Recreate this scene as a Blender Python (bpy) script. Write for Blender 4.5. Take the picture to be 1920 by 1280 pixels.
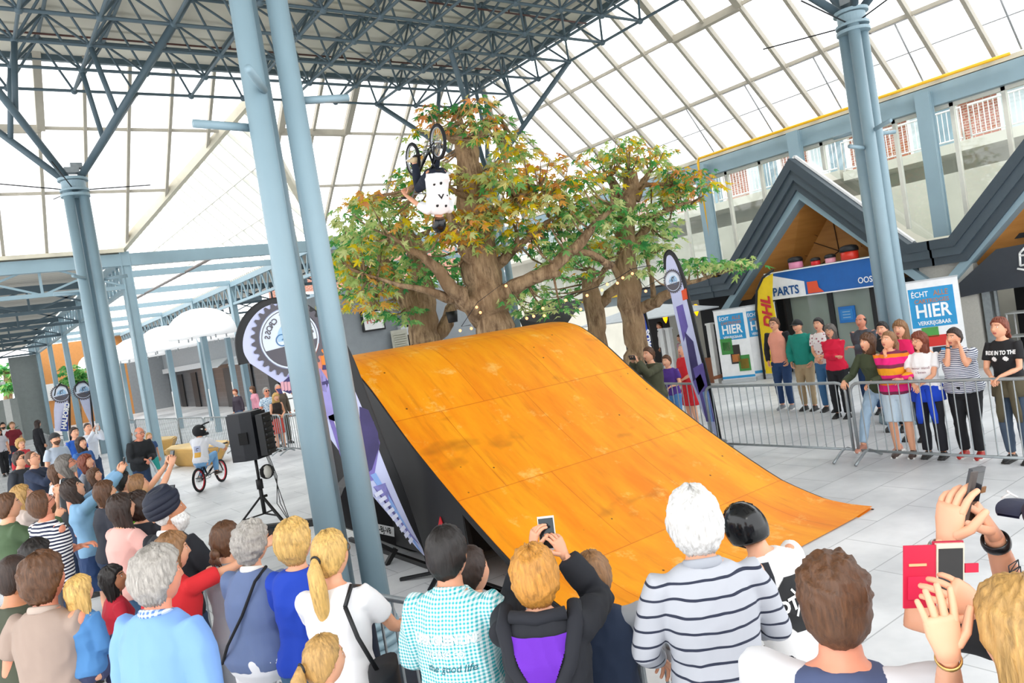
import bpy, math, random
from math import sin, cos, pi, radians as R
from mathutils import Vector as V, Matrix, Quaternion, noise
from mathutils.bvhtree import BVHTree
random.seed(7)
for o in list(bpy.data.objects): bpy.data.objects.remove(o)
SC = bpy.context.scene; COL = SC.collection
# ---------------- camera, world, light, exposure
YAW, PIT, ROL, FPX = R(35.927), R(-1.681), R(-9.041), 1427.2
CAM = V((0, 0, 2.6))
f_ = V((sin(YAW)*cos(PIT), cos(YAW)*cos(PIT), sin(PIT)))
r0 = f_.cross(V((0, 0, 1))).normalized(); u0 = r0.cross(f_)
r_ = cos(ROL)*r0+sin(ROL)*u0; u_ = -sin(ROL)*r0+cos(ROL)*u0
cd = bpy.data.cameras.new('camera'); cam = bpy.data.objects.new('camera', cd); COL.objects.link(cam)
cd.sensor_width = 36; cd.lens = FPX/1920*36; cd.clip_end = 400; cd.clip_start = .05
cam.matrix_world = Matrix(((r_.x, u_.x, -f_.x, 0), (r_.y, u_.y, -f_.y, 0), (r_.z, u_.z, -f_.z, CAM.z), (0, 0, 0, 1)))
SC.camera = cam
w = bpy.data.worlds.new('sky'); SC.world = w; w.use_nodes = True
bg = w.node_tree.nodes['Background']; bg.inputs[0].default_value = (.96, .98, 1, 1); bg.inputs[1].default_value = 2.3
sl = bpy.data.lights.new('sun', 'SUN'); sl.energy = 2.2; sl.angle = R(25); sl.color = (1, .97, .92)
so = bpy.data.objects.new('sun', sl); COL.objects.link(so); so.rotation_euler = (R(38), 0, R(-150+90))
SC.view_settings.view_transform = 'Standard'; SC.view_settings.look = 'None'
SC.view_settings.exposure = 0.28; SC.view_settings.gamma = 1; SC.view_settings.use_curve_mapping = False

def P(px, py, x=None, y=None, z=None, d=None):
    "a point of the place on the sight line measured at (px,py), at a known plane or distance"
    v = f_+r_*((px-960)/FPX)-u_*((py-640)/FPX)
    if z is not None: t = (z-CAM.z)/v.z
    elif x is not None: t = x/v.x
    elif y is not None: t = y/v.y
    else: t = d
    return CAM+v*t
# ---------------- materials
def lin(h):
    h = h.lstrip('#'); c = [int(h[i:i+2], 16)/255 for i in (0, 2, 4)]
    return tuple((x/12.92 if x <= .04045 else ((x+.055)/1.055)**2.4) for x in c)+(1,)
MC = {}
def nt(name):
    m = bpy.data.materials.new(name); m.use_nodes = True; t = m.node_tree
    return m, t, t.nodes['Principled BSDF']
def N(t, k, **kw):
    n = t.nodes.new(k)
    for a, b in kw.items():
        if a in n.inputs: n.inputs[a].default_value = b
        else: setattr(n, a, b)
    return n
def mixc(t, fac, a, b, mode='MIX'):
    n = t.nodes.new('ShaderNodeMix'); n.data_type = 'RGBA'; n.blend_type = mode
    for i, s in ((0, fac), (6, a), (7, b)):
        if hasattr(s, 'links'): t.links.new(s, n.inputs[i])
        else: n.inputs[i].default_value = s
    return n.outputs[2]
def ramp(t, src, a, b):
    n = N(t, 'ShaderNodeMapRange'); n.inputs[1].default_value = a; n.inputs[2].default_value = b
    t.links.new(src, n.inputs[0]); return n.outputs[0]
def coord(t, scale=(1, 1, 1), gen='Object'):
    tc = N(t, 'ShaderNodeTexCoord'); mp = N(t, 'ShaderNodeMapping'); mp.inputs['Scale'].default_value = scale
    t.links.new(tc.outputs[gen], mp.inputs[0]); return mp.outputs[0]
def noise_(t, co, scale, detail=3, rough=.5):
    n = N(t, 'ShaderNodeTexNoise'); n.inputs['Scale'].default_value = scale; n.inputs['Detail'].default_value = detail
    n.inputs['Roughness'].default_value = rough; t.links.new(co, n.inputs['Vector']); return n.outputs['Fac']
def bump(t, b, src, strength=.3, dist=.01):
    n = N(t, 'ShaderNodeBump'); n.inputs['Strength'].default_value = strength; n.inputs['Distance'].default_value = dist
    t.links.new(src, n.inputs['Height']); t.links.new(n.outputs[0], b.inputs['Normal'])
def M(hexc, rough=.6, metal=0, var=.08, sc=6, bmp=0, key='plain', emit=0):
    k = (hexc, rough, metal, var, sc, bmp, key, emit)
    if k in MC: return MC[k]
    m, t, b = nt('%s_%s' % (key, hexc.lstrip('#')))
    c = lin(hexc); co = coord(t); n = noise_(t, co, sc)
    dk = tuple(x*(1-var*2) for x in c[:3])+(1,)
    t.links.new(mixc(t, n, dk, tuple(min(1, x*(1+var)) for x in c[:3])+(1,)), b.inputs['Base Color'])
    b.inputs['Roughness'].default_value = rough; b.inputs['Metallic'].default_value = metal
    if bmp: bump(t, b, n, bmp)
    if emit: b.inputs['Emission Color'].default_value = c; b.inputs['Emission Strength'].default_value = emit
    MC[k] = m; return m
def glass(name, tint='#ffffff', refl=.06):
    if name in MC: return MC[name]
    m = bpy.data.materials.new(name); m.use_nodes = True; t = m.node_tree; t.nodes.clear()
    o = N(t, 'ShaderNodeOutputMaterial'); a = N(t, 'ShaderNodeBsdfTransparent'); g = N(t, 'ShaderNodeBsdfGlossy')
    a.inputs[0].default_value = lin(tint); g.inputs['Roughness'].default_value = .03
    mx = N(t, 'ShaderNodeMixShader'); mx.inputs[0].default_value = refl
    t.links.new(a.outputs[0], mx.inputs[1]); t.links.new(g.outputs[0], mx.inputs[2]); t.links.new(mx.outputs[0], o.inputs[0])
    MC[name] = m; return m
STEEL = '#8ba4af'
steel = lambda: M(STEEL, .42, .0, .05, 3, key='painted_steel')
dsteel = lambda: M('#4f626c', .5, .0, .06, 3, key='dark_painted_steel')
galv = lambda: M('#a3aaad', .38, .55, .15, 14, key='galvanised_steel')
white = lambda: M('#f2f2f0', .5, key='white_paint')
black = lambda: M('#16171a', .5, key='black')
cream = lambda: M('#cfc9b6', .5, key='cream_aluminium')
# ---------------- mesh builder
class G:
    def __init__(s): s.v = []; s.f = []; s.m = []; s.mats = []; s.smooth = []
    def mi(s, m):
        if m is None: return 0
        if m not in s.mats: s.mats.append(m)
        return s.mats.index(m)
    def add(s, vs, fs, m=None, sm=False):
        k = len(s.v); i = s.mi(m); s.v += [tuple(a) for a in vs]
        for q in fs: s.f.append([k+j for j in q]); s.m.append(i); s.smooth.append(sm)
        return s
    def box(s, c, d, m=None, rz=0, rot=None):
        q = rot or Matrix.Rotation(rz, 3, 'Z'); c = V(c); a, b, h = d[0]/2, d[1]/2, d[2]/2
        vs = [c+q@V((x*a, y*b, z*h)) for x in (-1, 1) for y in (-1, 1) for z in (-1, 1)]
        return s.add(vs, [(0, 1, 3, 2), (4, 6, 7, 5), (0, 4, 5, 1), (2, 3, 7, 6), (0, 2, 6, 4), (1, 5, 7, 3)], m)
    def beam(s, a, b, wd, h, m=None, up=(0, 0, 1)):
        a, b = V(a), V(b); d = (b-a); L = d.length; d.normalize(); up = V(up)
        if abs(d.dot(up)) > .99: up = V((1, 0, 0))
        x = d.cross(up).normalized(); z = x.cross(d)
        q = Matrix((x, d, z)).transposed()
        return s.box((a+b)/2, (wd, L, h), m, rot=q)
    def tube(s, pts, rad, m=None, seg=8, cap=True, up=None, sm=True, round_=0):
        pts = [V(p) for p in pts]; n = len(pts)
        rs = list(rad) if isinstance(rad, (list, tuple)) and len(rad) == n else [rad]*n
        if round_:
            d0 = (pts[0]-pts[1]).normalized(); d1 = (pts[-1]-pts[-2]).normalized()
            g = lambda r, k: tuple(a*k for a in r) if isinstance(r, tuple) else r*k
            rm = lambda r: max(r) if isinstance(r, tuple) else r
            pts = [pts[0]+d0*rm(rs[0])*.75*round_, pts[0]+d0*rm(rs[0])*.5*round_]+pts+[pts[-1]+d1*rm(rs[-1])*.5*round_, pts[-1]+d1*rm(rs[-1])*.75*round_]
            rs = [g(rs[0], .35), g(rs[0], .78)]+rs+[g(rs[-1], .78), g(rs[-1], .35)]; n += 4
        vs = []; x = None
        for i, p in enumerate(pts):
            d = (pts[min(i+1, n-1)]-pts[max(i-1, 0)])
            if d.length < 1e-9: d = V((0, 0, 1))
            d.normalize()
            if x is None:
                u = V(up) if up else (V((0, 0, 1)) if abs(d.z) < .9 else V((0, 1, 0)))
                x = d.cross(u).normalized()
            x = (x-d*x.dot(d)).normalized(); y = d.cross(x)
            r = rs[i]; rx, ry = r if isinstance(r, tuple) else (r, r)
            for k in range(seg):
                a = 2*pi*k/seg; vs.append(p+x*cos(a)*rx+y*sin(a)*ry)
        fs = [(i*seg+k, i*seg+(k+1) % seg, (i+1)*seg+(k+1) % seg, (i+1)*seg+k) for i in range(n-1) for k in range(seg)]
        if cap: fs += [list(range(seg))[::-1], [(n-1)*seg+k for k in range(seg)]]
        return s.add(vs, fs, m, sm)
    def rings(s, rings, m=None, seg=16, sm=True, e=1.0):
        "rings of (centre, vecx, vecy) -> closed loft"
        vs = []
        for c, x, y in rings:
            c, x, y = V(c), V(x), V(y)
            for k in range(seg):
                a = 2*pi*k/seg; ca, sa = cos(a), sin(a)
                ca = math.copysign(abs(ca)**e, ca); sa = math.copysign(abs(sa)**e, sa)
                vs.append(c+x*ca+y*sa)
        n = len(rings)
        fs = [(i*seg+k, i*seg+(k+1) % seg, (i+1)*seg+(k+1) % seg, (i+1)*seg+k) for i in range(n-1) for k in range(seg)]
        fs += [list(range(seg))[::-1], [(n-1)*seg+k for k in range(seg)]]
        return s.add(vs, fs, m, sm)
    def ell(s, c, r, m=None, seg=14, rg=9, q=None):
        c = V(c); r = (r, r, r) if not isinstance(r, (tuple, list)) else r
        vs = []; q = q or Matrix.Identity(3)
        for i in range(rg+1):
            a = pi*i/rg
            a = min(max(a, .04), pi-.04)
            for k in range(seg):
                b = 2*pi*k/seg; vs.append(c+q@V((r[0]*sin(a)*cos(b), r[1]*sin(a)*sin(b), r[2]*cos(a))))
        fs = [((i+1)*seg+k, (i+1)*seg+(k+1) % seg, i*seg+(k+1) % seg, i*seg+k) for i in range(rg) for k in range(seg)]
        fs += [list(range(seg)), [rg*seg+k for k in range(seg)][::-1]]
        return s.add(vs, fs, m, True)
    def prism(s, pts, off, m=None):
        pts = [V(p) for p in pts]; off = V(off); n = len(pts)
        return s.add(pts+[p+off for p in pts], [list(range(n)), [n+i for i in range(n)][::-1]]+[(i, n+i, n+(i+1) % n, (i+1) % n) for i in range(n)], m)
    def torus(s, c, ax, R0, r, m=None, seg=28, rs=8):
        c, ax = V(c), V(ax).normalized(); x = ax.orthogonal().normalized(); y = ax.cross(x); vs = []
        rr = r if isinstance(r, tuple) else (r, r)
        for i in range(seg):
            a = 2*pi*i/seg; d = x*cos(a)+y*sin(a)
            for k in range(rs):
                b = 2*pi*k/rs; vs.append(c+d*(R0+rr[0]*cos(b))+ax*rr[1]*sin(b))
        return s.add(vs, [(i*rs+k, ((i+1) % seg)*rs+k, ((i+1) % seg)*rs+(k+1) % rs, i*rs+(k+1) % rs) for i in range(seg) for k in range(rs)], m, True)
    def mesh(s, name, m=None):
        me = bpy.data.meshes.new(name); me.from_pydata(s.v, [], s.f)
        for x in (s.mats or [m]):
            if x: me.materials.append(x)
        if s.mats: me.polygons.foreach_set('material_index', s.m)
        me.polygons.foreach_set('use_smooth', s.smooth); me.update(); return me
    def obj(s, name, m=None, parent=None, loc=None, rot=None):
        o = bpy.data.objects.new(name, s.mesh(name, m)); COL.objects.link(o)
        if parent: o.parent = parent
        if loc is not None: o.location = loc
        if rot is not None: o.rotation_euler = rot
        return o
def tag(o, label, cat, group=None):
    o['label'] = label; o['category'] = cat
    if group: o['group'] = group
    return o
def thing(name, label, cat, loc=(0, 0, 0), rz=0, group=None):
    o = bpy.data.objects.new(name, None); COL.objects.link(o); o.location = loc; o.rotation_euler = (0, 0, rz)
    o.empty_display_size = .1
    return tag(o, label, cat, group)
def struct(name, g, m=None, label=None):
    o = g.obj(name, m); o['kind'] = 'structure'
    if label: o['label'] = label
    return o
def dup(root, loc, rz, label, group=None):
    r = root.copy(); COL.objects.link(r); r.location = loc; r.rotation_euler = (0, 0, rz); r['label'] = label
    if group: r['group'] = group
    for ch in list(root.children):
        c = ch.copy(); COL.objects.link(c); c.parent = r
        for g in list(ch.children):
            e = g.copy(); COL.objects.link(e); e.parent = c
    return r
def textg(txt, size, origin, ax, ay, m, g=None, bold=.0, align='CENTER', ext=.002, sx=1.0, shear=0):
    "mesh of lettering laid on the plane of axes ax (reading direction) and ay (up)"
    cu = bpy.data.curves.new('lettering', 'FONT'); cu.body = txt; cu.size = size; cu.align_x = align; cu.align_y = 'CENTER'
    cu.offset = bold; cu.extrude = 0; cu.resolution_u = 3; cu.shear = shear
    o = bpy.data.objects.new('lettering', cu); me = bpy.data.meshes.new_from_object(o)
    g = g or G(); ax, ay, origin = V(ax).normalized(), V(ay).normalized(), V(origin); nn = ax.cross(ay)
    g.add([origin+ax*v.co.x*sx+ay*v.co.y+nn*ext for v in me.vertices], [list(p.vertices) for p in me.polygons], m)
    bpy.data.objects.remove(o); bpy.data.curves.remove(cu); bpy.data.meshes.remove(me)
    return g
# =============== SETTING ===============
def floor_mat():
    m, t, b = nt('grey_floor_tiles'); co = coord(t, gen='Object')
    br = N(t, 'ShaderNodeTexBrick'); br.offset = .5; t.links.new(co, br.inputs['Vector'])
    for k, v in (('Scale', 1.0), ('Mortar Size', .006), ('Brick Width', 1.2), ('Row Height', .6), ('Mortar Smooth', .2), ('Bias', 0)): br.inputs[k].default_value = v
    br.inputs['Color1'].default_value = lin('#e9eaec'); br.inputs['Color2'].default_value = lin('#f0f1f2'); br.inputs['Mortar'].default_value = lin('#b9bbbd')
    n = noise_(t, co, .7, 5, .6); c2 = mixc(t, ramp(t, n, .3, .7), lin('#c9cbcd'), lin('#ffffff'), 'MIX')
    t.links.new(mixc(t, 1, br.outputs['Color'], c2, 'MULTIPLY'), b.inputs['Base Color'])
    b.inputs['Roughness'].default_value = .42; return m
g = G(); g.box((8, 30, -.05), (90, 110, .1)); struct('floor', g, floor_mat())
# ---- high flat canopy and its space frame
K = 1.4
LX = [K*(1.16+.84*i) for i in range(-5, 11)]; LY = [K*(12.8-.89*j) for j in range(0, 16)]
ZL, ZU = 8.76, 9.56
ux = [x+K*.42 for x in LX[:-1]]; uy = [y-K*.445 for y in LY[:-1]]
g = G(); x0, x1, y0, y1 = -6, K*9.72, -3, K*13.15
g.box(((x0+x1)/2, (y0+y1)/2, 9.78), (x1-x0, y1-y0, .2))
def slab_mat():
    m, t, b = nt('grey_roof_boarding'); co = coord(t)
    n = noise_(t, co, .35, 4, .6); c = mixc(t, ramp(t, n, .35, .65), lin('#cbc7b9'), lin('#dbd8cb'))
    wv = N(t, 'ShaderNodeTexWave'); wv.bands_direction = 'Y'; wv.inputs['Scale'].default_value = .13; wv.inputs['Distortion'].default_value = 0
    t.links.new(co, wv.inputs['Vector'])
    t.links.new(mixc(t, ramp(t, wv.outputs['Fac'], .0, .01), lin('#a5a294'), c), b.inputs['Base Color']); b.inputs['Roughness'].default_value = .8; return m
struct('ceiling', g, slab_mat(), 'grey boarded flat roof over the ramp')
g = G()
for x in (x0, x1):
    g.beam((x, y0, 9.7), (x, y1, 9.7), .1, .3)
g.beam((x0, y1, 9.7), (x1, y1, 9.7), .1, .3)
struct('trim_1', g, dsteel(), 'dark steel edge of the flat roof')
g = G()
def strut(a, b, r=.032): g.tube([a, b], r, seg=6, cap=False)
for i, x in enumerate(LX):
    for j, y in enumerate(LY):
        g.ell((x, y, ZL), .075, seg=8, rg=5)
        if i: strut((LX[i-1], y, ZL), (x, y, ZL))
        if j: strut((x, LY[j-1], ZL), (x, y, ZL))
for i, x in enumerate(ux):
    for j, y in enumerate(uy):
        g.ell((x, y, ZU), .085, seg=8, rg=5)
        if i: strut((ux[i-1], y, ZU), (x, y, ZU), .035)
        if j: strut((x, uy[j-1], ZU), (x, y, ZU), .035)
        for a in (0, 1):
            for b_ in (0, 1): strut((LX[i+a], LY[j+b_], ZL), (x, y, ZU), .026)
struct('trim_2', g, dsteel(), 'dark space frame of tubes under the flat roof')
# sprinkler pipes
g = G()
for y in (13.2, 16.4, 9.5): g.tube([(x0, y, 9.3), (x1-.3, y, 9.3)], .02, seg=6)
for y in (13.2, 16.4, 9.5):
    for k in range(14): g.tube([(x0+1.3*k, y, 9.3), (x0+1.3*k, y, 9.4)], .02, seg=6)
struct('trim_3', g, M('#5b3a34', .6), 'thin sprinkler pipes under the flat roof')
# ---- sloping glass, right side (falls to x=17.7) and far side (falls to y=22.4)
XB, YB, ZR, ZF = 17.7, 22.4, 6.2, 6.05
AX0, AX1, ARX, ARZ = 4.0, 9.65, 6.83, 9.05; AY = YB-(ARZ-ZF)/.9
gl = glass('roof_glass')
TOPX = 12.2
def rz_(x): return ZR+.9*(XB-x)
def fz(y): return ZF+.9*(YB-y)
g = G(); g.add([(XB, -4, ZR), (XB, YB, ZR), (TOPX, YB-5.5, rz_(TOPX)), (TOPX, -4, rz_(TOPX))], [(0, 1, 2, 3)]); o = struct('window_1', g, gl, 'sloping glass roof over the right shops')
g = G(); TY = YB-5.6
g.add([(-12, YB, ZF), (AX0, YB, ZF), (ARX, AY, ARZ), (ARX, TY, fz(TY)), (-12, TY, fz(TY))], [(0, 1, 2, 3, 4)])
g.add([(AX1, YB, ZF), (XB, YB, ZF), (XB-5.6, TY, fz(TY)), (ARX, TY, fz(TY)), (ARX, AY, ARZ)], [(0, 1, 2, 3, 4)])
struct('window_2', g, gl, 'sloping glass roof above the arcade entrance')
g = G()
k = 0
for i in range(28):
    y = 14.07+.965*(i-9) if True else 0
    if y > YB-.3 or y < -3.5: continue
    xt = max(TOPX, XB-(YB-y)) if y > YB-5.5 else TOPX
    g.beam((XB-.02, y, ZR+.03), (xt, y, rz_(xt)+.03), .075, .13)
for x in (16.39, 14.98, 13.6): g.beam((x, -4, rz_(x)+.03), (x, YB-(XB-x), rz_(x)+.03), .05, .08)
for x in (TOPX,): g.beam((x, -4, rz_(x)), (x, YB-5.5, rz_(x)), .1, .15)
# far mullions
def valley(x): # y limit of the far slope inside the arcade opening
    if AX0 < x < ARX: return YB-(YB-AY)*(x-AX0)/(ARX-AX0)
    if ARX <= x < AX1: return YB-(YB-AY)*(AX1-x)/(AX1-ARX)
    return YB
for i in range(-14, 18):
    x = 1.32+.925*i
    if x > XB-.4: continue
    yb = valley(x); yt = max(TY, YB-(XB-x)) if x > XB-5.6 else TY
    if yt > yb-.2: continue
    g.beam((x, yb, fz(yb)+.03), (x, yt, fz(yt)+.03), .07, .12)
for z in (7.29, 8.47, 9.6):
    y = YB-(z-ZF)/.9
    xs = [-12, XB-(YB-y)]
    if y > AY:
        w_ = (YB-y)/(YB-AY); a = AX0+(ARX-AX0)*w_; b_ = AX1-(AX1-ARX)*w_
        g.beam((-12, y, z+.03), (a, y, z+.03), .05, .07); g.beam((b_, y, z+.03), (xs[1], y, z+.03), .05, .07)
    else: g.beam((-12, y, z+.03), (xs[1], y, z+.03), .05, .07)
g.beam((XB, YB, ZR), (XB-5.6, TY, fz(TY)), .16, .2)
# framed opening lights
def vent(x0, x1, z0, z1):
    ya, yb = YB-(z0-ZF)/.9, YB-(z1-ZF)/.9
    for a, b_ in (((x0, ya, z0), (x1, ya, z0)), ((x0, yb, z1), (x1, yb, z1)), ((x0, ya, z0), (x0, yb, z1)), ((x1, ya, z0), (x1, yb, z1))): g.beam(a, b_, .16, .16)
vent(-.5, 2.28, 8.47, 10.2); vent(7.8, 9.7, 8.5, 10.2)
def ventr(y0, y1, xa, xb):
    for a, b_ in (((xa, y0), (xa, y1)), ((xb, y0), (xb, y1)), ((xa, y0), (xb, y0)), ((xa, y1), (xb, y1))): g.beam((a[0], a[1], rz_(a[0])), (b_[0], b_[1], rz_(b_[0])), .16, .16)
ventr(10.2, 12.15, 14.98, 13.0)
struct('trim_4', g, M('#aaa496', .5, key='cream_aluminium'), 'cream glazing bars of the sloping glass roof')
# eaves: cream gutter line and steel beams
g = G(); g.beam((XB, -4, ZR-.02), (XB, YB, ZR-.02), .3, .1); g.beam((-12, YB, ZF-.02), (AX0, YB, ZF-.02), .3, .1)
g.beam((AX0-.05, YB+.05, ZF+.02), (ARX, AY, ARZ), .16, .2); g.beam((AX1, YB+.05, ZF+.02), (ARX, AY, ARZ), .16, .2); g.beam((ARX, AY, ARZ), (ARX, TY, fz(TY)+.02), .14, .16)
struct('trim_5', g, cream(), 'cream gutter and valley bars')
g = G(); g.beam((XB-.05, -4, ZR-.3), (XB-.05, YB, ZR-.3), .2, .42); g.beam((-12, YB, ZF-.27), (XB, YB, ZF-.27), .2, .32)
struct('trim_6', g, steel(), 'blue-grey steel eaves beams')
g = G(); g.tube([(XB-.35, 6, ZR+.0), (XB-.35, 13.8, ZR+.0), (XB-.35, 13.85, ZR-.1), (XB-.3, 13.85, 2.6)], .035, seg=8)
o = g.obj('yellow_pipe', M('#f2b705', .4)); tag(o, 'yellow pipe along the right eaves and down the post by the gable', 'pipe')
# outside safety rail beyond the right glass
t_ = thing('roof_rail', 'thin metal safety rail outside the right glass roof', 'railing')
g = G(); nrm = V((.67, 0, .74))
for dx in (.55, 1.15):
    g.tube([V((XB-dx, -3, rz_(XB-dx)))+nrm*.3, V((XB-dx, 18, rz_(XB-dx)))+nrm*.3], .014, seg=5)
g.obj('rail', M('#8d9092', .5), t_)
for k in range(8):
    g = G(); y = 4+1.9*k; g.tube([V((XB-.1, y, ZR))+nrm*.1, V((XB-1.15, y, rz_(XB-1.15)))+nrm*.3], .02, seg=5); g.obj('rail_post', M('#8d9092', .5), t_)
# ---- arcade glass roof
yE = 62
g = G(); g.add([(AX0, YB, ZF), (AX0, yE, ZF), (ARX, yE, ARZ), (ARX, AY, ARZ)], [(0, 1, 2, 3)]); g.add([(AX1, YB, ZF), (AX1, yE, ZF), (ARX, yE, ARZ), (ARX, AY, ARZ)], [(0, 1, 2, 3)])
struct('window_3', g, gl, 'ridged glass roof of the arcade')
g = G(); y = 19.6
while y < yE:
    for sx in (AX0, AX1):
        w_ = 0 if y > YB else (YB-y)/(YB-AY)
        xb = sx+(ARX-sx)*w_; zb = ZF+(ARZ-ZF)*w_
        g.beam((xb, y, zb+.03), (ARX, y, ARZ+.03), .07, .1)
    y += .88
for fr in (.36, .68):
    for sx in (AX0, AX1): g.beam((sx+(ARX-sx)*fr, 22.5 if fr < .5 else 21, ZF+(ARZ-ZF)*fr), (sx+(ARX-sx)*fr, yE, ZF+(ARZ-ZF)*fr), .05, .06)
g.beam((ARX, AY, ARZ), (ARX, yE, ARZ), .12, .14)
struct('trim_7', g, M('#e4e3da', .5), 'pale glazing bars of the arcade roof')
g = G()
ties = [26.9, 32.6, 39.0, 46.0, 53.5, 60]
for y in ties: g.beam((AX0, y, 5.95), (AX1, y, 5.95), .12, .2)
struct('trim_8', g, steel(), 'blue-grey tie beams across the arcade')
g = G(); g.tube([P(428, 467, y=22.5), P(250, 562, z=5.85)], .05, seg=8); struct('trim_9', g, M('#7b7470', .5), 'brown diagonal brace under the arcade roof')
# ---- trusses (each bay a thing)
def truss(name, a, b, z0, z1, n, label, style='zig', group=None, dark=False, cw=.12):
    a, b = V(a), V(b); g = G(); d = (b-a)
    up = lambda p, z: (p.x, p.y, z)
    g.beam(up(a, z1), up(b, z1), cw, .2); g.beam(up(a, z0), up(b, z0), cw, .1)
    for i in range(n):
        p, q = a+d*(i/n), a+d*((i+1)/n); m_ = (p+q)/2
        if style == 'zig':
            g.beam(up(p, z1), up(m_, z0), .05, .05); g.beam(up(m_, z0), up(q, z1), .05, .05)
        else:
            g.beam(up(p, z0), up(p, z1), .06, .06); g.beam(up(p, z0), up(q, z1), .05, .05); g.beam(up(p, z1), up(q, z0), .05, .05)
    o = g.obj(name, dsteel() if dark else steel()); tag(o, label, 'truss', group); return o
ys = [22.5]+ties
for i in range(6):
    truss('roof_truss', (AX0, ys[i], 0), (AX0, ys[i+1], 0), 5.05, 5.85, 7, 'blue-grey zigzag truss bay on the left arcade posts', group='left arcade truss bays')
    truss('roof_truss', (AX1, ys[i], 0), (AX1, ys[i+1], 0), 5.05, 5.85, 7, 'blue-grey zigzag truss bay on the right arcade posts', group='right arcade truss bays')
truss('roof_truss', (AX0, YB, 0), (-8, YB, 0), 5.05, 5.8, 6, 'blue-grey cross-braced truss under the left eaves beam', 'x')
truss('roof_truss', (AX1, YB, 0), (XB, YB, 0), 5.05, 5.8, 5, 'blue-grey cross-braced truss behind the big trees', 'x')
for i, y in enumerate([26.9, 32.6, 39, 46, 53.5]):
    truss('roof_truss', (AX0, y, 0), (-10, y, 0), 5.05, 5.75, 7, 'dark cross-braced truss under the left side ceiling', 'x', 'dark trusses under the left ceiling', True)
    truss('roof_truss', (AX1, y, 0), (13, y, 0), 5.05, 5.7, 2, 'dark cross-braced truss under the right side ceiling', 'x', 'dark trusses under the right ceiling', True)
def deck_mat():
    m, t, b = nt('ribbed_tan_decking'); co = coord(t); wv = N(t, 'ShaderNodeTexWave'); wv.bands_direction = 'Y'; wv.inputs['Scale'].default_value = 1.2
    t.links.new(co, wv.inputs['Vector']); t.links.new(mixc(t, ramp(t, wv.outputs['Fac'], .0, .4), lin('#9c988d'), lin('#c9c5bb')), b.inputs['Base Color']); b.inputs['Roughness'].default_value = .7; return m
g = G(); g.box((-4, 44, 6.02), (15.8, 43, .08)); g.box((11.4, 44, 6.02), (3.4, 43, .08)); struct('ceiling', g, deck_mat(), 'ribbed tan side ceilings of the arcade')
# ---- posts
def post(x, y, z0, z1, w_, label, group=None, grip=False):
    t = thing('steel_post', label, 'post', (x, y, 0), 0, group)
    g = G(); g.box((0, 0, (z0+z1)/2), (w_*.6, w_, z1-z0)); g.box((-w_*.3, 0, (z0+z1)/2), (.03, w_*1.15, z1-z0)); g.box((w_*.3, 0, (z0+z1)/2), (.03, w_*1.15, z1-z0)); g.obj('shaft', steel(), t)
    if grip: G().box((-w_*.3-.02, -w_*.4, 1.1), (.03, .05, 1.5)).obj('guard_strip', white(), t)
    return t
post(AX0, 22.5, 0, 6, .36, 'near corner steel post of the left arcade row')
for y in ties[:5]: post(AX0, y, 0, 5.9, .3, 'left arcade row steel post with plain shaft', 'left arcade posts')
for y in ties[:5]: post(AX1, y, 0, 5.9, .3, 'right arcade row steel post carrying the truss', 'right arcade posts')
post(AX1, 22.5, 0, 5.9, .34, 'right arcade corner steel post beside the tree')
post(XB-.25, 7.75, 2.9, 6.0, .26, 'steel post rising between the two gables')
post(XB-.25, 13.85, 2.9, 6.0, .3, 'steel post with the yellow pipe beside the first gable')
post(XB-.25, 10.9, 5.1, 6.1, .26, 'short steel post standing on the first gable tip')
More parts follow.
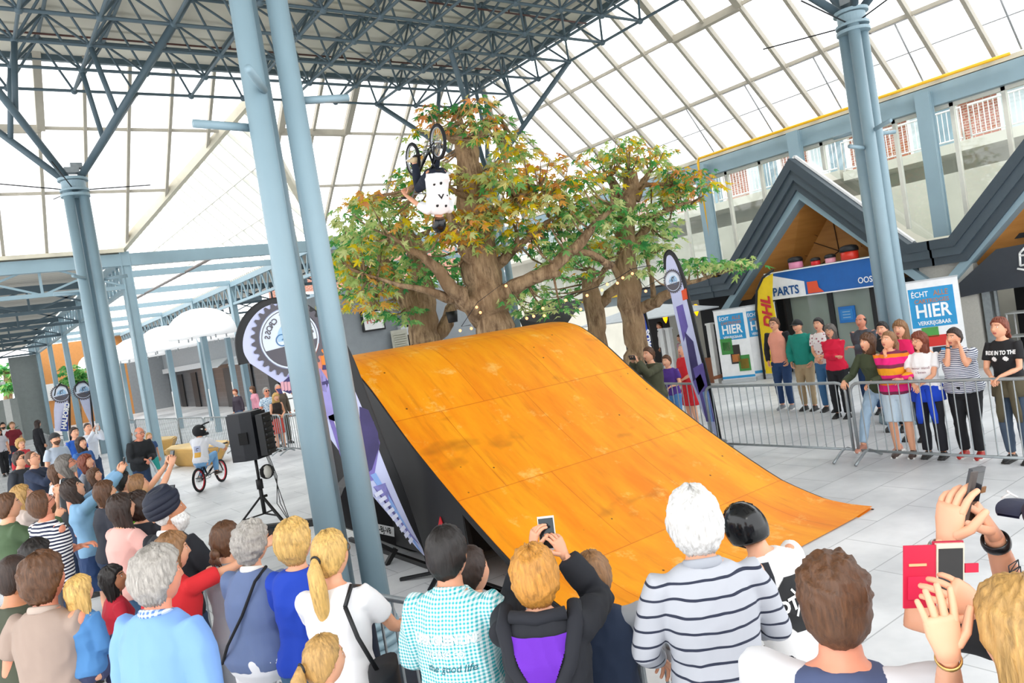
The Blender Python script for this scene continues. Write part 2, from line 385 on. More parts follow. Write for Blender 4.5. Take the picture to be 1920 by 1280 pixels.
# ---- tree-like clustered columns
def cluster(x, y, cap, label, splay=.0, hidden=False, near=False):
    t = thing('branching_column', label, 'column', (x, y, 0))
    tops = [((.172 if near else .15)*cos(a), (.172 if near else .15)*sin(a)) for a in ((R(212), R(332), R(92)))]
    for k, (a, b_) in enumerate(tops):
        s = 1.1 if near else 1.0
        g = G(); g.tube([(a*s, b_*s, .05), (a, b_, cap)], [.108 if near else .105, .082 if near else .09], seg=20, cap=True); g.obj('tube', steel(), t)
    g = G()
    for z, r, h in ((0.0, .44, .12), (.12, .40, .05), (.19, .36, .05), (.26, .34, .05), (.33, .32, .06)):
        g.rings([((0, 0, z), (r, 0, 0), (0, r, 0)), ((0, 0, z+h), (r*.97, 0, 0), (0, r*.97, 0))], seg=28)
    g.obj('base', steel(), t)
    g = G()
    for z, r, h in ((-.1, .25, .05), (0, .25, .04), (.05, .21, .14), (.2, .26, .05)):
        g.rings([((0, 0, cap+z), (r, 0, 0), (0, r, 0)), ((0, 0, cap+z+h), (r, 0, 0), (0, r, 0))], seg=28, sm=False)
    g.obj('cap', steel(), t)
    # lower node square around the column head
    cx = min(LX, key=lambda q: abs(q-(x-.59))); cy = min(LY, key=lambda q: abs(q-(y-.62)))
    for sx in (0, 1):
        for sy in (0, 1):
            inn = V((cx+sx*K*.84-x, cy+sy*K*.89-y, ZL)); sgx, sgy = (1 if sx else -1), (1 if sy else -1)
            out = inn+V((sgx*K*.84, sgy*K*.89, 0))
            if sx == sy or True:
                st = V((sgx*.1, sgy*.1, cap+.22)); 
                g = G(); g.tube([st, out], .065, seg=10)
                p = st.lerp(out, .42); g2 = [p, inn]; g.tube(g2, .05, seg=10); g.obj('branch_strut', dsteel(), t)
    for k, a in enumerate((R(238), R(350), R(182), R(80))):
        zz = cap*.73+(.03, .0, -.22, .1)[k]
        g = G(); g.tube([(.2*cos(a), .2*sin(a), zz), (.64*cos(a), .64*sin(a), zz+.02)], .032, seg=10); g.obj('stub_pipe', steel(), t)
    g = G()
    for a in (.3, 1.7, 3.2, 4.4): g.tube([(.2*cos(a), .2*sin(a), cap+.05), (1.5*cos(a), 1.5*sin(a), cap+.2)], .012, seg=5)
    g.obj('tie_rod', black(), t)
    G().box((0, 0, cap+.4), (.25, .18, .1)).box((.1, .05, cap+.5), (.2, .15, .1)).obj('floodlight', galv(), t)
    return t
cluster(2.33, 5.97, 6.35, 'nearest tall branching steel column in front of the ramp', near=True)
cluster(2.25, 16.2, 6.25, 'tall branching steel column above the left crowd')
cluster(12.05, 6.25, 6.3, 'tall branching steel column before the blue shop sign')
cluster(11.8, 16.2, 6.3, 'branching steel column hidden among the tree leaves')
# ================= RIGHT SHOPS =================
slate = M('#3b4750', .5, key='slate_cladding')
slate2 = M('#46535c', .5, key='slate_cladding')
apx, fzv = 5.42, 2.85
xg = 17.0
def zig(yc): return [(yc-2.95, 0), (yc-2.55, 0), (yc, 1), (yc+2.55, 0), (yc+2.95, 0)]
def gable(yc, label):
    t = thing('gable_frame', label, 'gable', (0, 0, 0))
    off = 0
    for k, (th, pr, mt) in enumerate(((.2, .0, slate), (.18, .06, slate2), (.17, .12, slate), (.17, .2, steel()))):
        g = G(); nn = math.hypot(2.55, 2.57)/2.55
        zo = lambda o: [(yc-3.05, fzv-o), (yc-2.55, fzv-o)] if k < 3 else []
        def line(o):
            e = o*.42
            base = [(yc-3.0, fzv-o), (yc-2.55+e, fzv-o), (yc, apx-o*nn), (yc+2.55-e, fzv-o), (yc+3.0, fzv-o)]
            return base
        if k < 3:
            a, b_ = line(off), line(off+th)
        else:
            a = [(yc-2.55-.35, fzv-off-.4), (yc, apx-off*nn), (yc+2.9, fzv-off-.4)]; b_ = [(yc-2.55-.1, fzv-off-.4), (yc, apx-(off+th)*nn), (yc+2.65, fzv-off-.4)]
        for i in range(len(a)-1):
            g.prism([(xg+pr-.0, *a[i]), (xg+pr, *a[i+1]), (xg+pr, *b_[i+1]), (xg+pr, *b_[i])], (.45, 0, 0))
        g.obj(('fascia_band' if k < 3 else 'steel_rafter'), mt, t); off += th
    # cream flashing on top
    g = G(); 
    for s in (-1, 1): g.beam((xg+.3, yc+s*2.55, fzv+.04), (xg+.3, yc, apx+.05), .1, .05)
    g.obj('flashing', white(), t)
    # wood soffit: vault running back then closed by a wood gable
    wood = wood_m
    g = G(); zi = apx-.85; zb = fzv-.75
    for s in (-1, 1):
        g.prism([(xg+.4, yc, zi), (xg+.4, yc+s*2.6, zb), (xg+1.4, yc+s*1.5, zb), (xg+1.4, yc, zi-1.0+.35)], (0, 0, .03))
    g.prism([(xg+1.4, yc, zi-.62), (xg+1.4, yc-1.5, zb), (xg+1.4, yc+1.5, zb)], (.04, 0, 0))
    g.obj('soffit', wood, t)
    g = G(); X = xg+1.385
    c = V((X, yc-.15, 3.0))
    for q in ((X, yc+1.3, 2.3), (X, yc-.1, zi-.7), (X, yc-1.2, 2.2), (X, yc+.75, 3.55-.1)): g.beam(c, q, .02, .02)
    for s in (-1, 1):
        for f in (.25, .5, .75): g.beam((xg+.42, yc+s*2.6*f, zi+(zb-zi)*f-.012), (xg+1.38, yc+s*1.5*f, zi-.62+(zb-zi+.62)*f-.012), .02, .012)
    g.obj('panel_seam', M('#4a2f18', .8), t)
    return t
wm, t, b = nt('orange_wood_panel'); co = coord(t, (1, 1, 6)); n = noise_(t, co, 1.5, 4)
t.links.new(mixc(t, n, lin('#9a6328'), lin('#c58a45')), b.inputs['Base Color']); b.inputs['Roughness'].default_value = .55; wood_m = wm
gable(10.85, 'pointed gable frame over the long blue shop sign'); gable(4.9, 'pointed gable frame at the right picture edge')
g = G()
for o_, th, pr, mt in ((0, .2, 0, slate), (.2, .18, .06, slate2), (.38, .17, .12, slate)): g.box((xg+pr+.2, 15.4, fzv-o_-th/2), (.45, 3.2, th), mt)
o = g.obj('fascia_board'); tag(o, 'stepped slate fascia over the restaurant terrace', 'fascia')
# glazed clerestory between gables and eaves
g = G(); zl_ = lambda y: max([2.9]+[5.42-abs(y-yc)*1.008+.03 for yc in (10.85, 4.9)])
for k in range(int((YB+3)/.25)):
    ya, yb = -3+.25*k, -3+.25*(k+1)
    if min(zl_(ya), zl_(yb)) < ZR-.35: g.add([(XB+.1, ya, zl_(ya)), (XB+.1, yb, zl_(yb)), (XB+.1, yb, ZR-.3), (XB+.1, ya, ZR-.3)], [(0, 1, 2, 3)])
struct('window_4', g, glass('clear_glass', '#eef4f2', .08), 'clear glazing above the right shops')
g = G()
for y in [22.0, 20.8, 19.6, 18.4, 17.2, 16.05, 14.9, 13.3, 12.2, 11.2, 10.4, 9.5, 8.6, 7.35, 6.35, 5.35, 4.35, 3.3]:
    zl = 2.9
    for yc in (10.85, 4.9): zl = max(zl, 5.42-abs(y-yc)*1.008+.05)
    if zl < 5.7: g.box((XB+.1, y, (zl+5.9)/2), (.1, .08, 5.9-zl))
g.box((XB+.1, 10, ZR-.55), (.1, 27, .08)); g.box((XB+.1, 18, 2.75), (.1, 8, .1))
struct('trim_10', g, M('#d9d8cd', .5), 'cream window bars above the shops')
# wall and shop front of the first unit
brickw = M('#b9b6ae', .8, bmp=.4, sc=30, key='painted_brick')
g = G(); g.box((17.6, 7.75, 1.35), (.5, 1.1, 2.7)); struct('wall_right', g, brickw, 'pale painted brick pier between the shops')
g = G(); g.box((17.9, 13.6, 1.3), (.3, 2.6, 2.6)); struct('wall_right', g, M('#1d1d20', .7), 'dark pier beside the parts shop')
g = G(); g.box((20, 10.3, 2.7), (4, 4.4, .1)); g.box((20.5, 10.3, 1.3), (.1, 4.4, 2.6)); struct('wall_right', g, M('#8f9a92', .8), 'interior of the parts shop')
t = thing('storefront', 'grey glass shop front with black frames under the blue sign', 'shop front', (17.62, 0, 0))
g = G(); 
for y in (8.35, 9.55, 10.65, 11.85): g.box((0, y, 1.05), (.1, .14, 2.1))
g.box((0, 10.1, 2.07), (.1, 3.6, .1)); g.box((0, 10.1, .05), (.1, 3.6, .1)); g.obj('frame', black(), t)
for y in (8.95, 10.1, 11.25):
    g = G(); g.box((0, y, 1.05), (.02, 1.1, 1.95)); g.obj('pane', M('#8e9a92', .12, 0, .2, .8, key='frosted_glass'), t)
for y, z, c, tx in ((10.25, 1.42, '#1673c4', ''), (8.95, 1.62, '#2f9bd6', '')):
    g = G(); g.box((-.05, y, z), (.04, .42, .4), M(c, .4)); g.box((-.075, y, z), (.01, .32, .26), M('#dfeaf0' if y < 10 else '#2a86d0', .4))
    for k in range(3): g.box((-.085, y+.0, z+.07-.07*k), (.006, .2, .02), M('#8fb8d8', .5))
    g.obj('notice_sign', None, t)
t = thing('shop_sign', 'long blue shop sign with a white corner panel and orange mark', 'sign', (0, 0, 0))
g = G(); g.box((17.32, 10.42, 2.37), (.2, 3.46, .66), M('#0d5fae', .35)); g.box((17.3, 10.42, 2.71), (.24, 3.48, .03), white()); g.box((17.3, 10.42, 2.03), (.24, 3.48, .03), white())
g.prism([(17.215, 12.14, 2.7), (17.215, 12.14, 2.04), (17.215, 11.05, 2.04), (17.215, 11.05, 2.38)], (-.005, 0, 0), M('#eef0f2', .4)); g.obj('board', None, t)
textg('PARTS', .3, (17.2, 11.6, 2.2), (0, -1, 0), (0, 0, 1), M('#12508f', .4), bold=.008, sx=.9).obj('lettering', None, t)
g = G(); g.prism([(17.21, 10.98, 2.35), (17.21, 10.98, 2.06), (17.21, 10.55, 2.06), (17.21, 10.68, 2.18), (17.21, 10.7, 2.35)], (-.006, 0, 0), M('#e2512b', .4)); g.obj('orange_mark', None, t)
textg('OOSTERHO', .2, (17.2, 9.2, 2.2), (0, -1, 0), (0, 0, 1), M('#f4f6f8', .4), bold=.003, sx=.85).obj('lettering', None, t)
# canister vacuum cleaners on the sign
for y, s, c, lb in ((11.3, .31, '#e58fb0', 'pink round canister cleaner on the blue sign, leftmost of the row'), (10.75, .2, '#d8282a', 'small red canister cleaner on the blue sign beside the big pink one'), (10.35, .22, '#e9a3b4', 'small pink canister cleaner on the blue sign'), (9.85, .36, '#d9331f', 'largest red canister cleaner on the blue sign')):
    t = thing('canister_vacuum', lb, 'vacuum cleaner', (17.35, y, 2.73))
    g = G(); g.rings([((0, 0, z*s), (r*s, 0, 0), (0, r*s, 0)) for z, r in ((0, .5), (.06, .56), (.5, .56), (.55, .52))], seg=20); g.obj('drum', M(c, .3), t)
    g = G(); g.rings([((0, 0, z*s), (r*s, 0, 0), (0, r*s, 0)) for z, r in ((.55, .6), (.75, .6), (.9, .5), (.98, .2))], seg=20); g.obj('lid', black(), t)
# second unit: charcoal fascia with white emblem, dark shop, shelf
g = G(); g.prism([(17.3, 7.5, 1.55), (17.3, 7.5, 1.85), (17.3, 6.7, 2.45), (17.3, 2.8, 2.6), (17.3, 2.8, 1.75), (17.3, 7.0, 1.6)], (.2, 0, 0)); t = g.obj('shop_sign', M('#2e333b', .5)); tag(t, 'charcoal fascia sign with white outline emblem at right edge', 'sign')
g = G()
for a, b_ in (((6.28, 2.3), (6.15, 2.42)), ((6.28, 2.3), (6.3, 2.05)), ((6.3, 2.05), (5.9, 2.1)), ((6.3, 2.25), (5.95, 2.25)), ((6.36, 2.0), (6.15, 1.93)), ((6.15, 1.93), (5.8, 1.98))): g.tube([(17.28, *a), (17.28, *b_)], .022, seg=6)
g.obj('emblem', white(), t)
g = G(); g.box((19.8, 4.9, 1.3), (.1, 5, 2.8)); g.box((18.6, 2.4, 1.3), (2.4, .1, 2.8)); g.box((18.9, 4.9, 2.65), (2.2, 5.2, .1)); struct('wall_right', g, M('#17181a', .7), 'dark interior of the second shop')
g = G(); g.box((17.5, 7.05, .95), (.2, .16, 1.9)); g.box((17.45, 6.88, .95), (.05, .05, 1.9), galv()); struct('door_1', g, black())
t = thing('display_shelf', 'white metal tube shelf in the dark shop', 'shelf', (18.2, 6.4, 0)); g = G()
for x in (-.2, .2):
    for y in (-.55, .55): g.tube([(x, y, 0), (x, y, 1.05)], .018, seg=6)
g.obj('frame', white(), t)
for z in (.1, .55, 1.05): G().box((0, 0, z), (.44, 1.14, .03)).obj('shelf_board', M('#c9ccc9', .4), t)
t = thing('wall_shelf', 'wooden wall shelf with small bottles in the dark shop', 'shelf', (19.6, 6.2, 1.5)); G().box((0, 0, 0), (.3, 1.6, .04)).obj('board', M('#6e5238', .6), t); G().box((0, 0, .38), (.3, 1.6, .04)).obj('board', M('#6e5238', .6), t)
for k in range(7):
    g = G(); g.rings([((0, 0, z), (r, 0, 0), (0, r, 0)) for z, r in ((0, .035), (.12, .035), (.16, .014), (.2, .014))], seg=10)
    o = g.obj('bottle', M(('#c9cfd3', '#b94a33', '#d8d4c0')[k % 3], .3), loc=(19.6, 5.7+.16*k, 1.52)); tag(o, 'small bottle on the wall shelf of the dark shop', 'bottle', 'bottles on the dark shop shelf')
G_ = G(); G_.box((19.7, 5.2, 1.0), (.03, .5, .45)); o = G_.obj('poster', M('#7a9a3a', .5)); tag(o, 'green poster inside the dark shop', 'poster')
# restaurant terrace on the right
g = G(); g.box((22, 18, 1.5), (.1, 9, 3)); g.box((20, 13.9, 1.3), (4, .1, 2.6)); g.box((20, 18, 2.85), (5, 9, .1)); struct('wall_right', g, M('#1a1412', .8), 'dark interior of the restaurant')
g = G(); g.box((17.6, 18.2, 2.62), (.3, 8.2, .28)); o = g.obj('fascia_board', M('#8b9599', .5)); tag(o, 'grey fascia over the dark restaurant opening', 'fascia')
g = G(); g.box((17.4, 19.5, 2.8), (.08, 5.4, .07)); o = g.obj('gutter', M('#e0b81e', .5)); tag(o, 'yellow gutter strip over the restaurant', 'gutter')
for i, y in enumerate((15.35, 15.1, 13.6)):
    g = G(); g.box((0, 0, .8), (.14, .14, 1.6)); g.box((0, 0, 1.62), (.18, .18, .05), white())
    o = g.obj('terrace_post', M('#8e1c22', .4), loc=(16.5, y, 0)); tag(o, ['dark red terrace post left of its twin', 'dark red terrace post right of its twin', 'dark red terrace post beside the white banners'][i], 'post')
g = G(); g.box((16.5, 14.2, .35), (.08, 1.3, .7)); g.box((16.3, 13.35, .2), (.5, .08, .08), M('#8a5436', .6)); o = g.obj('terrace_screen', M('#7b1a20', .45)); tag(o, 'dark red low terrace screen panel', 'screen')
for i, (px, py) in enumerate(((1247, 594), (1305, 580), (1323, 578))):
    p = P(px, py, x=18.2); g = G(); g.rings([((0, 0, z), (r, 0, 0), (0, r, 0)) for z, r in ((.16, .03), (.12, .075), (0, .08), (-.1, .06), (-.2, .01))], seg=12)
    o = g.obj('pendant_lamp', M('#ffb300', .4, emit=1.6), loc=p); tag(o, ['glowing amber pendant lamp near the tree trunk', 'glowing amber pendant lamp, middle of three', 'glowing amber pendant lamp nearest the white banner'][i], 'lamp')
t = thing('parasol', 'grey square parasol over the restaurant terrace', 'parasol', (15.9, 15.3, 0))
g = G(); g.tube([(0, 0, 0), (0, 0, 2.4)], .035); g.obj('pole', M('#6d4b30', .5), t)
g = G(); g.add([(-1.1, -1.7, 2.05), (1.1, -1.7, 2.05), (1.1, 1.7, 2.05), (-1.1, 1.7, 2.05), (0, 0, 2.45), (-1.1, -1.7, 2.02), (1.1, -1.7, 2.02), (1.1, 1.7, 2.02), (-1.1, 1.7, 2.02)], [(0, 1, 4), (1, 2, 4), (2, 3, 4), (3, 0, 4), (5, 6, 1, 0), (6, 7, 2, 1), (7, 8, 3, 2), (8, 5, 0, 3)]); g.obj('canopy', M('#b8bdc0', .7), t)
# shade sails
for nm, pts, lb in (('s', [P(735, 668, y=15), P(812, 625, y=15), P(800, 640, y=17)], 'black shade sail corner behind the left trunk'), ('s', [P(975, 600, y=14), P(1000, 580, y=15.5), P(1095, 560, y=16), P(1060, 612, y=14), P(985, 625, y=13.5)], 'black shade sail stretched behind the big trunk')):
    g = G(); g.prism(pts, (0, .02, .01)); o = g.obj('shade_sail', M('#181316', .85)); tag(o, lb, 'shade sail')
# ---- wall behind trees, north side
g = G(); g.box((14, 24.4, 3.0), (8, .3, 2.6), M('#8d9398', .6)); g.box((14, 24.35, 1.2), (8, .25, 1.1), M('#6f767a', .6)); g.box((11.2, 24.2, 1.9), (1.9, .3, .5), M('#cfd2d2', .6)); g.box((14, 24.3, .35), (8, .2, .7), black())
struct('wall_far', g, None, 'grey shop wall behind the trees')
t = thing('wall_sign', 'framed white sign with red letters behind the leaves', 'sign', (11.75, 24.15, 3.3)); G().box((0, 0, 0), (.85, .08, .72)).obj('frame', black(), t); G().box((0, -.05, 0), (.72, .04, .6)).obj('face', white(), t)
textg('H5M', .28, (0, -.075, 0), (1, 0, 0), (0, 0, 1), M('#c2392f', .5), bold=.004).obj('lettering', None, t)
for i in range(3):
    g = G(); g.box((0, 0, 0), (.62, .06, 1.9))
    for k in range(22): g.box((0, -.05, -.88+.08*k), (.5, .05, .03), M('#b9b7a9', .6))
    o = g.obj('louvre_panel', M('#cdcbbd', .6), loc=(12.6+.72*i, 24.02, 1.9)); tag(o, 'cream louvred panel on the grey wall behind the trees', 'louvre panel', 'louvre panels behind the trees')
# ---- arcade right side shops
def tile_mat():
    m, t, b = nt('dark_tile_cladding'); co = coord(t); br = N(t, 'ShaderNodeTexBrick'); br.offset = 0
    mp = N(t, 'ShaderNodeMapping'); mp.inputs['Rotation'].default_value = (R(90), 0, R(90)); t.links.new(co, mp.inputs[0])
    sx = N(t, 'ShaderNodeSeparateXYZ'); cx_ = N(t, 'ShaderNodeCombineXYZ'); t.links.new(co, sx.inputs[0]); t.links.new(sx.outputs[1], cx_.inputs[0]); t.links.new(sx.outputs[2], cx_.inputs[1]); t.links.new(cx_.outputs[0], br.inputs['Vector'])
    for k, v in (('Scale', 1), ('Mortar Size', .01), ('Brick Width', .3), ('Row Height', .3)): br.inputs[k].default_value = v
    br.inputs['Color1'].default_value = lin('#45484c'); br.inputs['Color2'].default_value = lin('#3a3d41'); br.inputs['Mortar'].default_value = lin('#5d6064')
    t.links.new(br.outputs[0], b.inputs['Base Color']); b.inputs['Roughness'].default_value = .3; return m
g = G(); g.box((13.2, 44, 1.45), (.3, 40, 2.9), tile_mat()); g.box((13.0, 44, 3.9), (.3, 40, 2.0), M('#9aa1a6', .6)); g.box((12.9, 44, 2.8), (.4, 40, .35), M('#c9cdd0', .6))
for k in range(9): g.box((13.02, 27+4.1*k, 1.2), (.1, 1.4, 2.4), black())
struct('wall_right', g, None, 'dark tiled arcade shop wall under a grey fascia')
for k in range(4):
    g = G(); g.prism([(12.68, 29+5.5*k, 2.95), (12.68, 32.4+5.5*k, 2.95), (12.0, 32.4+5.5*k, 2.5), (12.0, 29+5.5*k, 2.5)], (0, 0, .05)); o = g.obj('awning', M('#c3c8ca', .7)); tag(o, 'pale grey sloping awning on the arcade shops', 'awning', 'arcade awnings')
for k, (y, c) in enumerate(((31.2, '#eceeea'), (40.5, '#e6e8e4'), (36.0, '#eceeea'))):
    g = G(); g.box((0, 0, 0), (.06, .9, 1.35)); g.box((-.04, 0, .1), (.02, .35, .4), M(('#c9c37a', '#b53a3a', '#c9ccd0')[k], .5))
    o = g.obj('hanging_sign', M(c, .5), loc=(12.81, y, 3.8)); tag(o, ['white hanging sign with a pale yellow mark in the arcade', 'white hanging sign with a red mark in the arcade', 'white hanging sign with a grey mark in the arcade'][k], 'sign')
t = thing('shop_poster', 'colourful window poster of children in the arcade', 'poster', (12.7, 29.6, 1.45))
G().box((0, 0, 0), (.05, 3.2, 2.1)).obj('panel', M('#2f9fd4', .5, 0, .4, 1.5), t)
for k, (y, z, r, c) in enumerate(((1.2, .3, .3, '#e9b6a2'), (.4, .2, .28, '#d9a48e'), (-1.0, .1, .33, '#f0c3b0'), (-.5, .6, .25, '#c8323c'), (.8, -.6, .4, '#f2eeea'), (-1.0, -.6, .4, '#efe9e2'))):
    G().box((-.03-.004*k, y, z), (.006, r*1.3, r*2)).obj('picture_shape', M(c, .6), t)
t = thing('menu_board', 'tall white menu board with burger pictures', 'menu board', (9.3, 26.2, 0), R(-30))
G().box((0, 0, 1.05), (.75, .06, 2.1)).obj('board', M('#e8eaea', .5), t)
for k in range(3):
    G().box((0, -.035, .45+.62*k), (.7, .02, .03)).obj('divider', black(), t)
    g = G(); g.ell((.05, -.04, .72+.62*k-.1), (.14, .02, .08), M('#9b6038', .6)); g.obj('burger_picture', None, t)
t = thing('wooden_bench', 'wooden bench by the arcade poster', 'bench', (11.6, 27.2, 0)); G().box((0, 0, .45), (.5, 1.6, .1)).obj('seat', M('#a9683a', .6), t); G().box((0, .6, .2), (.4, .1, .4)).obj('leg', M('#8d5530', .6), t); G().box((0, -.6, .2), (.4, .1, .4)).obj('leg', M('#8d5530', .6), t)
# dome parasols on posts
for i, (x, y, z) in enumerate(((7.95, 31.5, 3.95), (7.9, 37.8, 3.8), (7.75, 44, 3.75), (7.9, 50.5, 3.75), (7.7, 58, 3.8), (10.4, 37, 3.95))):
    t = thing('dome_lamp', 'white half dome on a steel post, %s' % ['nearest of the arcade row', 'second from the front of the row', 'third from the front of the row', 'fourth from the front of the row', 'farthest of the arcade row', 'standing right of the row'][i], 'dome lamp', (x, y, 0))
    g = G(); g.box((0, 0, z/2), (.2, .3, z)); g.obj('post', steel(), t)
    g = G(); g.box((-.15, -.1, 1.0), (.03, .06, 1.5)); g.obj('guard_strip', white(), t)
    g = G(); Rd = 1.3; g.rings([((0, 0, z+h*1.0), (r*Rd, 0, 0), (0, r*Rd, 0)) for h, r in ((-.12, .97), (0, 1.0), (.25, .97), (.5, .88), (.72, .72), (.9, .48), (.98, .25), (1.0, .05))], seg=28); g.obj('dome', M('#fbfbfb', .5, 0, .0, emit=.25, key='lit_dome'), t)
    for k in range(6): G().tube([(.9*cos(k), .9*sin(k), z-.12), (.9*cos(k), .9*sin(k), z-.25)], .03, seg=6).obj('light_fitting', M('#b9bdbf', .5), t)
# far left shop and window, distant tree, end building
g = G(); g.box((-2, 52, 1.3), (9, .2, 2.6), M('#9aa09c', .4)); g.box((-3.4, 50.5, 3.0), (9, 3, .75), M('#20262b', .6)); g.box((-3.4, 48.95, 3.4), (9, .1, .1), M('#c8cac6', .6)); g.box((1.9, 50, 1.3), (.3, .3, 2.6), M('#dfe0dc', .6)); g.box((3.3, 54, 2.5), (1.6, .2, 5), M('#8e9593', .6))
struct('wall_far', g, None, 'far left shop with a black fascia')
g = G(); 
for x in (-4, -1.2, 1.7): g.box((x, 50, 4.8), (.12, .1, 2.8))
g.box((-2.5, 50, 3.5), (9, .1, .15)); struct('trim_11', g, white(), 'window bars above the far black fascia')
g = G(); g.box((11.8, 64, 3), (3, .3, 6), M('#8f9498', .6)); g.box((7.3, 64, 3), (6, .3, 6), M('#c98a4b', .6)); g.box((8.6, 63.8, 4.2), (1.6, .1, 1.0), black()); g.box((5.2, 63.8, 2.6), (1.5, .1, 1.2), M('#e6e6e4', .5)); struct('wall_far', g, None, 'orange timber front at the end of the arcade')
g = G(); g.box((4.05, 45.46, 2.5), (.1, .8, .9), M('#e9e9e7', .5)); g.box((3.98, 45.46, 2.6), (.04, .35, .4), M('#b5283a', .5)); o = g.obj('hanging_sign'); tag(o, 'white sign with a red emblem by the left arcade posts', 'sign')
# outside buildings seen through the glass
def brick_mat(c1, c2, mo):
    m, t, b = nt('facade_brick'); co = coord(t); sx = N(t, 'ShaderNodeSeparateXYZ'); cx_ = N(t, 'ShaderNodeCombineXYZ'); ad = N(t, 'ShaderNodeMath'); ad.operation = 'ADD'
    t.links.new(co, sx.inputs[0]); t.links.new(sx.outputs[0], ad.inputs[0]); t.links.new(sx.outputs[1], ad.inputs[1]); t.links.new(ad.outputs[0], cx_.inputs[0]); t.links.new(sx.outputs[2], cx_.inputs[1])
    br = N(t, 'ShaderNodeTexBrick'); t.links.new(cx_.outputs[0], br.inputs['Vector'])
    for k, v in (('Scale', 1), ('Mortar Size', .012), ('Brick Width', .22), ('Row Height', .08)): br.inputs[k].default_value = v
    br.inputs['Color1'].default_value = lin(c1); br.inputs['Color2'].default_value = lin(c2); br.inputs['Mortar'].default_value = lin(mo)
    t.links.new(br.outputs[0], b.inputs['Base Color']); b.inputs['Roughness'].default_value = .85; return m
bk = brick_mat('#a8604a', '#93503e', '#b9a89a'); conc = M('#c6c4b8', .8, 0, .12, 1.2, key='concrete')
def apartment(x, ya, yb, zf, label, rows=1, step=2.6):
    t = thing('apartment_building', label, 'building', (x, 0, 0))
    G().box((1.1, (ya+yb)/2, zf+.98), (.2, yb-ya, 1.96)).obj('brick_wall', bk, t); G().box((1.1, (ya+yb)/2, (zf-.2)/2), (.4, yb-ya, zf-.2)).obj('ground_floor_wall', conc, t)
    G().box((0.3, (ya+yb)/2, zf-.12), (1.9, yb-ya, .28)).obj('balcony_slab', conc, t)
    G().box((0.8, (ya+yb)/2, zf+1.95), (1.0, yb-ya, .16)).obj('balcony_slab', conc, t)
    y = ya+.5; i = 0
    while y < yb-1.5:
        g = G(); g.box((.95, y+.7, zf+.95), (.12, 1.5, 1.8)); fr = g.obj('window', white(), t)
        G().box((.87, y+.38, zf+.95), (.03, .58, 1.6)).obj('pane', M('#8fa7b4', .1, 0, .3, 2), fr); G().box((.87, y+1.05, zf+.95), (.03, .58, 1.6)).obj('pane', M('#c7d3d8', .1, 0, .2, 2), fr)
        y += step
    y = ya; 
    while y < yb-.4:
        L = min(2.4, yb-y); g = G(); g.tube([(-.6, y+.05, zf), (-.6, y+.05, zf+.95), (-.6, y+L-.05, zf+.95), (-.6, y+L-.05, zf)], .03, seg=6)
        g.tube([(-.6, y+.05, zf+.1), (-.6, y+L-.05, zf+.1)], .025, seg=6)
        n = int(L/.13)
        for k in range(1, n): g.tube([(-.6, y+.05+k*(L-.1)/n, zf+.1), (-.6, y+.05+k*(L-.1)/n, zf+.95)], .014, seg=4, cap=False)
        g.obj('balcony_railing', white(), t); y += 2.5
    return t
apartment(24.2, 2, 13.2, 5.55, 'brick flats with white balcony railings beyond the right glass')
apartment(24.2, 13.3, 34, 5.65, 'brick flats with white windows beyond the first gable')
t = thing('apartment_building', 'pale building with wide windows behind the concrete wall', 'building', (26, 7.5, 0)); G().box((0, 0, 2.8), (.3, 14, 5.0)).obj('wall', conc, t)
for k in range(6): f = G().box((-.2, -5.5+2.2*k, 4.5), (.1, 1.8, 1.0)).obj('window', M('#3b4248', .1), t); G().box((-.27, -5.5+2.2*k, 4.5), (.04, .08, 1.0)).obj('window_bar', white(), f)
g = G(); g.box((21, 8, 2.25), (.25, 22, 4.5)); o = g.obj('concrete_wall', conc); tag(o, 'plain pale concrete wall outside the shop glazing', 'wall')
t = thing('apartment_building', 'brick building with white windows behind the far trees', 'building', (27.5, 42, 0)); G().box((0, 0, 3.9), (26, .4, 7.8)).obj('brick_wall', bk, t)
for k in range(8):
    for z in (2.2, 5.2): f = G().box((-11.3+2.8*k, -.25, z), (1.7, .1, 1.5)).obj('window', white(), t); G().box((-11.3+2.8*k, -.32, z), (1.4, .04, 1.2)).obj('pane', M('#93a6b0', .1, 0, .2, 1), f)
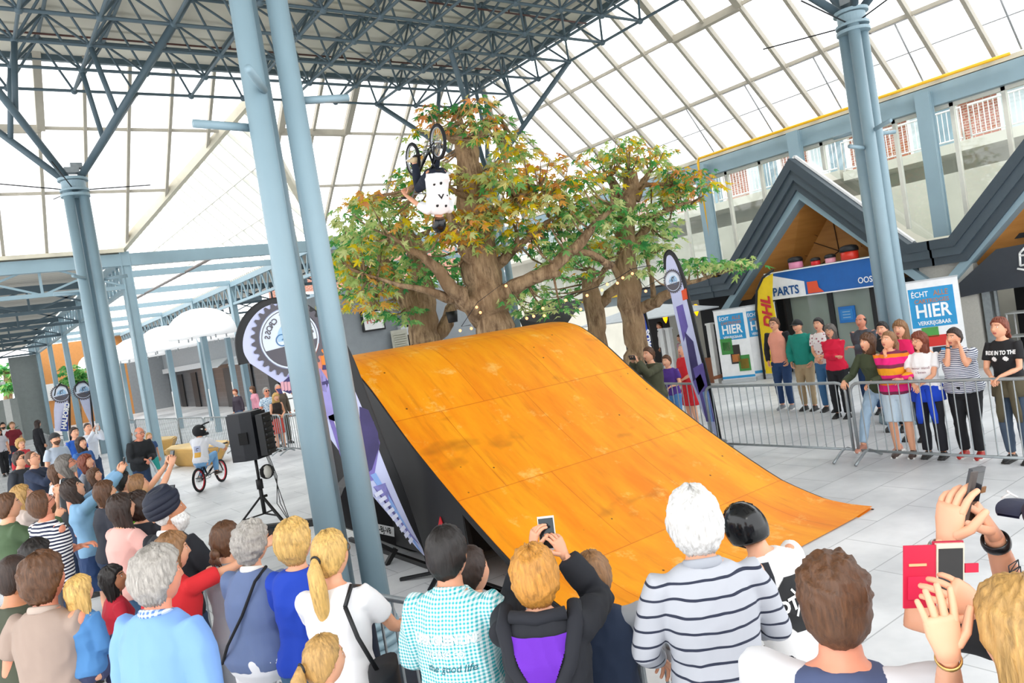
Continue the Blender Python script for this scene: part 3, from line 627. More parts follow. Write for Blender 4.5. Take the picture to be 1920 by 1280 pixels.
# =============== RAMP ===============
PR = [(4.42, .0), (4.7, .012), (5.0, .06), (5.5, .22), (6.0, .50), (6.45, .77), (6.9, 1.07), (7.4, 1.42), (7.8, 1.74), (8.15, 2.03), (8.4, 2.2), (8.65, 2.34), (8.95, 2.42), (9.3, 2.445), (9.8, 2.44)]
def prof(y):
    for (a, za), (b_, zb) in zip(PR, PR[1:]):
        if a <= y <= b_: return za+(zb-za)*(y-a)/(b_-a)
    return PR[-1][1]
def ply_mat():
    m, t, b = nt('orange_waxed_plywood'); co = coord(t)
    n1 = noise_(t, coord(t, (1.6, .35, .35)), 1.6, 5, .65); n2 = noise_(t, coord(t, (9, 1.1, 1.1)), 1.3, 5, .6); n3 = noise_(t, co, 2.6, 6, .7)
    c = mixc(t, ramp(t, n1, .34, .66), lin('#f08a00'), lin('#fdab14'))
    c = mixc(t, ramp(t, n2, .55, .8), c, lin('#d97f0c'))
    c = mixc(t, ramp(t, n3, .58, .76), c, lin('#fcd27a'))
    n5 = noise_(t, coord(t, (.9, 1.6, 1.6)), 1.1, 3, .6); c = mixc(t, ramp(t, n5, .62, .8), c, lin('#a8620f'))
    br = N(t, 'ShaderNodeTexBrick'); br.offset = .5; t.links.new(coord(t, (1, 1, 0)), br.inputs['Vector'])
    for k, v in (('Scale', 1), ('Mortar Size', .006), ('Brick Width', 1.22), ('Row Height', 1.1), ('Mortar Smooth', .3)): br.inputs[k].default_value = v
    br.inputs['Color1'].default_value = (1, 1, 1, 1); br.inputs['Color2'].default_value = lin('#f4ead8'); br.inputs['Mortar'].default_value = lin('#e2c49a')
    c = mixc(t, 1, c, br.outputs[0], 'MULTIPLY')
    vo = N(t, 'ShaderNodeTexVoronoi'); vo.inputs['Scale'].default_value = 3.2; t.links.new(co, vo.inputs['Vector'])
    c = mixc(t, ramp(t, vo.outputs['Distance'], .05, .03), c, lin('#5a3510'))
    t.links.new(c, b.inputs['Base Color']); b.inputs['Roughness'].default_value = .5; b.inputs['Specular IOR Level'].default_value = .25; bump(t, b, n3, .12); return m
rt = thing('bike_ramp', 'orange plywood landing ramp with black sides in the middle of the square', 'ramp', (3.81, 0, 0))
g = G(); ysm = []
for (a, za), (b_, zb) in zip(PR, PR[1:]):
    for k in range(3): ysm.append(a+(b_-a)*k/3)
ysm.append(9.8)
import bisect
def sprof(y): return sum(prof(min(9.8, max(4.42, y+o)))*w for o, w in ((-.12, .25), (0, .5), (.12, .25)))
nx = 10; vs = []
for y in ysm:
    for i in range(nx+1):
        x = 3.71*i/nx
        lift = 0
        if y < 5.0 and x > 3.3: lift = .05*(x-3.3)/.41*(5.0-y)
        vs.append((x, y, sprof(y)+.012+lift))
W_ = nx+1
g.add(vs, [(j*W_+i, j*W_+i+1, (j+1)*W_+i+1, (j+1)*W_+i) for j in range(len(ysm)-1) for i in range(nx)], None, True)
g.add([(x, y, z-.022) for x, y, z in vs], [(j*W_+i, (j+1)*W_+i, (j+1)*W_+i+1, j*W_+i+1) for j in range(len(ysm)-1) for i in range(nx)], None, True)
g.obj('riding_surface', ply_mat(), rt)
blk = M('#1b1a1b', .55, key='black_steel')
for x in (-.012, 3.722):
    g = G()
    for a, b_ in zip(ysm, ysm[1:]): g.beam((x, a, sprof(a)-.02), (x, b_, sprof(b_)-.02), .02, .055)
    g.obj('edge_rail', blk, rt)
for x in (.03, 3.64):
    g = G(); up = [(x, y, sprof(y)-.04) for y in ysm if y > 6.55]
    g.prism([(x, 6.62, .18)]+up+[(x, 9.8, .18)], (.04, 0, 0)); g.obj('side_panel', M('#242324', .6, key='black_cladding'), rt)
g = G(); g.box((1.85, 9.78, 1.3), (3.7, .05, 2.2)); g.obj('back_panel', blk, rt)
for x in (.06, 1.8, 3.6):
    g = G(); g.beam((x, 5.6, .03), (x, 6.6, .03), .05, .06); g.beam((x, 6.6, .02), (x, 6.62, 1.0-.2), .05, .05); g.beam((x, 5.72, .03), (x, 5.74, sprof(5.74)-.05), .04, .04); g.beam((x, 5.6, .03), (x, 9.7, .03), .05, .05); g.obj('support_frame', blk, rt)
g = G(); g.box((1.85, 6.9, .5), (3.5, .03, .6)); g.obj('cross_panel', blk, rt)
# red reflector triangle on the side
g = G(); a, b_, c_ = P(826, 968, x=3.83), P(820, 1000, x=3.83), P(838, 1000, x=3.83)
g.prism([q-V((3.81, 0, 0)) for q in (a, b_, c_)], (-.01, 0, 0)); g.obj('reflector', M('#d8242a', .3), rt)
# hitch side of the trailer sticking out
tr = thing('trailer_chassis', 'black trailer end with number plate and prop leg beside the ramp', 'trailer', (0, 0, 0))
g = G(); g.prism([P(645, 915, y=8.25), P(662, 895, y=8.25), P(800, 930, y=8.25), P(790, 1035, y=8.25), P(770, 1033, y=8.25), P(640, 985, y=8.25), P(632, 948, y=8.25)], (0, .25, 0)); g.obj('end_panel', M('#212021', .5), tr)
g = G(); g.beam(P(610, 985, y=8.3), P(668, 968, y=8.3), .08, .1); g.beam(P(610, 985, y=8.3)+V((-.5, .8, 0)), P(668, 968, y=8.3), .08, .08); g.obj('drawbar', blk, tr)
g = G(); g.beam(P(700, 1015, y=8.2), P(742, 1035, y=8.2), .04, .05); g.beam(P(742, 1028, y=8.2), P(724, 1060, y=8.2), .05, .05); g.box(P(729, 1063, y=8.2)+V((0, 0, .01)), (.16, .14, .03)); g.obj('prop_leg', blk, tr)
pa, pb, pc, pd = P(700, 980, y=8.23), P(738, 988, y=8.23), P(739, 1006, y=8.23), P(698, 997, y=8.23)
g = G(); g.prism([pa, pb, pc, pd], (0, -.008, 0)); pl = g.obj('number_plate', white(), tr)
ax_ = (pb-pa).normalized(); textg('S-BJ-V8', .1, (pa+pb+pc+pd)/4+V((0, -.012, 0)), ax_, V((0, 0, 1)), black(), bold=.002, sx=.62, ext=0).obj('plate_lettering', None, pl)
# =============== FLAGS ===============
def poly(pts, n=(0, -1, 0), th=.004, m=None, g=None):
    g = g or G(); g.prism(pts, V(n)*th, m); return g
def gear(g, c, ax, ay, nn, R0, mt, teeth=30, th=.006):
    o = []; i_ = []
    for k in range(teeth*4):
        a = 2*pi*k/(teeth*4); r = R0*(1.0 if k % 4 in (0, 1) else .9); o.append(c+ax*cos(a)*r+ay*sin(a)*r+nn*th); i_.append(c+ax*cos(a)*R0*.80+ay*sin(a)*R0*.80+nn*th)
    n = len(o); g.add(o+i_, [(k, (k+1) % n, n+(k+1) % n, n+k) for k in range(n)], mt)
def disc(g, c, ax, ay, nn, r0, r1, mt, th, a0=0, a1=2*pi, n=40):
    o = [c+ax*cos(a0+(a1-a0)*k/n)*r1+ay*sin(a0+(a1-a0)*k/n)*r1+nn*th for k in range(n+1)]
    if r0 <= 0: g.add(o, [list(range(n+1))], mt)
    else:
        i_ = [c+ax*cos(a0+(a1-a0)*k/n)*r0+ay*sin(a0+(a1-a0)*k/n)*r0+nn*th for k in range(n+1)]; g.add(o+i_, [(k, k+1, n+2+k, n+1+k) for k in range(n)], mt)
gm = M('#5d5a62', .6, 0, .02, key='print')
def emblem(par, c, ax, ay, R0, mirror=True, text=True):
    nn = ax.cross(ay); g = G(); gear(g, c, ax, ay, nn, R0, gm)
    disc(g, c, ax, ay, nn, 0, R0*.78, M('#dfe9f7', .6, 0, .02), .007); disc(g, c, ax, ay, nn, R0*.72, R0*.74, gm, .009)
    disc(g, c, ax, ay, nn, 0, R0*.72, gm, .0085, R(200), R(352), 30)
    disc(g, c+ax*R0*.1+ay*R0*.02, ax, ay, nn, 0, R0*.42, M('#a9cdea', .6, 0, .02), .0088, R(-12), R(190), 30)
    q = lambda a, b_: c+ax*a*R0+ay*b_*R0
    bl = M('#4b7fae', .6)
    for cx_ in (-.22, .26): disc(g, q(cx_, -.02-.12*(cx_ > 0)), ax, ay, nn, R0*.13, R0*.16, bl, .011)
    for a, b_, w_, mm in (((-.22, -.02), (0, .12), .03, bl), ((0, .12), (.2, .02), .03, bl), ((0, .12), (-.02, -.1), .03, bl), ((-.06, .12), (.02, .32), .1, gm), ((.02, .32), (.2, .3), .08, gm), ((.1, .3), (.22, .1), .05, gm), ((-.06, .14), (.04, -.02), .06, gm)):
        A, B = q(*a), q(*b_); d = (B-A).normalized(); s = nn.cross(d)*w_*R0/2; g.add([A-s+nn*.012, B-s+nn*.012, B+s+nn*.012, A+s+nn*.012], [(0, 1, 2, 3)], mm)
    g.ell(q(.24, .36)+nn*.006, (R0*.06, R0*.02, R0*.06), gm, 8, 6)
    eo = g.obj('gear_emblem', None, par)
    if text:
        txt = 'AMSTERDAM CITY CROSS'[5:]; g = G(); n = len(txt); g2 = None
        for k, ch in enumerate(txt):
            a = R(160)-R(140)*k/(n-1) if not mirror else R(10)+R(160)*k/(n-1)
            if ch == ' ': continue
            rad = ax*cos(a)+ay*sin(a); tan = (ax*sin(a)-ay*cos(a))
            if mirror: tan = -tan
            textg(ch, R0*.2, c+rad*R0*.58, tan, rad, gm, g, bold=R0*.004, ext=(.0125 if not mirror else -.0125))
        g.obj('emblem_lettering', None, eo)
pale = M('#cdd2f4', .7, 0, .12, 2.5, key='flag_cloth'); viol = M('#6f62b0', .7, 0, .25, 4, key='flag_print'); dviol = M('#463f72', .7, 0, .25, 5, key='flag_print'); skyb = M('#8fb3ee', .7, 0, .1, 3, key='flag_print')
# big teardrop flag left of the ramp
YF = 7.45
fl = thing('teardrop_flag', 'large teardrop race flag with a gear emblem left of the ramp', 'flag', (3.78, 7.2, 0))
def F(px, py, dy=0): return P(px, py, y=YF+dy)-V((3.78, 7.2, 0))
outer = [(806, 1072), (780, 985), (752, 905), (722, 830), (690, 745), (662, 672), (640, 632), (610, 598), (578, 573), (545, 561), (512, 560), (480, 572), (456, 598), (444, 630), (444, 655), (450, 684)]
inner = [(804, 1050), (770, 985), (735, 905), (705, 830), (673, 750), (645, 690), (622, 646), (596, 611), (568, 586), (540, 572), (512, 570), (486, 582), (466, 606), (456, 634), (457, 660), (468, 680)]
def smooth_(pts, n=4):
    o = []
    for i in range(len(pts)-1):
        p0, p1, p2, p3 = pts[max(0, i-1)], pts[i], pts[i+1], pts[min(len(pts)-1, i+2)]
        for k in range(n):
            t_ = k/n; o.append(tuple(.5*(2*p1[j]+(p2[j]-p0[j])*t_+(2*p0[j]-5*p1[j]+4*p2[j]-p3[j])*t_*t_+(3*p1[j]-p0[j]-3*p2[j]+p3[j])*t_**3) for j in (0, 1)))
    return o+[pts[-1]]
outer, inner = smooth_(outer), smooth_(inner)
g = G(); g.prism([F(*q) for q in inner]+[F(560, 740), F(640, 850), F(700, 930), F(783, 1028)], (0, .012, 0)); g.obj('cloth', pale, fl)
g = G()
for k in range(len(outer)-1): g.prism([F(*outer[k]), F(*outer[k+1]), F(*inner[k+1]), F(*inner[k])], (0, .02, 0))
g.obj('pole_sleeve', black(), fl)
g = G(); g.tube([F(*q, .0)+V((0, .01, 0)) for q in outer], .012, seg=6); g.tube([F(806, 1072), F(816, 1095)], .016, seg=6); g.obj('pole', black(), fl)
g = G()
for k in range(4): a = R(45+90*k); g.beam((.02, .0, .06), (.02+.45*cos(a), .45*sin(a), .02), .04, .03)
g.obj('foot', black(), fl)
def shp(pts, m, k): return poly([F(*q) for q in pts], (0, -1, 0), .003+.002*k, m)
shp([(586, 640), (606, 646), (618, 690), (612, 735), (596, 730)], M('#d98a78', .7), 1).obj('print_shape', None, fl)
shp([(599, 655), (612, 655), (616, 690), (604, 690)], M('#ee8a35', .7), 3).obj('print_shape', None, fl)
shp([(604, 684), (618, 684), (620, 692), (604, 693)], dviol, 4).obj('print_shape', None, fl)
shp([(538, 705), (560, 690), (600, 690), (620, 720), (628, 790), (600, 780), (570, 730)], M('#a59fe0', .7, 0, .2, 5, key='flag_print'), 1).obj('print_shape', None, fl)
shp([(530, 716), (541, 706), (553, 712), (556, 730), (543, 738), (531, 733)], dviol, 2).obj('print_shape', None, fl)
for k in range(4): shp([(526+6*k, 716), (531+6*k, 715), (533+6*k, 731), (528+6*k, 733)], M('#e0a8b4', .7), 3).obj('print_finger', None, fl)
shp([(517, 729), (526, 728), (530, 737), (524, 738)], dviol, 3).obj('print_shape', None, fl)
shp([(603, 716), (640, 706), (641, 711), (604, 722)], dviol, 3).obj('print_shape', None, fl)
shp([(615, 780), (640, 770), (700, 790), (712, 830), (700, 900), (680, 905), (640, 860)], M('#8577c4', .7, 0, .3, 5, key='flag_print'), 1).obj('print_shape', None, fl)
shp([(674, 762), (690, 768), (708, 810), (711, 835), (697, 880), (690, 885), (676, 830)], dviol, 2).obj('print_shape', None, fl)
shp([(626, 790), (648, 770), (660, 790), (640, 838)], white(), 2).obj('print_shape', None, fl)
shp([(694, 890), (704, 886), (790, 1035), (783, 1028), (740, 960)], skyb, 2).obj('print_shape', None, fl)
shp([(700, 912), (722, 905), (734, 960), (786, 1020), (765, 1000)], M('#8f8ccf', .7, 0, .3, 12, key='flag_print'), 3).obj('print_shape', None, fl)
g = G()
for k in range(9):
    x, y = 700+8*k, 925+11*k
    g.add([F(x, y)+V((0, -.016, 0)), F(x+14-k, y-8)+V((0, -.016, 0)), F(x+18-k, y-2)+V((0, -.016, 0)), F(x+4, y+7)+V((0, -.016, 0))], [(0, 1, 2, 3)], M('#e3e6ff', .7))
g.obj('print_shape', None, fl)
axx = (F(600, 629)-F(470, 650)).normalized(); ayy = V((0, 0, 1)); axx = V((1, 0, 0))
emblem(fl, F(543, 634)+V((0, -.004, 0)), axx, ayy, .385, True)
# slim flag right of the ramp (seen nearly edge on)
fr = thing('feather_flag', 'slim feather race flag with gear emblem on the right of the ramp', 'flag', (9.4, 7.95, 0))
o9 = V((9.4, 7.95, 0)); XF = 9.5
def FR(px, py): return P(px, py, x=XF)-o9
ol = [(1355, 838), (1342, 770), (1328, 705), (1312, 640), (1297, 575), (1283, 520), (1270, 485), (1258, 470), (1250, 471), (1245, 483), (1246, 505)]
il = [(1347, 828), (1337, 770), (1322, 705), (1306, 640), (1291, 575), (1278, 525), (1267, 493), (1258, 479), (1251, 480), (1249, 490), (1249, 505)]
ol, il = smooth_(ol), smooth_(il)
g = G(); g.prism([FR(*q) for q in il]+[FR(1256, 545), FR(1272, 620), FR(1290, 700), FR(1318, 775)], (.01, 0, 0)); g.obj('cloth', pale, fr)
g = G()
for k in range(len(ol)-1): g.prism([FR(*ol[k]), FR(*ol[k+1]), FR(*il[k+1]), FR(*il[k])], (.02, 0, 0))
g.obj('pole_sleeve', black(), fr)
g = G(); g.tube([FR(*q) for q in ol], .012, seg=6); g.obj('pole', black(), fr)
for pts, m, k in (([(1268, 575), (1280, 570), (1290, 612), (1282, 640)], viol, 1), ([(1284, 622), (1300, 640), (1312, 700), (1300, 715)], dviol, 2), ([(1300, 715), (1314, 700), (1322, 722), (1310, 740)], viol, 3), ([(1278, 545), (1287, 540), (1290, 560), (1281, 563)], M('#e2562e', .7), 3), ([(1300, 690), (1318, 680), (1340, 790), (1325, 790)], viol, 3), ([(1318, 735), (1328, 730), (1338, 790), (1330, 790)], skyb, 4)):
    poly([FR(*q) for q in pts], (-1, 0, 0), .003+.002*k, m).obj('print_shape', None, fr)
emblem(fr, FR(1262, 527)+V((-.004, 0, 0)), V((0, -1, 0)), V((0, 0, 1)), .2, False, False)
def small_flag(pts, y, col, base, label, em=None, txt=None, sleeve=None):
    t = thing('feather_flag', label, 'flag', base); b_ = V(base)
    g = G(); g.prism([P(*q, y=y)-b_ for q in pts], (0, .02, 0)); g.obj('cloth', M(col, .7), t)
    g = G(); sv = [P(*q, y=y)-b_ for q in sleeve]; lo = min(sv, key=lambda q: q.z); sv = ([V((lo.x, 0, 0))] if lo is sv[0] else [])+sv+([V((lo.x, 0, 0))] if lo is sv[-1] else []); g.tube(sv, .035, seg=6); g.obj('pole', black(), t)
    if em: emblem(t, P(*em[0], y=y-.02)-b_, V((1, 0, 0)), V((0, 0, 1)), em[1], False, False)
    if txt:
        A, B = P(*txt[1], y=y-.03)-b_, P(*txt[2], y=y-.03)-b_; d = (B-A).normalized()
        textg(txt[0], txt[3], (A+B)/2, d, V((0, -1, 0)).cross(d), M(txt[4], .6), bold=.01).obj('lettering', None, t)
    return t
pb_ = P(1240, 735, y=12.4)
small_flag([(1204, 580), (1210, 582), (1224, 640), (1234, 732), (1224, 722), (1213, 650)], 12.4, '#2c4fc0', (pb_.x, 12.4, 0), 'narrow blue feather flag behind the ramp edge', None, ('HALFORDS', (1228, 715), (1210, 600), .2, '#f4f6ff'), [(1237, 760), (1232, 720), (1222, 640), (1208, 582)])
small_flag([(105, 735), (111, 724), (120, 722), (127, 728), (128, 760), (128, 808), (103, 808), (101, 770)], 30, '#d6d9f2', (2.9, 30, 0), 'pale feather flag with a dark blue lower corner on the left', ((114, 738), .32), None, [(131, 812), (130, 740), (124, 724), (112, 720), (104, 730), (102, 742)])
g = G(); g.prism([P(q[0], q[1], y=29.95) for q in ((127, 752), (128, 808), (113, 808), (118, 775))], (0, -.02, 0), M('#26479f', .6)); o = g.obj('flag_panel'); tag(o, 'dark blue panel with white upright lettering on the left flag', 'banner')
A, B = P(120, 802, y=29.9), P(126, 757, y=29.9); d = (B-A).normalized(); textg('HALFORD', .2, (A+B)/2, d, V((0, -1, 0)).cross(d), white(), bold=.01).obj('lettering', None, o)
small_flag([(141, 728), (146, 718), (158, 716), (168, 730), (172, 800), (158, 770)], 33, '#d6d9f2', (3.6, 33, 0), 'pale feather flag leaning left behind the big column', ((156, 732), .36), None, [(142, 735), (141, 725), (147, 717), (158, 714), (168, 725), (175, 800)])
t = thing('beach_flag', 'tall yellow feather flag with red letters beside the banners', 'flag', (16.9, 11.95, 0))
Y_ = lambda px, py: P(px, py, x=16.85)-V((16.9, 11.95, 0))
g = G(); g.prism([Y_(*q) for q in ((1449, 512), (1432, 522), (1421, 545), (1420, 580), (1428, 640), (1436, 700), (1462, 700), (1456, 600), (1448, 560))], (.01, 0, 0)); g.obj('cloth', M('#f4cf10', .6), t)
g = G(); g.tube([Y_(*q) for q in ((1450, 506), (1430, 520), (1419, 545), (1418, 580), (1430, 680), (1435, 716))], .03, seg=6); g.obj('pole', black(), t)
A, B = Y_(1446, 628), Y_(1434, 545); d = (A-B).normalized(); textg('DHL', .38, (A+B)/2+V((-.02, 0, 0)), -d, V((-1, 0, 0)).cross(-d), M('#cc1d2b', .5), bold=.015, sx=1.1, shear=.3).obj('lettering', None, t)
# =============== ROLL-UP BANNERS ===============
bb = M('#2496cf', .5)
def rollup(x, y, rz, h, wd, label, products):
    t = thing('roll_up_banner', label, 'banner', (x, y, 0), rz)
    g = G(); g.box((0, 0, h/2+.05), (wd, .012, h)); g.obj('panel', M('#f1f2f3', .45), t)
    G().box((0, 0, .05), (wd+.06, .16, .09)).obj('foot', M('#b8bcbf', .4), t)
    G().box((0, 0, h+.06), (wd+.02, .03, .03)).obj('top_bar', M('#b8bcbf', .4), t)
    k = wd/.85
    g = G(); g.box((0, -.008, h-.42*k), (.68*k, .004, .68*k)); sq = g.obj('blue_square', bb, t)
    g = G(); wf = M('#f5f7f8', .5); br = M('#b27b56', .5)
    textg('ÉCHT', .13*k, (-.17*k, -.012, h-.19*k), (1, 0, 0), (0, 0, 1), wf, g, bold=.002, sx=.8); textg('ALLE', .13*k, (.15*k, -.012, h-.19*k), (1, 0, 0), (0, 0, 1), br, g, bold=.002, sx=.8)
    textg('CARTRIDGES', .1*k, (0, -.012, h-.31*k), (1, 0, 0), (0, 0, 1), br, g, bold=.002, sx=.9)
    textg('HIER', .32*k, (0, -.012, h-.49*k), (1, 0, 0), (0, 0, 1), wf, g, bold=.008, sx=.8); textg('VERKRIJGBAAR', .095*k, (0, -.012, h-.69*k), (1, 0, 0), (0, 0, 1), wf, g, bold=.002, sx=.78)
    g.obj('banner_lettering', None, sq)
    for (a, z, w_, hh, c, nm) in products:
        g = G(); g.box((a, -.012, z), (w_, .01, hh), M(c, .5)); g.obj(nm, None, t)
    return t
hd = R(-59)
rollup(16.45, 12.85, R(-66), 1.9, .85, 'white roll-up banner reading HIER with battery pictures by the restaurant', [(-.2, .98, .3, .42, '#3d8a3e', 'battery_pack_picture'), (-.2, .98, .2, .22, '#d9d4b8', 'battery_pack_picture'), (.0, .75, .26, .5, '#2c2420', 'battery_pack_picture'), (0, .65, .2, .2, '#c77b3a', 'battery_pack_picture'), (.2, .5, .3, .42, '#3d8a3e', 'battery_pack_picture'), (.2, .48, .22, .26, '#b98a2e', 'battery_pack_picture'), (0, .15, .85, .06, '#2496cf', 'blue_stripe')])
rollup(17.0, 12.35, R(-48), 1.9, .85, 'second white roll-up banner with a round black picture half behind the first', [(.1, .75, .2, .22, '#26282c', 'round_picture'), (0, .2, .85, .07, '#2496cf', 'blue_stripe')])
rollup(15.9, 7.45, R(-66), 2.0, 1.0, 'white roll-up banner with printer cartridge pictures right of the column', [(-.1, 1.0, .3, .2, '#4f9a44', 'cartridge_picture'), (.0, .82, .55, .22, '#d42c24', 'cartridge_picture'), (.15, .62, .5, .14, '#1d2530', 'cartridge_picture'), (.15, .62, .2, .08, '#2a9be0', 'cartridge_picture'), (-.1, .46, .3, .2, '#e6d21c', 'cartridge_picture'), (.25, .44, .22, .26, '#55a043', 'cartridge_picture')])
# =============== BARRIERS ===============
def make_barrier(L, h=1.05, nb=18, label='', group=None):
    t = thing('crowd_barrier', label, 'barrier', (0, 0, 0), 0, group); r = .13; g = G(); z0 = .14
    pts = [(-L/2, 0, z0-.02)]+[(-L/2, 0, h-r)]
    for k in range(1, 5): a = R(180-90*k/4); pts.append((-L/2+r+r*cos(a), 0, h-r+r*sin(a)))
    pts += [(-x, y, z) for x, y, z in pts[::-1]]
    g.tube(pts, .021, seg=8); g.tube([(-L/2, 0, z0), (L/2, 0, z0)], .018, seg=8); g.obj('frame', galv(), t)
    bar = G().tube([(0, 0, z0), (0, 0, h)], .0085, seg=6, cap=False).mesh('bar', galv())
    for k in range(1, nb+1):
        b_ = bpy.data.objects.new('bar', bar); COL.objects.link(b_); b_.parent = t; b_.location = (-L/2+L*k/(nb+1), 0, 0)
    for s in (-1, 1):
        x = s*(L/2-.12); g = G(); g.tube([(x, -.33, .02), (x, -.25, .06), (x, -.06, z0), (x, .06, z0), (x, .25, .06), (x, .33, .02)], .018, seg=8); g.obj('foot', galv(), t)
    return t
def put_barrier(a, b_, label, proto, group=None):
    a, b_ = V((*a, 0)), V((*b_, 0)); c = (a+b_)/2; d = b_-a
    t = dup(proto, c, math.atan2(d.y, d.x), label, group)
    return t
bp = make_barrier(2.35, nb=17, label='steel crowd barrier right of the slim flag, in front of the people by the shop')
bp.location = (9.47, 6.9, 0); bp.rotation_euler = (0, 0, R(-89))
B = lambda a, b_, l, grp=None: put_barrier(a, b_, l, bp, grp)
B((9.45, 5.66), (9.45, 3.25), 'steel crowd barrier the five women lean on at the right'); B((9.45, 3.2), (9.45, .8), 'steel crowd barrier leaving the picture at the right edge')
B((9.75, 8.25), (10.1, 10.6), 'steel crowd barrier behind the ramp before the boy in purple')
nr = [(2.93, .35), (2.32, 2.58), (1.72, 4.9), (1.18, 7.1)]
for k in range(3): B(nr[k], nr[k+1], ['nearest steel crowd barrier under the big man at lower right', 'steel crowd barrier between the navy vest boy and the striped jumper', 'steel crowd barrier beside the white shirt ponytail woman'][k])
lr = [(1.25, 7.3), (1.65, 9.6), (2.1, 11.9), (2.45, 14.2), (2.75, 16.5), (3.0, 18.8)]
for k in range(5): B(lr[k], lr[k+1], 'steel crowd barrier along the left crowd, number %s from the front' % ['one', 'two', 'three', 'four', 'five'][k])
far = [(4.9, 35.0), (5.2, 32.6), (5.45, 30.2), (5.75, 27.8), (6.0, 25.4), (6.3, 23.0)]
for k in range(5): B(far[k], far[k+1], 'steel crowd barrier in the far row below the dome lamps', 'far barriers under the domes')
B((6.4, 22.4), (6.65, 20.2), 'steel crowd barrier under the blonde woman leaning behind the speaker'); B((6.75, 20.0), (7.0, 17.8), 'steel crowd barrier left of the big flag before the man in black')
for k in range(5):
    a, b_ = (2.3, 40-2.5*k), (2.3, 37.6-2.5*k); t = thing('solid_barrier', 'grey mesh-covered barrier in the left arcade row', 'barrier', ((a[0]+b_[0])/2, (a[1]+b_[1])/2, 0), R(90), 'grey covered barriers')
    G().box((0, 0, .65), (2.3, .02, .85)).obj('panel', M('#83898b', .6), t); g = G(); g.tube([(-1.17, 0, .1), (-1.17, 0, 1.08), (1.17, 0, 1.08), (1.17, 0, .1)], .025, seg=6); g.obj('frame', galv(), t)
    for s in (-1, 1): G().tube([(s, -.35, .03), (s, 0, .2), (s, .35, .03)], .02, seg=6).obj('foot', galv(), t)
# =============== SPEAKER ===============
t = thing('speaker_stand', 'black tripod stand carrying the loudspeaker', 'speaker stand', (3.3, 11.35, 0))
g = G(); g.tube([(0, 0, .35), (0, 0, .8)], .03); g.tube([(0, 0, .75), (0, 0, 1.2)], .022); g.obj('pole', blk, t)
G().tube([(0, 0, .72), (0, 0, .86)], .05).tube([(0, 0, .6), (.08, 0, .6)], .02).obj('collar', blk, t)
for k in range(3): a = R(-70+120*k); G().beam((0, 0, .62), (.62*cos(a), .62*sin(a), .03), .03, .025).beam((.0, 0, .35), (.33*cos(a), .33*sin(a), .32), .02, .02).obj('leg', blk, t)
t = thing('loudspeaker', 'large black loudspeaker on a tripod left of the flag', 'loudspeaker', (3.27, 11.4, 1.17), R(-42))
g = G(); g.prism([(-.22, -.16, 0), (.0, -.21, 0), (.17, -.16, 0), (.24, .16, 0), (-.2, .2, 0)], (0, 0, .68)); c_ = g.obj('cabinet', M('#1e2026', .55, bmp=.2, sc=60), t)
g = G(); g.box((.27, .0, .34), (.1, .3, .6)); 
for k in range(7): g.box((.33, 0, .1+.08*k), (.04, .26, .03))
g.obj('rear_fins', black(), t); G().box((.02, -.2, .33), (.13, .04, .17)).obj('handle_recess', M('#050506', .8), t); G().prism([(-.2, -.14, .68), (.0, -.19, .68), (.16, -.14, .68), (.2, .14, .68), (-.18, .18, .68)], (0, 0, .02)).obj('top_plate', M('#2b2d33', .5), t)
g = G()
for k in range(3): g.tube([(.2+.02*k, .0, .1), (.3+.02*k, -.02, -.3), (.36-.05*k, 0, -.7), (.44, .03*k, -1.14)], .006, seg=5)
g.obj('cable', M('#2b2b2b', .6), t)
t = thing('stage_light', 'small round clear lamp clamped to the speaker stand', 'lamp', (3.42, 11.3, .95)); g = G(); g.ell((0, 0, 0), (.07, .06, .1)); g.obj('lens', M('#d9d6cc', .2), t); G().torus((0, 0, 0), (0, 1, 0), .09, .02).box((-.07, 0, 0), (.05, .06, .12)).obj('housing', blk, t)
# wooden planter benches in the far
for k, (x, y, s, rz) in enumerate(((5.0, 22.4, 1.2, R(-75)), (4.85, 27.6, 1.05, R(-75)))):
    t = thing('boat_bench', ['light timber boat-shaped bench behind the cyclist', 'light timber boat-shaped bench beyond the left post'][k], 'bench', (x, y, 0), rz)
    g = G(); g.rings([((0, 0, z), (r*s, 0, 0), (0, r*.42*s, 0)) for z, r in ((0, .8), (.05, .9), (.42, 1.25), (.5, 1.28))], seg=6, sm=False); g.obj('hull', M('#c59b55', .6, 0, .15, 2), t)
    g = G(); g.rings([((0, 0, z), (1.2*s, 0, 0), (0, .5*s, 0)) for z in (.5, .53)], seg=6, sm=False); g.obj('seat', M('#d8b878', .6), t)
# stuff on the floor beside the near column
t = thing('rubber_mat', 'dark rubber mat and tub standing at the foot of the near column', 'mat', (0, 0, 0))
g = G(); g.rings([((2.85, 5.35, .012), (.75, 0, 0), (0, .6, 0)), ((2.85, 5.35, .05), (.72, 0, 0), (0, .57, 0))], seg=24, sm=False); g.obj('mat', M('#26262e', .4), t)
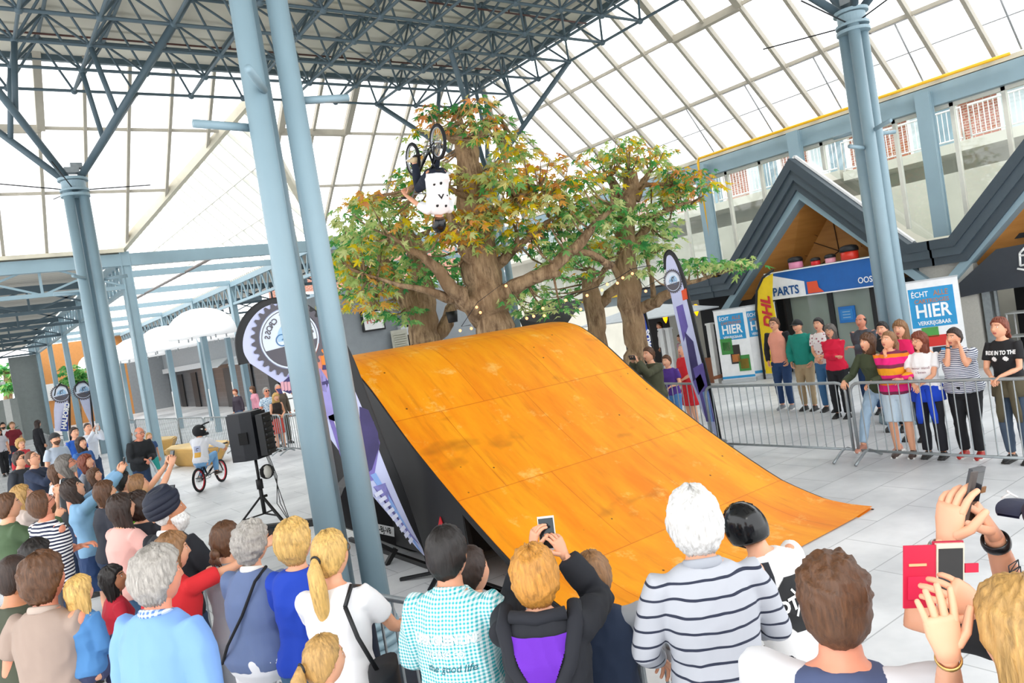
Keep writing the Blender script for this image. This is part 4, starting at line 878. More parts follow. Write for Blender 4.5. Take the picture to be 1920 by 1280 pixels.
# =============== TREES ===============
def bark():
    m, t, b = nt('brown_bark'); co = coord(t, (1, 1, .22)); n = noise_(t, co, 9, 6, .7); n2 = noise_(t, coord(t), 1.2, 3)
    c = mixc(t, ramp(t, n, .38, .60), lin('#654b34'), lin('#cdad88')); c = mixc(t, ramp(t, n2, .4, .7), c, lin('#a3825f'))
    t.links.new(c, b.inputs['Base Color']); b.inputs['Roughness'].default_value = .85; bump(t, b, n, 1, .12); return m
BARK = bark()
def leafm(c):
    m = bpy.data.materials.new('leaf'); m.use_nodes = True; t = m.node_tree; t.nodes.clear(); o = N(t, 'ShaderNodeOutputMaterial'); d = N(t, 'ShaderNodeBsdfDiffuse'); tr = N(t, 'ShaderNodeBsdfTranslucent'); mx = N(t, 'ShaderNodeMixShader'); mx.inputs[0].default_value = .45
    n = noise_(t, coord(t), 5); h = lin(c); q = mixc(t, n, (h[0]*.75, h[1]*.75, h[2]*.75, 1), tuple(min(1, v*1.25) for v in h[:3])+(1,))
    t.links.new(q, d.inputs[0]); t.links.new(q, tr.inputs[0]); t.links.new(d.outputs[0], mx.inputs[1]); t.links.new(tr.outputs[0], mx.inputs[2]); t.links.new(mx.outputs[0], o.inputs[0]); return m
LM = [leafm(c) for c in ('#5aa65a', '#8cc476', '#b9d080', '#e4dc90', '#f8d22e', '#fab35a', '#ef9f62', '#4a9459', '#d9e09c')]
LEAF = []
for k in range(5):
    a = R(90+(k-2)*52); L = (.55, .8, 1.0, .8, .55)[k]
    LEAF.append((cos(a-R(14))*L*.62, sin(a-R(14))*L*.62)) if False else None
    LEAF += [(cos(a-.30)*L*.55, sin(a-.30)*L*.55), (cos(a)*L, sin(a)*L), (cos(a+.30)*L*.55, sin(a+.30)*L*.55)]
    if k < 4: b2 = a+R(26); LEAF.append((cos(b2)*.27, sin(b2)*.27))
LEAF = [q for q in LEAF if q]
LEAF.append((-.04, -.25)); LEAF.append((.04, -.25)) 
LEAF = LEAF[:-2]+[(0, -.3)]
def leafcloud(g, c, rad, n, pal, size, rnd):
    for _ in range(n):
        a = rnd.uniform(0, 2*pi); rr = math.sqrt(rnd.random()); p = c+V((cos(a)*rr*rad[0], sin(a)*rr*rad[0], rnd.gauss(0, .45)*rad[1]-rr*rr*rad[1]*.7))
        out = V((cos(a), sin(a), -.35+rnd.gauss(0, .3))).normalized(); nn = (V((rnd.gauss(0, .5), rnd.gauss(0, .5), 1)).normalized()); s = size*rnd.uniform(.65, 1.25)
        x = out.cross(nn).normalized(); nn = x.cross(out)
        vs = [p+nn*.02*s]+[p+x*u*s+out*w_*s-nn*(abs(u)*.35+max(0, w_)*.25)*s for u, w_ in LEAF]
        k = len(vs)-1; g.add(vs, [(0, i+1, (i+1) % k+1) for i in range(k)], LM[rnd.choice(pal)])
PG, PY, PO, PM, PL = [0, 1, 7, 1, 2], [3, 4, 8, 2, 5], [5, 6, 4, 3, 5], [0, 1, 2, 3, 8, 4, 5, 2], [8, 2, 1, 0, 8]
def tree(label, d, branches, pads, seed, size=.2, dens=1.0, base=None):
    rnd = random.Random(seed); root = thing('maple_tree', label, 'tree', (0, 0, 0)); tips = []
    o0 = P(base[0], base[1], d=d); root.location = (o0.x, o0.y, 0); off = V((o0.x, o0.y, 0))
    g = G()
    for pts in branches:
        Q = []; Rr = []
        for p in pts:
            dd = d+(p[3] if len(p) > 3 else 0); q = P(p[0], p[1], d=dd)-off; Q.append(q); Rr.append(max(.012, p[2]*dd/FPX/2*.92))
        # subdivide with a little wander
        S, T = [Q[0]], [Rr[0]]
        for i in range(len(Q)-1):
            for k in (1, 2, 3):
                f = k/3; q = Q[i].lerp(Q[i+1], f); 
                if k < 3: q = q+V((rnd.gauss(0, 1), rnd.gauss(0, 1), rnd.gauss(0, 1)))*min(Rr[i], .12)*.22
                S.append(q); T.append((Rr[i]*(1-f)+Rr[i+1]*f)*rnd.uniform(.92, 1.1))
        if pts[0][1] > 560 and S[0].z > .1 and pts is branches[0]: S = [V((S[0].x+(S[0].x-S[1].x)*.5, S[0].y, 0))]+S; T = [T[0]*1.35]+T
        g.tube(S, T, seg=14 if T[0] > .1 else 8); tips += S[2:]
    g.obj('trunk', BARK, root)
    gl_ = G(); tw = G()
    for (px, py, rx, ry, n, pal, dd) in pads:
        for _ in range(n):
            a = rnd.uniform(0, 2*pi); rr = math.sqrt(rnd.random()); D_ = d+dd+rnd.gauss(0, .55)
            c = P(px+cos(a)*rr*rx, py+sin(a)*rr*ry, d=D_)-off
            near = min(tips, key=lambda q: (q-c).length)
            if (near-c).length < 1.6:
                mid = near.lerp(c, .5)+V((0, 0, -.08)); tw.tube([near, mid, c], [.028, .018, .006], seg=5)
            leafcloud(gl_, c, (.36, .09), int(12*dens), pal, size*.78, rnd)
    gl_.obj('foliage', None, root)['kind'] = 'stuff'
    tw.obj('twigs', BARK, root)
    return root
T1 = [[(932, 640, 78), (925, 600, 76), (915, 560, 84), (905, 520, 78), (895, 460, 70), (888, 400, 62), (882, 340, 54), (878, 285, 44), (870, 262, 36)],
      [(878, 300, 40), (862, 270, 22, -.2), (842, 258, 14, -.4), (825, 246, 8, -.5)], [(875, 275, 34), (898, 255, 20), (925, 232, 12), (945, 215, 6)], [(870, 270, 24), (868, 240, 12), (860, 205, 6)],
      [(905, 600, 46), (880, 570, 40, -.3), (850, 545, 30, -.6), (822, 505, 24, -.9), (790, 478, 18, -1.1), (760, 462, 12, -1.2), (735, 445, 8, -1.3)],
      [(850, 560, 24, -.4), (810, 548, 15, -.8), (770, 538, 11, -1), (720, 525, 7, -1.1), (680, 512, 4, -1.2)],
      [(935, 560, 46, 0), (965, 538, 34, -.3), (1000, 520, 28, -.5), (1035, 505, 26, -.6), (1065, 475, 24, -.6), (1100, 440, 20, -.6), (1128, 408, 14, -.6), (1150, 385, 7, -.6)],
      [(1015, 515, 24, -.5), (1050, 513, 12, -.7)], [(900, 505, 30, -.2), (868, 465, 24, -.5), (850, 430, 18, -.7), (835, 380, 12, -.8), (828, 350, 6, -.8)],
      [(925, 500, 26, .2), (955, 475, 20, .1), (985, 450, 14), (1020, 420, 10), (1045, 405, 5)], [(1075, 470, 16, -.6), (1110, 475, 12, -.5), (1145, 498, 16, -.2)],
      [(895, 420, 20, -.3), (935, 385, 14, -.5), (985, 365, 10, -.5), (1010, 352, 5, -.5)], [(880, 370, 16, -.3), (838, 350, 10, -.6), (800, 335, 5, -.7)], [(968, 470, 12, -.2), (972, 440, 8, -.3), (960, 415, 4, -.3)]]
PD1 = [(870, 215, 75, 32, 20, [5, 6, 0, 7, 3], -.2), (920, 245, 62, 25, 10, PM, -.3), (800, 265, 30, 25, 4, PM, 0), (980, 270, 40, 22, 7, PM, -.3), (870, 330, 80, 35, 16, PY, -.4), (760, 340, 55, 40, 13, PM, .8), (690, 420, 65, 45, 24, PL, 0), (720, 380, 60, 30, 12, PO, .6), (670, 480, 50, 40, 18, PM, -.3), (760, 440, 70, 35, 14, PM, -.8), (700, 530, 60, 35, 18, PM, -.6), (780, 505, 60, 25, 10, PG, .4), (955, 330, 60, 40, 16, PM, -.3), (1030, 330, 55, 40, 15, PO, -.2), (1000, 390, 75, 35, 22, PY, -.4), (1080, 360, 70, 45, 22, PM, -.3), (1110, 400, 60, 32, 18, PL, -.2), (930, 440, 70, 40, 16, PM, -.5), (1030, 450, 80, 35, 20, PG, 0), (840, 420, 45, 40, 10, PO, -.5), (1010, 560, 60, 25, 12, PL, .3), (880, 390, 40, 40, 8, PY, -.7), (1060, 500, 50, 25, 8, PM, .4), (950, 295, 50, 20, 6, PM, .3)]
tree('largest autumn maple with a thick gnarled trunk behind the ramp', 14.6, T1, PD1, 3, .19, 1.0, (930, 630))
T2 = [[(800, 655, 62), (795, 600, 56), (792, 550, 52), (785, 500, 44), (770, 450, 30), (755, 410, 16)], [(785, 600, 44), (760, 555, 38, -.2), (735, 520, 28, -.3), (715, 480, 18, -.3), (690, 450, 9, -.4)], [(808, 640, 34, .1), (838, 605, 28, .2), (850, 570, 22, .4), (862, 545, 14, .5)], [(730, 545, 14, -.3), (690, 550, 9, -.5), (655, 540, 5, -.6)], [(765, 470, 18), (790, 440, 12), (815, 425, 6)], [(690, 460, 12, 0), (672, 440, 8), (650, 430, 4)]]
PD2 = [(665, 455, 45, 30, 14, PL, 0), (690, 560, 55, 30, 16, PY, -.3), (650, 520, 30, 40, 12, PM, 0), (740, 480, 60, 40, 16, PG, .5), (820, 470, 50, 35, 10, PG, .6), (790, 400, 60, 30, 12, PM, .5), (735, 590, 60, 14, 7, PG, -.2), (860, 500, 40, 40, 8, PG, 1)]
tree('forked maple left of the thick trunk, half behind the ramp', 17.2, T2, PD2, 5, .2, 1.0, (800, 645))
T3 = [[(1190, 690, 48), (1192, 640, 46), (1183, 580, 48), (1180, 540, 50), (1172, 500, 44), (1172, 440, 40), (1176, 390, 38), (1185, 350, 34), (1180, 325, 26)], [(1178, 420, 26), (1155, 380, 24, .2), (1150, 345, 20, .3), (1140, 335, 12, .3)], [(1190, 375, 22), (1205, 345, 16), (1218, 322, 9)], [(1183, 470, 24), (1210, 430, 18, -.1), (1240, 400, 13, -.2), (1270, 385, 8, -.2), (1300, 378, 4, -.2)], [(1198, 580, 26), (1225, 568, 24, -.2), (1255, 550, 20, -.4), (1290, 530, 10, -.6), (1340, 515, 6, -.8), (1390, 500, 3, -.9)], [(1175, 545, 22), (1150, 500, 14, -.1), (1120, 480, 9, -.2), (1085, 468, 5)], [(1225, 560, 12), (1222, 520, 10), (1212, 480, 7), (1205, 455, 4)], [(1195, 350, 12), (1235, 345, 8), (1270, 350, 4)]]
PD3 = [(1175, 285, 70, 26, 18, PM, 0), (1110, 310, 45, 28, 9, PM, 0), (1240, 300, 45, 25, 8, PM, 0), (1290, 345, 50, 30, 17, [0, 7, 5, 1, 4, 6], 0), (1230, 355, 40, 25, 8, PY, -.2), (1200, 400, 70, 30, 20, PL, -.2), (1140, 410, 45, 30, 12, PG, -.2), (1120, 450, 60, 30, 12, PM, 0), (1240, 445, 40, 18, 7, PL, 0), (1180, 450, 50, 25, 8, PG, -.3), (1290, 495, 45, 16, 9, PG, -.5), (1370, 492, 42, 12, 9, PL, -.9), (1220, 490, 40, 20, 6, PL, 0), (1270, 370, 45, 25, 8, PG, .4)]
tree('upright maple right of the ramp with its branch reaching the gable', 16.2, T3, PD3, 9, .19, 1.0, (1190, 690))
T4 = [[(1122, 640, 36), (1118, 600, 38), (1110, 560, 36), (1105, 530, 34), (1110, 505, 16)], [(1125, 570, 24), (1150, 545, 20), (1175, 518, 14), (1190, 490, 8)], [(1112, 540, 16), (1130, 515, 12), (1138, 490, 6)]]
tree('short cut-back maple between the two larger trunks', 18.8, T4, [(1090, 500, 50, 28, 12, PG, 0), (1040, 540, 50, 30, 10, PG, 0), (1150, 480, 40, 20, 7, PL, 0)], 11, .2, 1.0, (1122, 640))
# slim indoor tree in arcade, outdoor tree far left
tree('small green tree in a planter by the left flags', 40, [[(152, 800, 7), (150, 760, 6), (146, 725, 5), (150, 700, 3)], [(150, 760, 4), (163, 730, 2)]], [(148, 700, 26, 20, 16, PG, 0), (140, 718, 20, 12, 8, PG, 0)], 21, .35, 1.2, (152, 812))
tree('broad green tree outside the far left window', 58, [[(15, 800, 20), (15, 700, 14)]], [(12, 700, 28, 32, 30, [0, 1, 7, 2], 0)], 22, .6, 1.2, (15, 800))
t = thing('potted_palm', 'potted palm inside the far left shop', 'plant', (1.55, 48, 0)); G().rings([((0, 0, 0), (.2, 0, 0), (0, .2, 0)), ((0, 0, .6), (.28, 0, 0), (0, .28, 0))], seg=14).obj('pot', M('#9d7f9d', .5), t)
g = G(); rn = random.Random(4)
for k in range(60):
    a = rn.uniform(0, 6.28); e = rn.uniform(.3, 1.3); L = rn.uniform(.5, .9); p = V((0, 0, .7)); q = p+V((cos(a)*cos(e), sin(a)*cos(e), sin(e)))*L; s = V((-sin(a), cos(a), 0))*.05; g.add([p-s*.3, p+s*.3, p.lerp(q, .6)+s, q+V((0, 0, -.12)), p.lerp(q, .6)-s], [(0, 1, 2, 3, 4)])
g.obj('fronds', M('#3a6b33', .6), t)
# string lights
bl_ = [(1185, 510), (1167, 518), (1157, 528), (1138, 530), (1128, 541), (1100, 551), (1017, 575), (1020, 589), (987, 594), (1088, 577), (948, 533), (893, 573), (900, 583), (862, 617), (883, 613), (1210, 543), (1060, 560), (1000, 590)]
sw = thing('string_lights', 'string of small warm bulbs strung between the trees', 'string lights', (0, 0, 0)); g = G()
for ch in ([(1220, 500), (1185, 507), (1157, 525), (1128, 538), (1100, 548), (1060, 557), (1000, 587), (985, 592)], [(985, 592), (948, 530), (895, 570), (865, 615), (883, 612)], [(1180, 505), (1210, 541), (1250, 520)], [(1088, 575), (1020, 587), (985, 590)]):
    g.tube([P(px, py-3, d=13.6) for px, py in ch], .006, seg=4)
g.obj('wire', black(), sw)
bm_ = G().ell((0, 0, -.045), .026, seg=10, rg=6).mesh('bulb', M('#ffa668', .4, emit=2.2))
for px, py in bl_: o = bpy.data.objects.new('bulb', bm_); COL.objects.link(o); o.parent = sw; o.location = P(px, py-2, d=13.6)
for px, py, lb in ((848, 594, 'black spotlight strapped to the forked trunk'),):
    g = G(); g.tube([(0, 0, -.12), (0, 0, .12)], [.1, .13], seg=12); o = g.obj('spotlight', black(), loc=P(px, py, d=16.4)); tag(o, lb, 'spotlight')
# =============== PEOPLE: builder ===============
import numpy as np
PENDING = []
HAIRC = {'black': '#1c1614', 'dbrown': '#33221a', 'brown': '#5c3c25', 'lbrown': '#8b6440', 'blond': '#d0a760', 'dblond': '#b58d52', 'grey': '#a39d96', 'white': '#eeeae4', 'straw': '#c78a3c', 'red': '#7a3a24', 'dgrey': '#6c6660'}
SKINC = {'f': '#e8b08e', 'm': '#dba180', 't': '#c68b66', 'd': '#a9714d', 'r': '#e39a7c'}
def hairm(c):
    k = 'hair_'+c
    if k in MC: return MC[k]
    m, t, b = nt(k); co = coord(t, (1, 1, .12)); n = noise_(t, co, 90, 3, .6); n2 = noise_(t, coord(t), 14, 2)
    h = lin(HAIRC[c]); lo = tuple(x*.38 for x in h[:3])+(1,); hi = tuple(min(1, x*1.5) for x in h[:3])+(1,)
    q = mixc(t, ramp(t, n, .3, .7), lo, hi); q = mixc(t, ramp(t, n2, .3, .8), q, h)
    t.links.new(q, b.inputs['Base Color']); b.inputs['Roughness'].default_value = .5; bump(t, b, n, .5, .006); MC[k] = m; return m
def skinm(c):
    k = 'skin_'+c
    if k in MC: return MC[k]
    m, t, b = nt(k); n = noise_(t, coord(t), 12, 3); h = lin(SKINC[c]); t.links.new(mixc(t, n, h, (h[0]*.93, h[1]*.8, h[2]*.78, 1)), b.inputs['Base Color'])
    b.inputs['Roughness'].default_value = .5; b.inputs['Subsurface Weight'].default_value = .08; b.inputs['Subsurface Radius'].default_value = (.02, .008, .004); MC[k] = m; return m
def cloth(spec):
    "spec: '#hex' | ('stripe', c1, c2, period, width, axis) | ('check', c1, c2, size) | ('print', c1, c2, scale) | ('bands', [cols], period)"
    if isinstance(spec, str): return M(spec, .85, 0, .06, 5, .15, 'cloth')
    k = str(spec)
    if k in MC: return MC[k]
    m, t, b = nt('cloth_'+spec[0]); co = coord(t); sx = N(t, 'ShaderNodeSeparateXYZ')
    w1 = noise_(t, co, 5, 2)
    if spec[0] in ('stripe', 'bands'):
        t.links.new(co, sx.inputs[0]); ax = sx.outputs[2 if len(spec) < 6 else spec[5]]
        wob = N(t, 'ShaderNodeMath', operation='MULTIPLY_ADD'); t.links.new(w1, wob.inputs[0]); wob.inputs[1].default_value = .035; t.links.new(ax, wob.inputs[2])
        dv = N(t, 'ShaderNodeMath', operation='DIVIDE'); t.links.new(wob.outputs[0], dv.inputs[0]); dv.inputs[1].default_value = spec[3] if spec[0] == 'stripe' else spec[2]
        fr = N(t, 'ShaderNodeMath', operation='FRACT'); t.links.new(dv.outputs[0], fr.inputs[0])
        if spec[0] == 'stripe':
            lt = N(t, 'ShaderNodeMath', operation='LESS_THAN'); t.links.new(fr.outputs[0], lt.inputs[0]); lt.inputs[1].default_value = spec[4]
            c = mixc(t, lt.outputs[0], lin(spec[1]), lin(spec[2]))
        else:
            cr = N(t, 'ShaderNodeValToRGB'); cr.color_ramp.interpolation = 'CONSTANT'; cs = spec[1]
            while len(cr.color_ramp.elements) < len(cs): cr.color_ramp.elements.new(.5)
            for i, h in enumerate(cs): cr.color_ramp.elements[i].position = i/len(cs); cr.color_ramp.elements[i].color = lin(h)
            t.links.new(fr.outputs[0], cr.inputs[0]); c = cr.outputs[0]
    elif spec[0] == 'check':
        t.links.new(co, sx.inputs[0]); o = []
        for i in (0, 2):
            dv = N(t, 'ShaderNodeMath', operation='DIVIDE'); t.links.new(sx.outputs[i], dv.inputs[0]); dv.inputs[1].default_value = spec[3]
            fr = N(t, 'ShaderNodeMath', operation='FRACT'); t.links.new(dv.outputs[0], fr.inputs[0]); lt = N(t, 'ShaderNodeMath', operation='LESS_THAN'); t.links.new(fr.outputs[0], lt.inputs[0]); lt.inputs[1].default_value = .5; o.append(lt.outputs[0])
        ad = N(t, 'ShaderNodeMath', operation='ADD'); t.links.new(o[0], ad.inputs[0]); t.links.new(o[1], ad.inputs[1]); hf = N(t, 'ShaderNodeMath', operation='MULTIPLY'); t.links.new(ad.outputs[0], hf.inputs[0]); hf.inputs[1].default_value = .5
        c = mixc(t, hf.outputs[0], lin(spec[1]), lin(spec[2]))
    else:
        vo = N(t, 'ShaderNodeTexVoronoi'); vo.inputs['Scale'].default_value = spec[3]; t.links.new(co, vo.inputs['Vector'])
        c = mixc(t, ramp(t, vo.outputs['Distance'], .38, .3), lin(spec[1]), lin(spec[2]))
    t.links.new(c, b.inputs['Base Color']); b.inputs['Roughness'].default_value = .85; bump(t, b, w1, .2); MC[k] = m; return m
HS, HR = 56, 44
def headpt(dx, dy, dz, fem=0, child=0):
    rx, ry, rz = .077-.002*fem, .096, .116-.003*fem
    x, y, z = rx*dx, ry*dy, rz*dz
    if dz < 0:
        t_ = -dz; x *= 1-.30*t_*t_; y *= (1-.04*t_) if dy > 0 else (1-.38*t_*t_)
    if dy > 0:
        ax = abs(x); E = math.exp
        pr = 0
        if -.036 < z < .03: pr = (.03-z)/.056 if z > -.026 else max(0, 1-(-.026-z)/.010)
        y += .021*(1-.3*child)*E(-(x/(.010+.006*max(0, pr)))**2)*max(0, pr)
        y -= .0075*E(-((ax-.031)/.015)**2-((z-.010)/.012)**2)
        y += .004*E(-((z-.033)/.008)**2)*E(-(ax/.045)**4)
        y += .0055*E(-(x/.019)**2-((z+.058)/.009)**2)-.003*E(-(x/.02)**2-((z+.073)/.006)**2)-.002*E(-(x/.02)**2-((z+.046)/.005)**2)
        y += .007*E(-(x/.022)**2-((z+.095)/.016)**2)
        y += .004*E(-((ax-.045)/.018)**2-((z+.02)/.02)**2)
    return x, y, z
def hgrid(n, m):
    for i in range(m+1):
        v = pi*i/m; v = min(max(v, .03), pi-.03)
        for k in range(n):
            u = 2*pi*k/n; a = u-.5*sin(u)
            yield sin(v)*sin(a), sin(v)*cos(a), cos(v), a
def hfaces(n, m):
    return [((i+1)*n+k, (i+1)*n+(k+1) % n, i*n+(k+1) % n, i*n+k) for i in range(m) for k in range(n)]+[list(range(n)), [m*n+k for k in range(n)][::-1]]
def zhair(a):
    a = abs((a+pi) % (2*pi)-pi)*180/pi
    T = ((0, .064), (35, .062), (55, .05), (70, .02), (88, -.01), (105, -.045), (130, -.075), (180, -.088))
    for (a0, z0), (a1, z1) in zip(T, T[1:]):
        if a <= a1: return z0+(z1-z0)*(a-a0)/(a1-a0)
    return -.088
def sst(a, b, x): t_ = min(1, max(0, (x-a)/(b-a))); return t_*t_*(3-2*t_)
def ik(S, T, L1, L2, pole):
    d = T-S; L = d.length
    if L > (L1+L2)*.995: d = d*((L1+L2)*.995/L); T = S+d; L = d.length
    L = max(L, abs(L1-L2)+.03)
    a = (L1*L1-L2*L2+L*L)/(2*L); h = math.sqrt(max(0, L1*L1-a*a)); u = d.normalized(); pl = (pole-u*pole.dot(u)).normalized()
    return S+u*a+pl*h, T
def hand(g, W, fd, pn, side, s=1, curl=.5, m=None, spread=.12):
    "W wrist, fd finger direction, pn palm normal (palm faces pn); side +1 right"
    fd = fd.normalized(); pn = (pn-fd*pn.dot(fd)).normalized(); tx = fd.cross(pn)*side  # towards thumb
    r = lambda q: q*s
    g.rings([(W+fd*r(z), tx*r(a), pn*r(b_)) for z, a, b_ in ((-.01, .026, .019), (.02, .031, .017), (.05, .039, .015), (.08, .040, .013), (.092, .036, .010))], m, 12)
    for k, (o, L, rr) in enumerate(((.030, .068, .0088), (.010, .076, .0090), (-.010, .071, .0086), (-.029, .056, .0078))):
        b_ = W+fd*r(.082-.004*abs(k-1))+tx*r(o); d = (fd+tx*spread*(1.2-k*.8)).normalized(); cu = curl*(1+.12*k); pts = [b_]; q = b_; ang = 0
        for j, fr in enumerate((.45, .3, .25)):
            ang += cu*(.75 if j == 0 else 1.0); dd = d*cos(ang)+pn*sin(ang); q = q+dd*r(L*fr); pts.append(q)
        g.tube(pts, [r(rr*1.1), r(rr), r(rr*.92), r(rr*.8)], m, 8, round_=1)
    b_ = W+fd*r(.022)+tx*r(.024); d1 = (tx*.75+fd*.6+pn*.35*(.3+curl)).normalized(); d2 = (fd*.8+tx*.35+pn*.7*curl).normalized()
    g.tube([b_, b_+d1*r(.035), b_+d1*r(.035)+d2*r(.03), b_+d1*r(.035)+d2*r(.055)], [r(.014), r(.0115), r(.0102), r(.0085)], m, 8, round_=1)
def torso_rings(fem, fat, c, zlo, zhi, T, dz=0):
    tab = [(.82, .115, .09, 0), (.88, .155, .115, -.01), (.96, .168+.012*fem, .118, -.012), (1.04, .152-.004*fem, .106, 0), (1.12, .143-.012*fem, .100, .004), (1.22, .152-.008*fem, .108+.006*fem, .006), (1.31, .164-.010*fem, .116+.016*fem, .008), (1.38, .168-.012*fem, .106, 0), (1.43, .152-.012*fem, .084, -.008), (1.462, .112-.01*fem, .066, -.012), (1.485, .070, .054, -.008)]
    out = []
    zs = [zlo]+[t_[0] for t_ in tab if zlo < t_[0] < zhi]+[zhi]
    for z in zs:
        for a, b_ in zip(tab, tab[1:]):
            if a[0] <= z <= b_[0] or (z < tab[0][0]): f = max(0, (z-a[0])/(b_[0]-a[0])); q = [a[i]+(b_[i]-a[i])*f for i in range(4)]; break
        k = 1+(fat-1)*max(0, min(1, (1.42-z)/.2)); kb = 1+(fat-1)*1.3*math.exp(-((z-1.08)/.15)**2)
        cc = c if z < 1.36 else c*.6
        out.append((T(V((0, q[3]+(kb-1)*.03, z))), T.q@V((q[1]*k+cc, 0, 0)), T.q@V((0, q[2]*k*(.5+.5*kb)+cc, 0))))
    return out
class Tf:
    def __init__(s, lean, side=0, piv=V((0, 0, .95))): s.q = Matrix.Rotation(-R(lean), 3, 'X') @ Matrix.Rotation(R(side), 3, 'Y'); s.p = piv
    def __call__(s, v): return s.q@(v-s.p)+s.p if v.z > s.p.z else v.copy()
def pend(g, name, mat, parent, vox, folds=0.0, scale=1, smooth=3):
    o = g.obj(name, mat, parent); md = o.modifiers.new('r', 'REMESH'); md.mode = 'VOXEL'; md.voxel_size = vox*scale; md.use_smooth_shade = True
    if smooth: s_ = o.modifiers.new('s', 'SMOOTH'); s_.factor = .5; s_.iterations = smooth
    PENDING.append((o, folds, scale)); return o
def bake_pending():
    dg = bpy.context.evaluated_depsgraph_get(); dg.update(); out = []
    for o, folds, scale in PENDING:
        me = bpy.data.meshes.new_from_object(o.evaluated_get(dg)); out.append(me)
    for (o, folds, scale), me in zip(PENDING, out):
        o.modifiers.clear(); mats = [m_ for m_ in o.data.materials]; old = o.data
        if folds and len(me.vertices):
            n = len(me.vertices); co = np.empty(n*3, 'f'); no = np.empty(n*3, 'f'); me.vertices.foreach_get('co', co); me.vertex_normals.foreach_get('vector', no); co = co.reshape(-1, 3); no = no.reshape(-1, 3)
            rs = np.random.RandomState(abs(hash(o.name)) % 1000 if False else len(me.vertices) % 997); h = np.zeros(n)
            for k in range(7):
                kv = rs.normal(0, 1, 3)*np.array([22, 22, 13])/scale; wv = rs.normal(0, 1, 3)*6
                h += np.sin(co@kv+2.2*np.sin(co@wv)+rs.uniform(0, 6.28))/7
            h = 1-np.abs(h)*3; co = co+no*(h*folds)[:, None]; me.vertices.foreach_set('co', co.astype('f').ravel())
        me.materials.clear(); [me.materials.append(m_) for m_ in mats]
        me.polygons.foreach_set('use_smooth', [True]*len(me.polygons))
        nm = o.name
        extra = o.get('_x')
        o.data = me; me.name = nm
        if nm in EXTRA: # join finely modelled head and hands to the same body mesh
            g = EXTRA[nm]; vs = [tuple(v.co) for v in me.vertices]; fs = [list(p.vertices) for p in me.polygons]
            b_ = G(); b_.add(vs, fs, mats[0], True)
            off = len(b_.v); b_.v += g.v; 
            for q, mi in zip(g.f, g.m): b_.f.append([off+j for j in q]); b_.m.append(b_.mi(g.mats[mi])); b_.smooth.append(True)
            o.data = b_.mesh(nm)
        bpy.data.meshes.remove(old)
        if o.data is not me and me.users == 0: bpy.data.meshes.remove(me)
    PENDING.clear()
EXTRA = {}
TGT = V((5.6, 9.6, 0))
ARMS = {'down': ((.25, .03, .84), (-.25, .03, .84)), 'lean': ((.17, .36, 1.07), (-.17, .36, 1.07)), 'leanc': ((.05, .36, 1.08), (-.05, .38, 1.08)), 'cross': ((-.12, .235, 1.17), (.13, .21, 1.20)),
        'photo': ((.06, .36, 1.56), (-.06, .36, 1.56)), 'photohi': ((.06, .42, 1.78), (-.06, .42, 1.78)), 'photolow': ((.06, .36, 1.35), (-.06, .36, 1.35)), 'clap': ((.04, .30, 1.25), (-.05, .30, 1.24)),
        'pocket': ((.2, .1, .93), (-.2, .1, .93)), 'armR': ((.12, .55, 1.5), (-.2, .1, 1.0)), 'hips': ((.22, .02, 1.02), (-.22, .02, 1.02)), 'clasp': ((.03, .22, 1.0), (-.03, .22, 1.02)), 'face': ((.06, .17, 1.52), (-.1, .20, 1.50)), 'chin': ((.04, .16, 1.42), (-.16, .3, 1.1))}
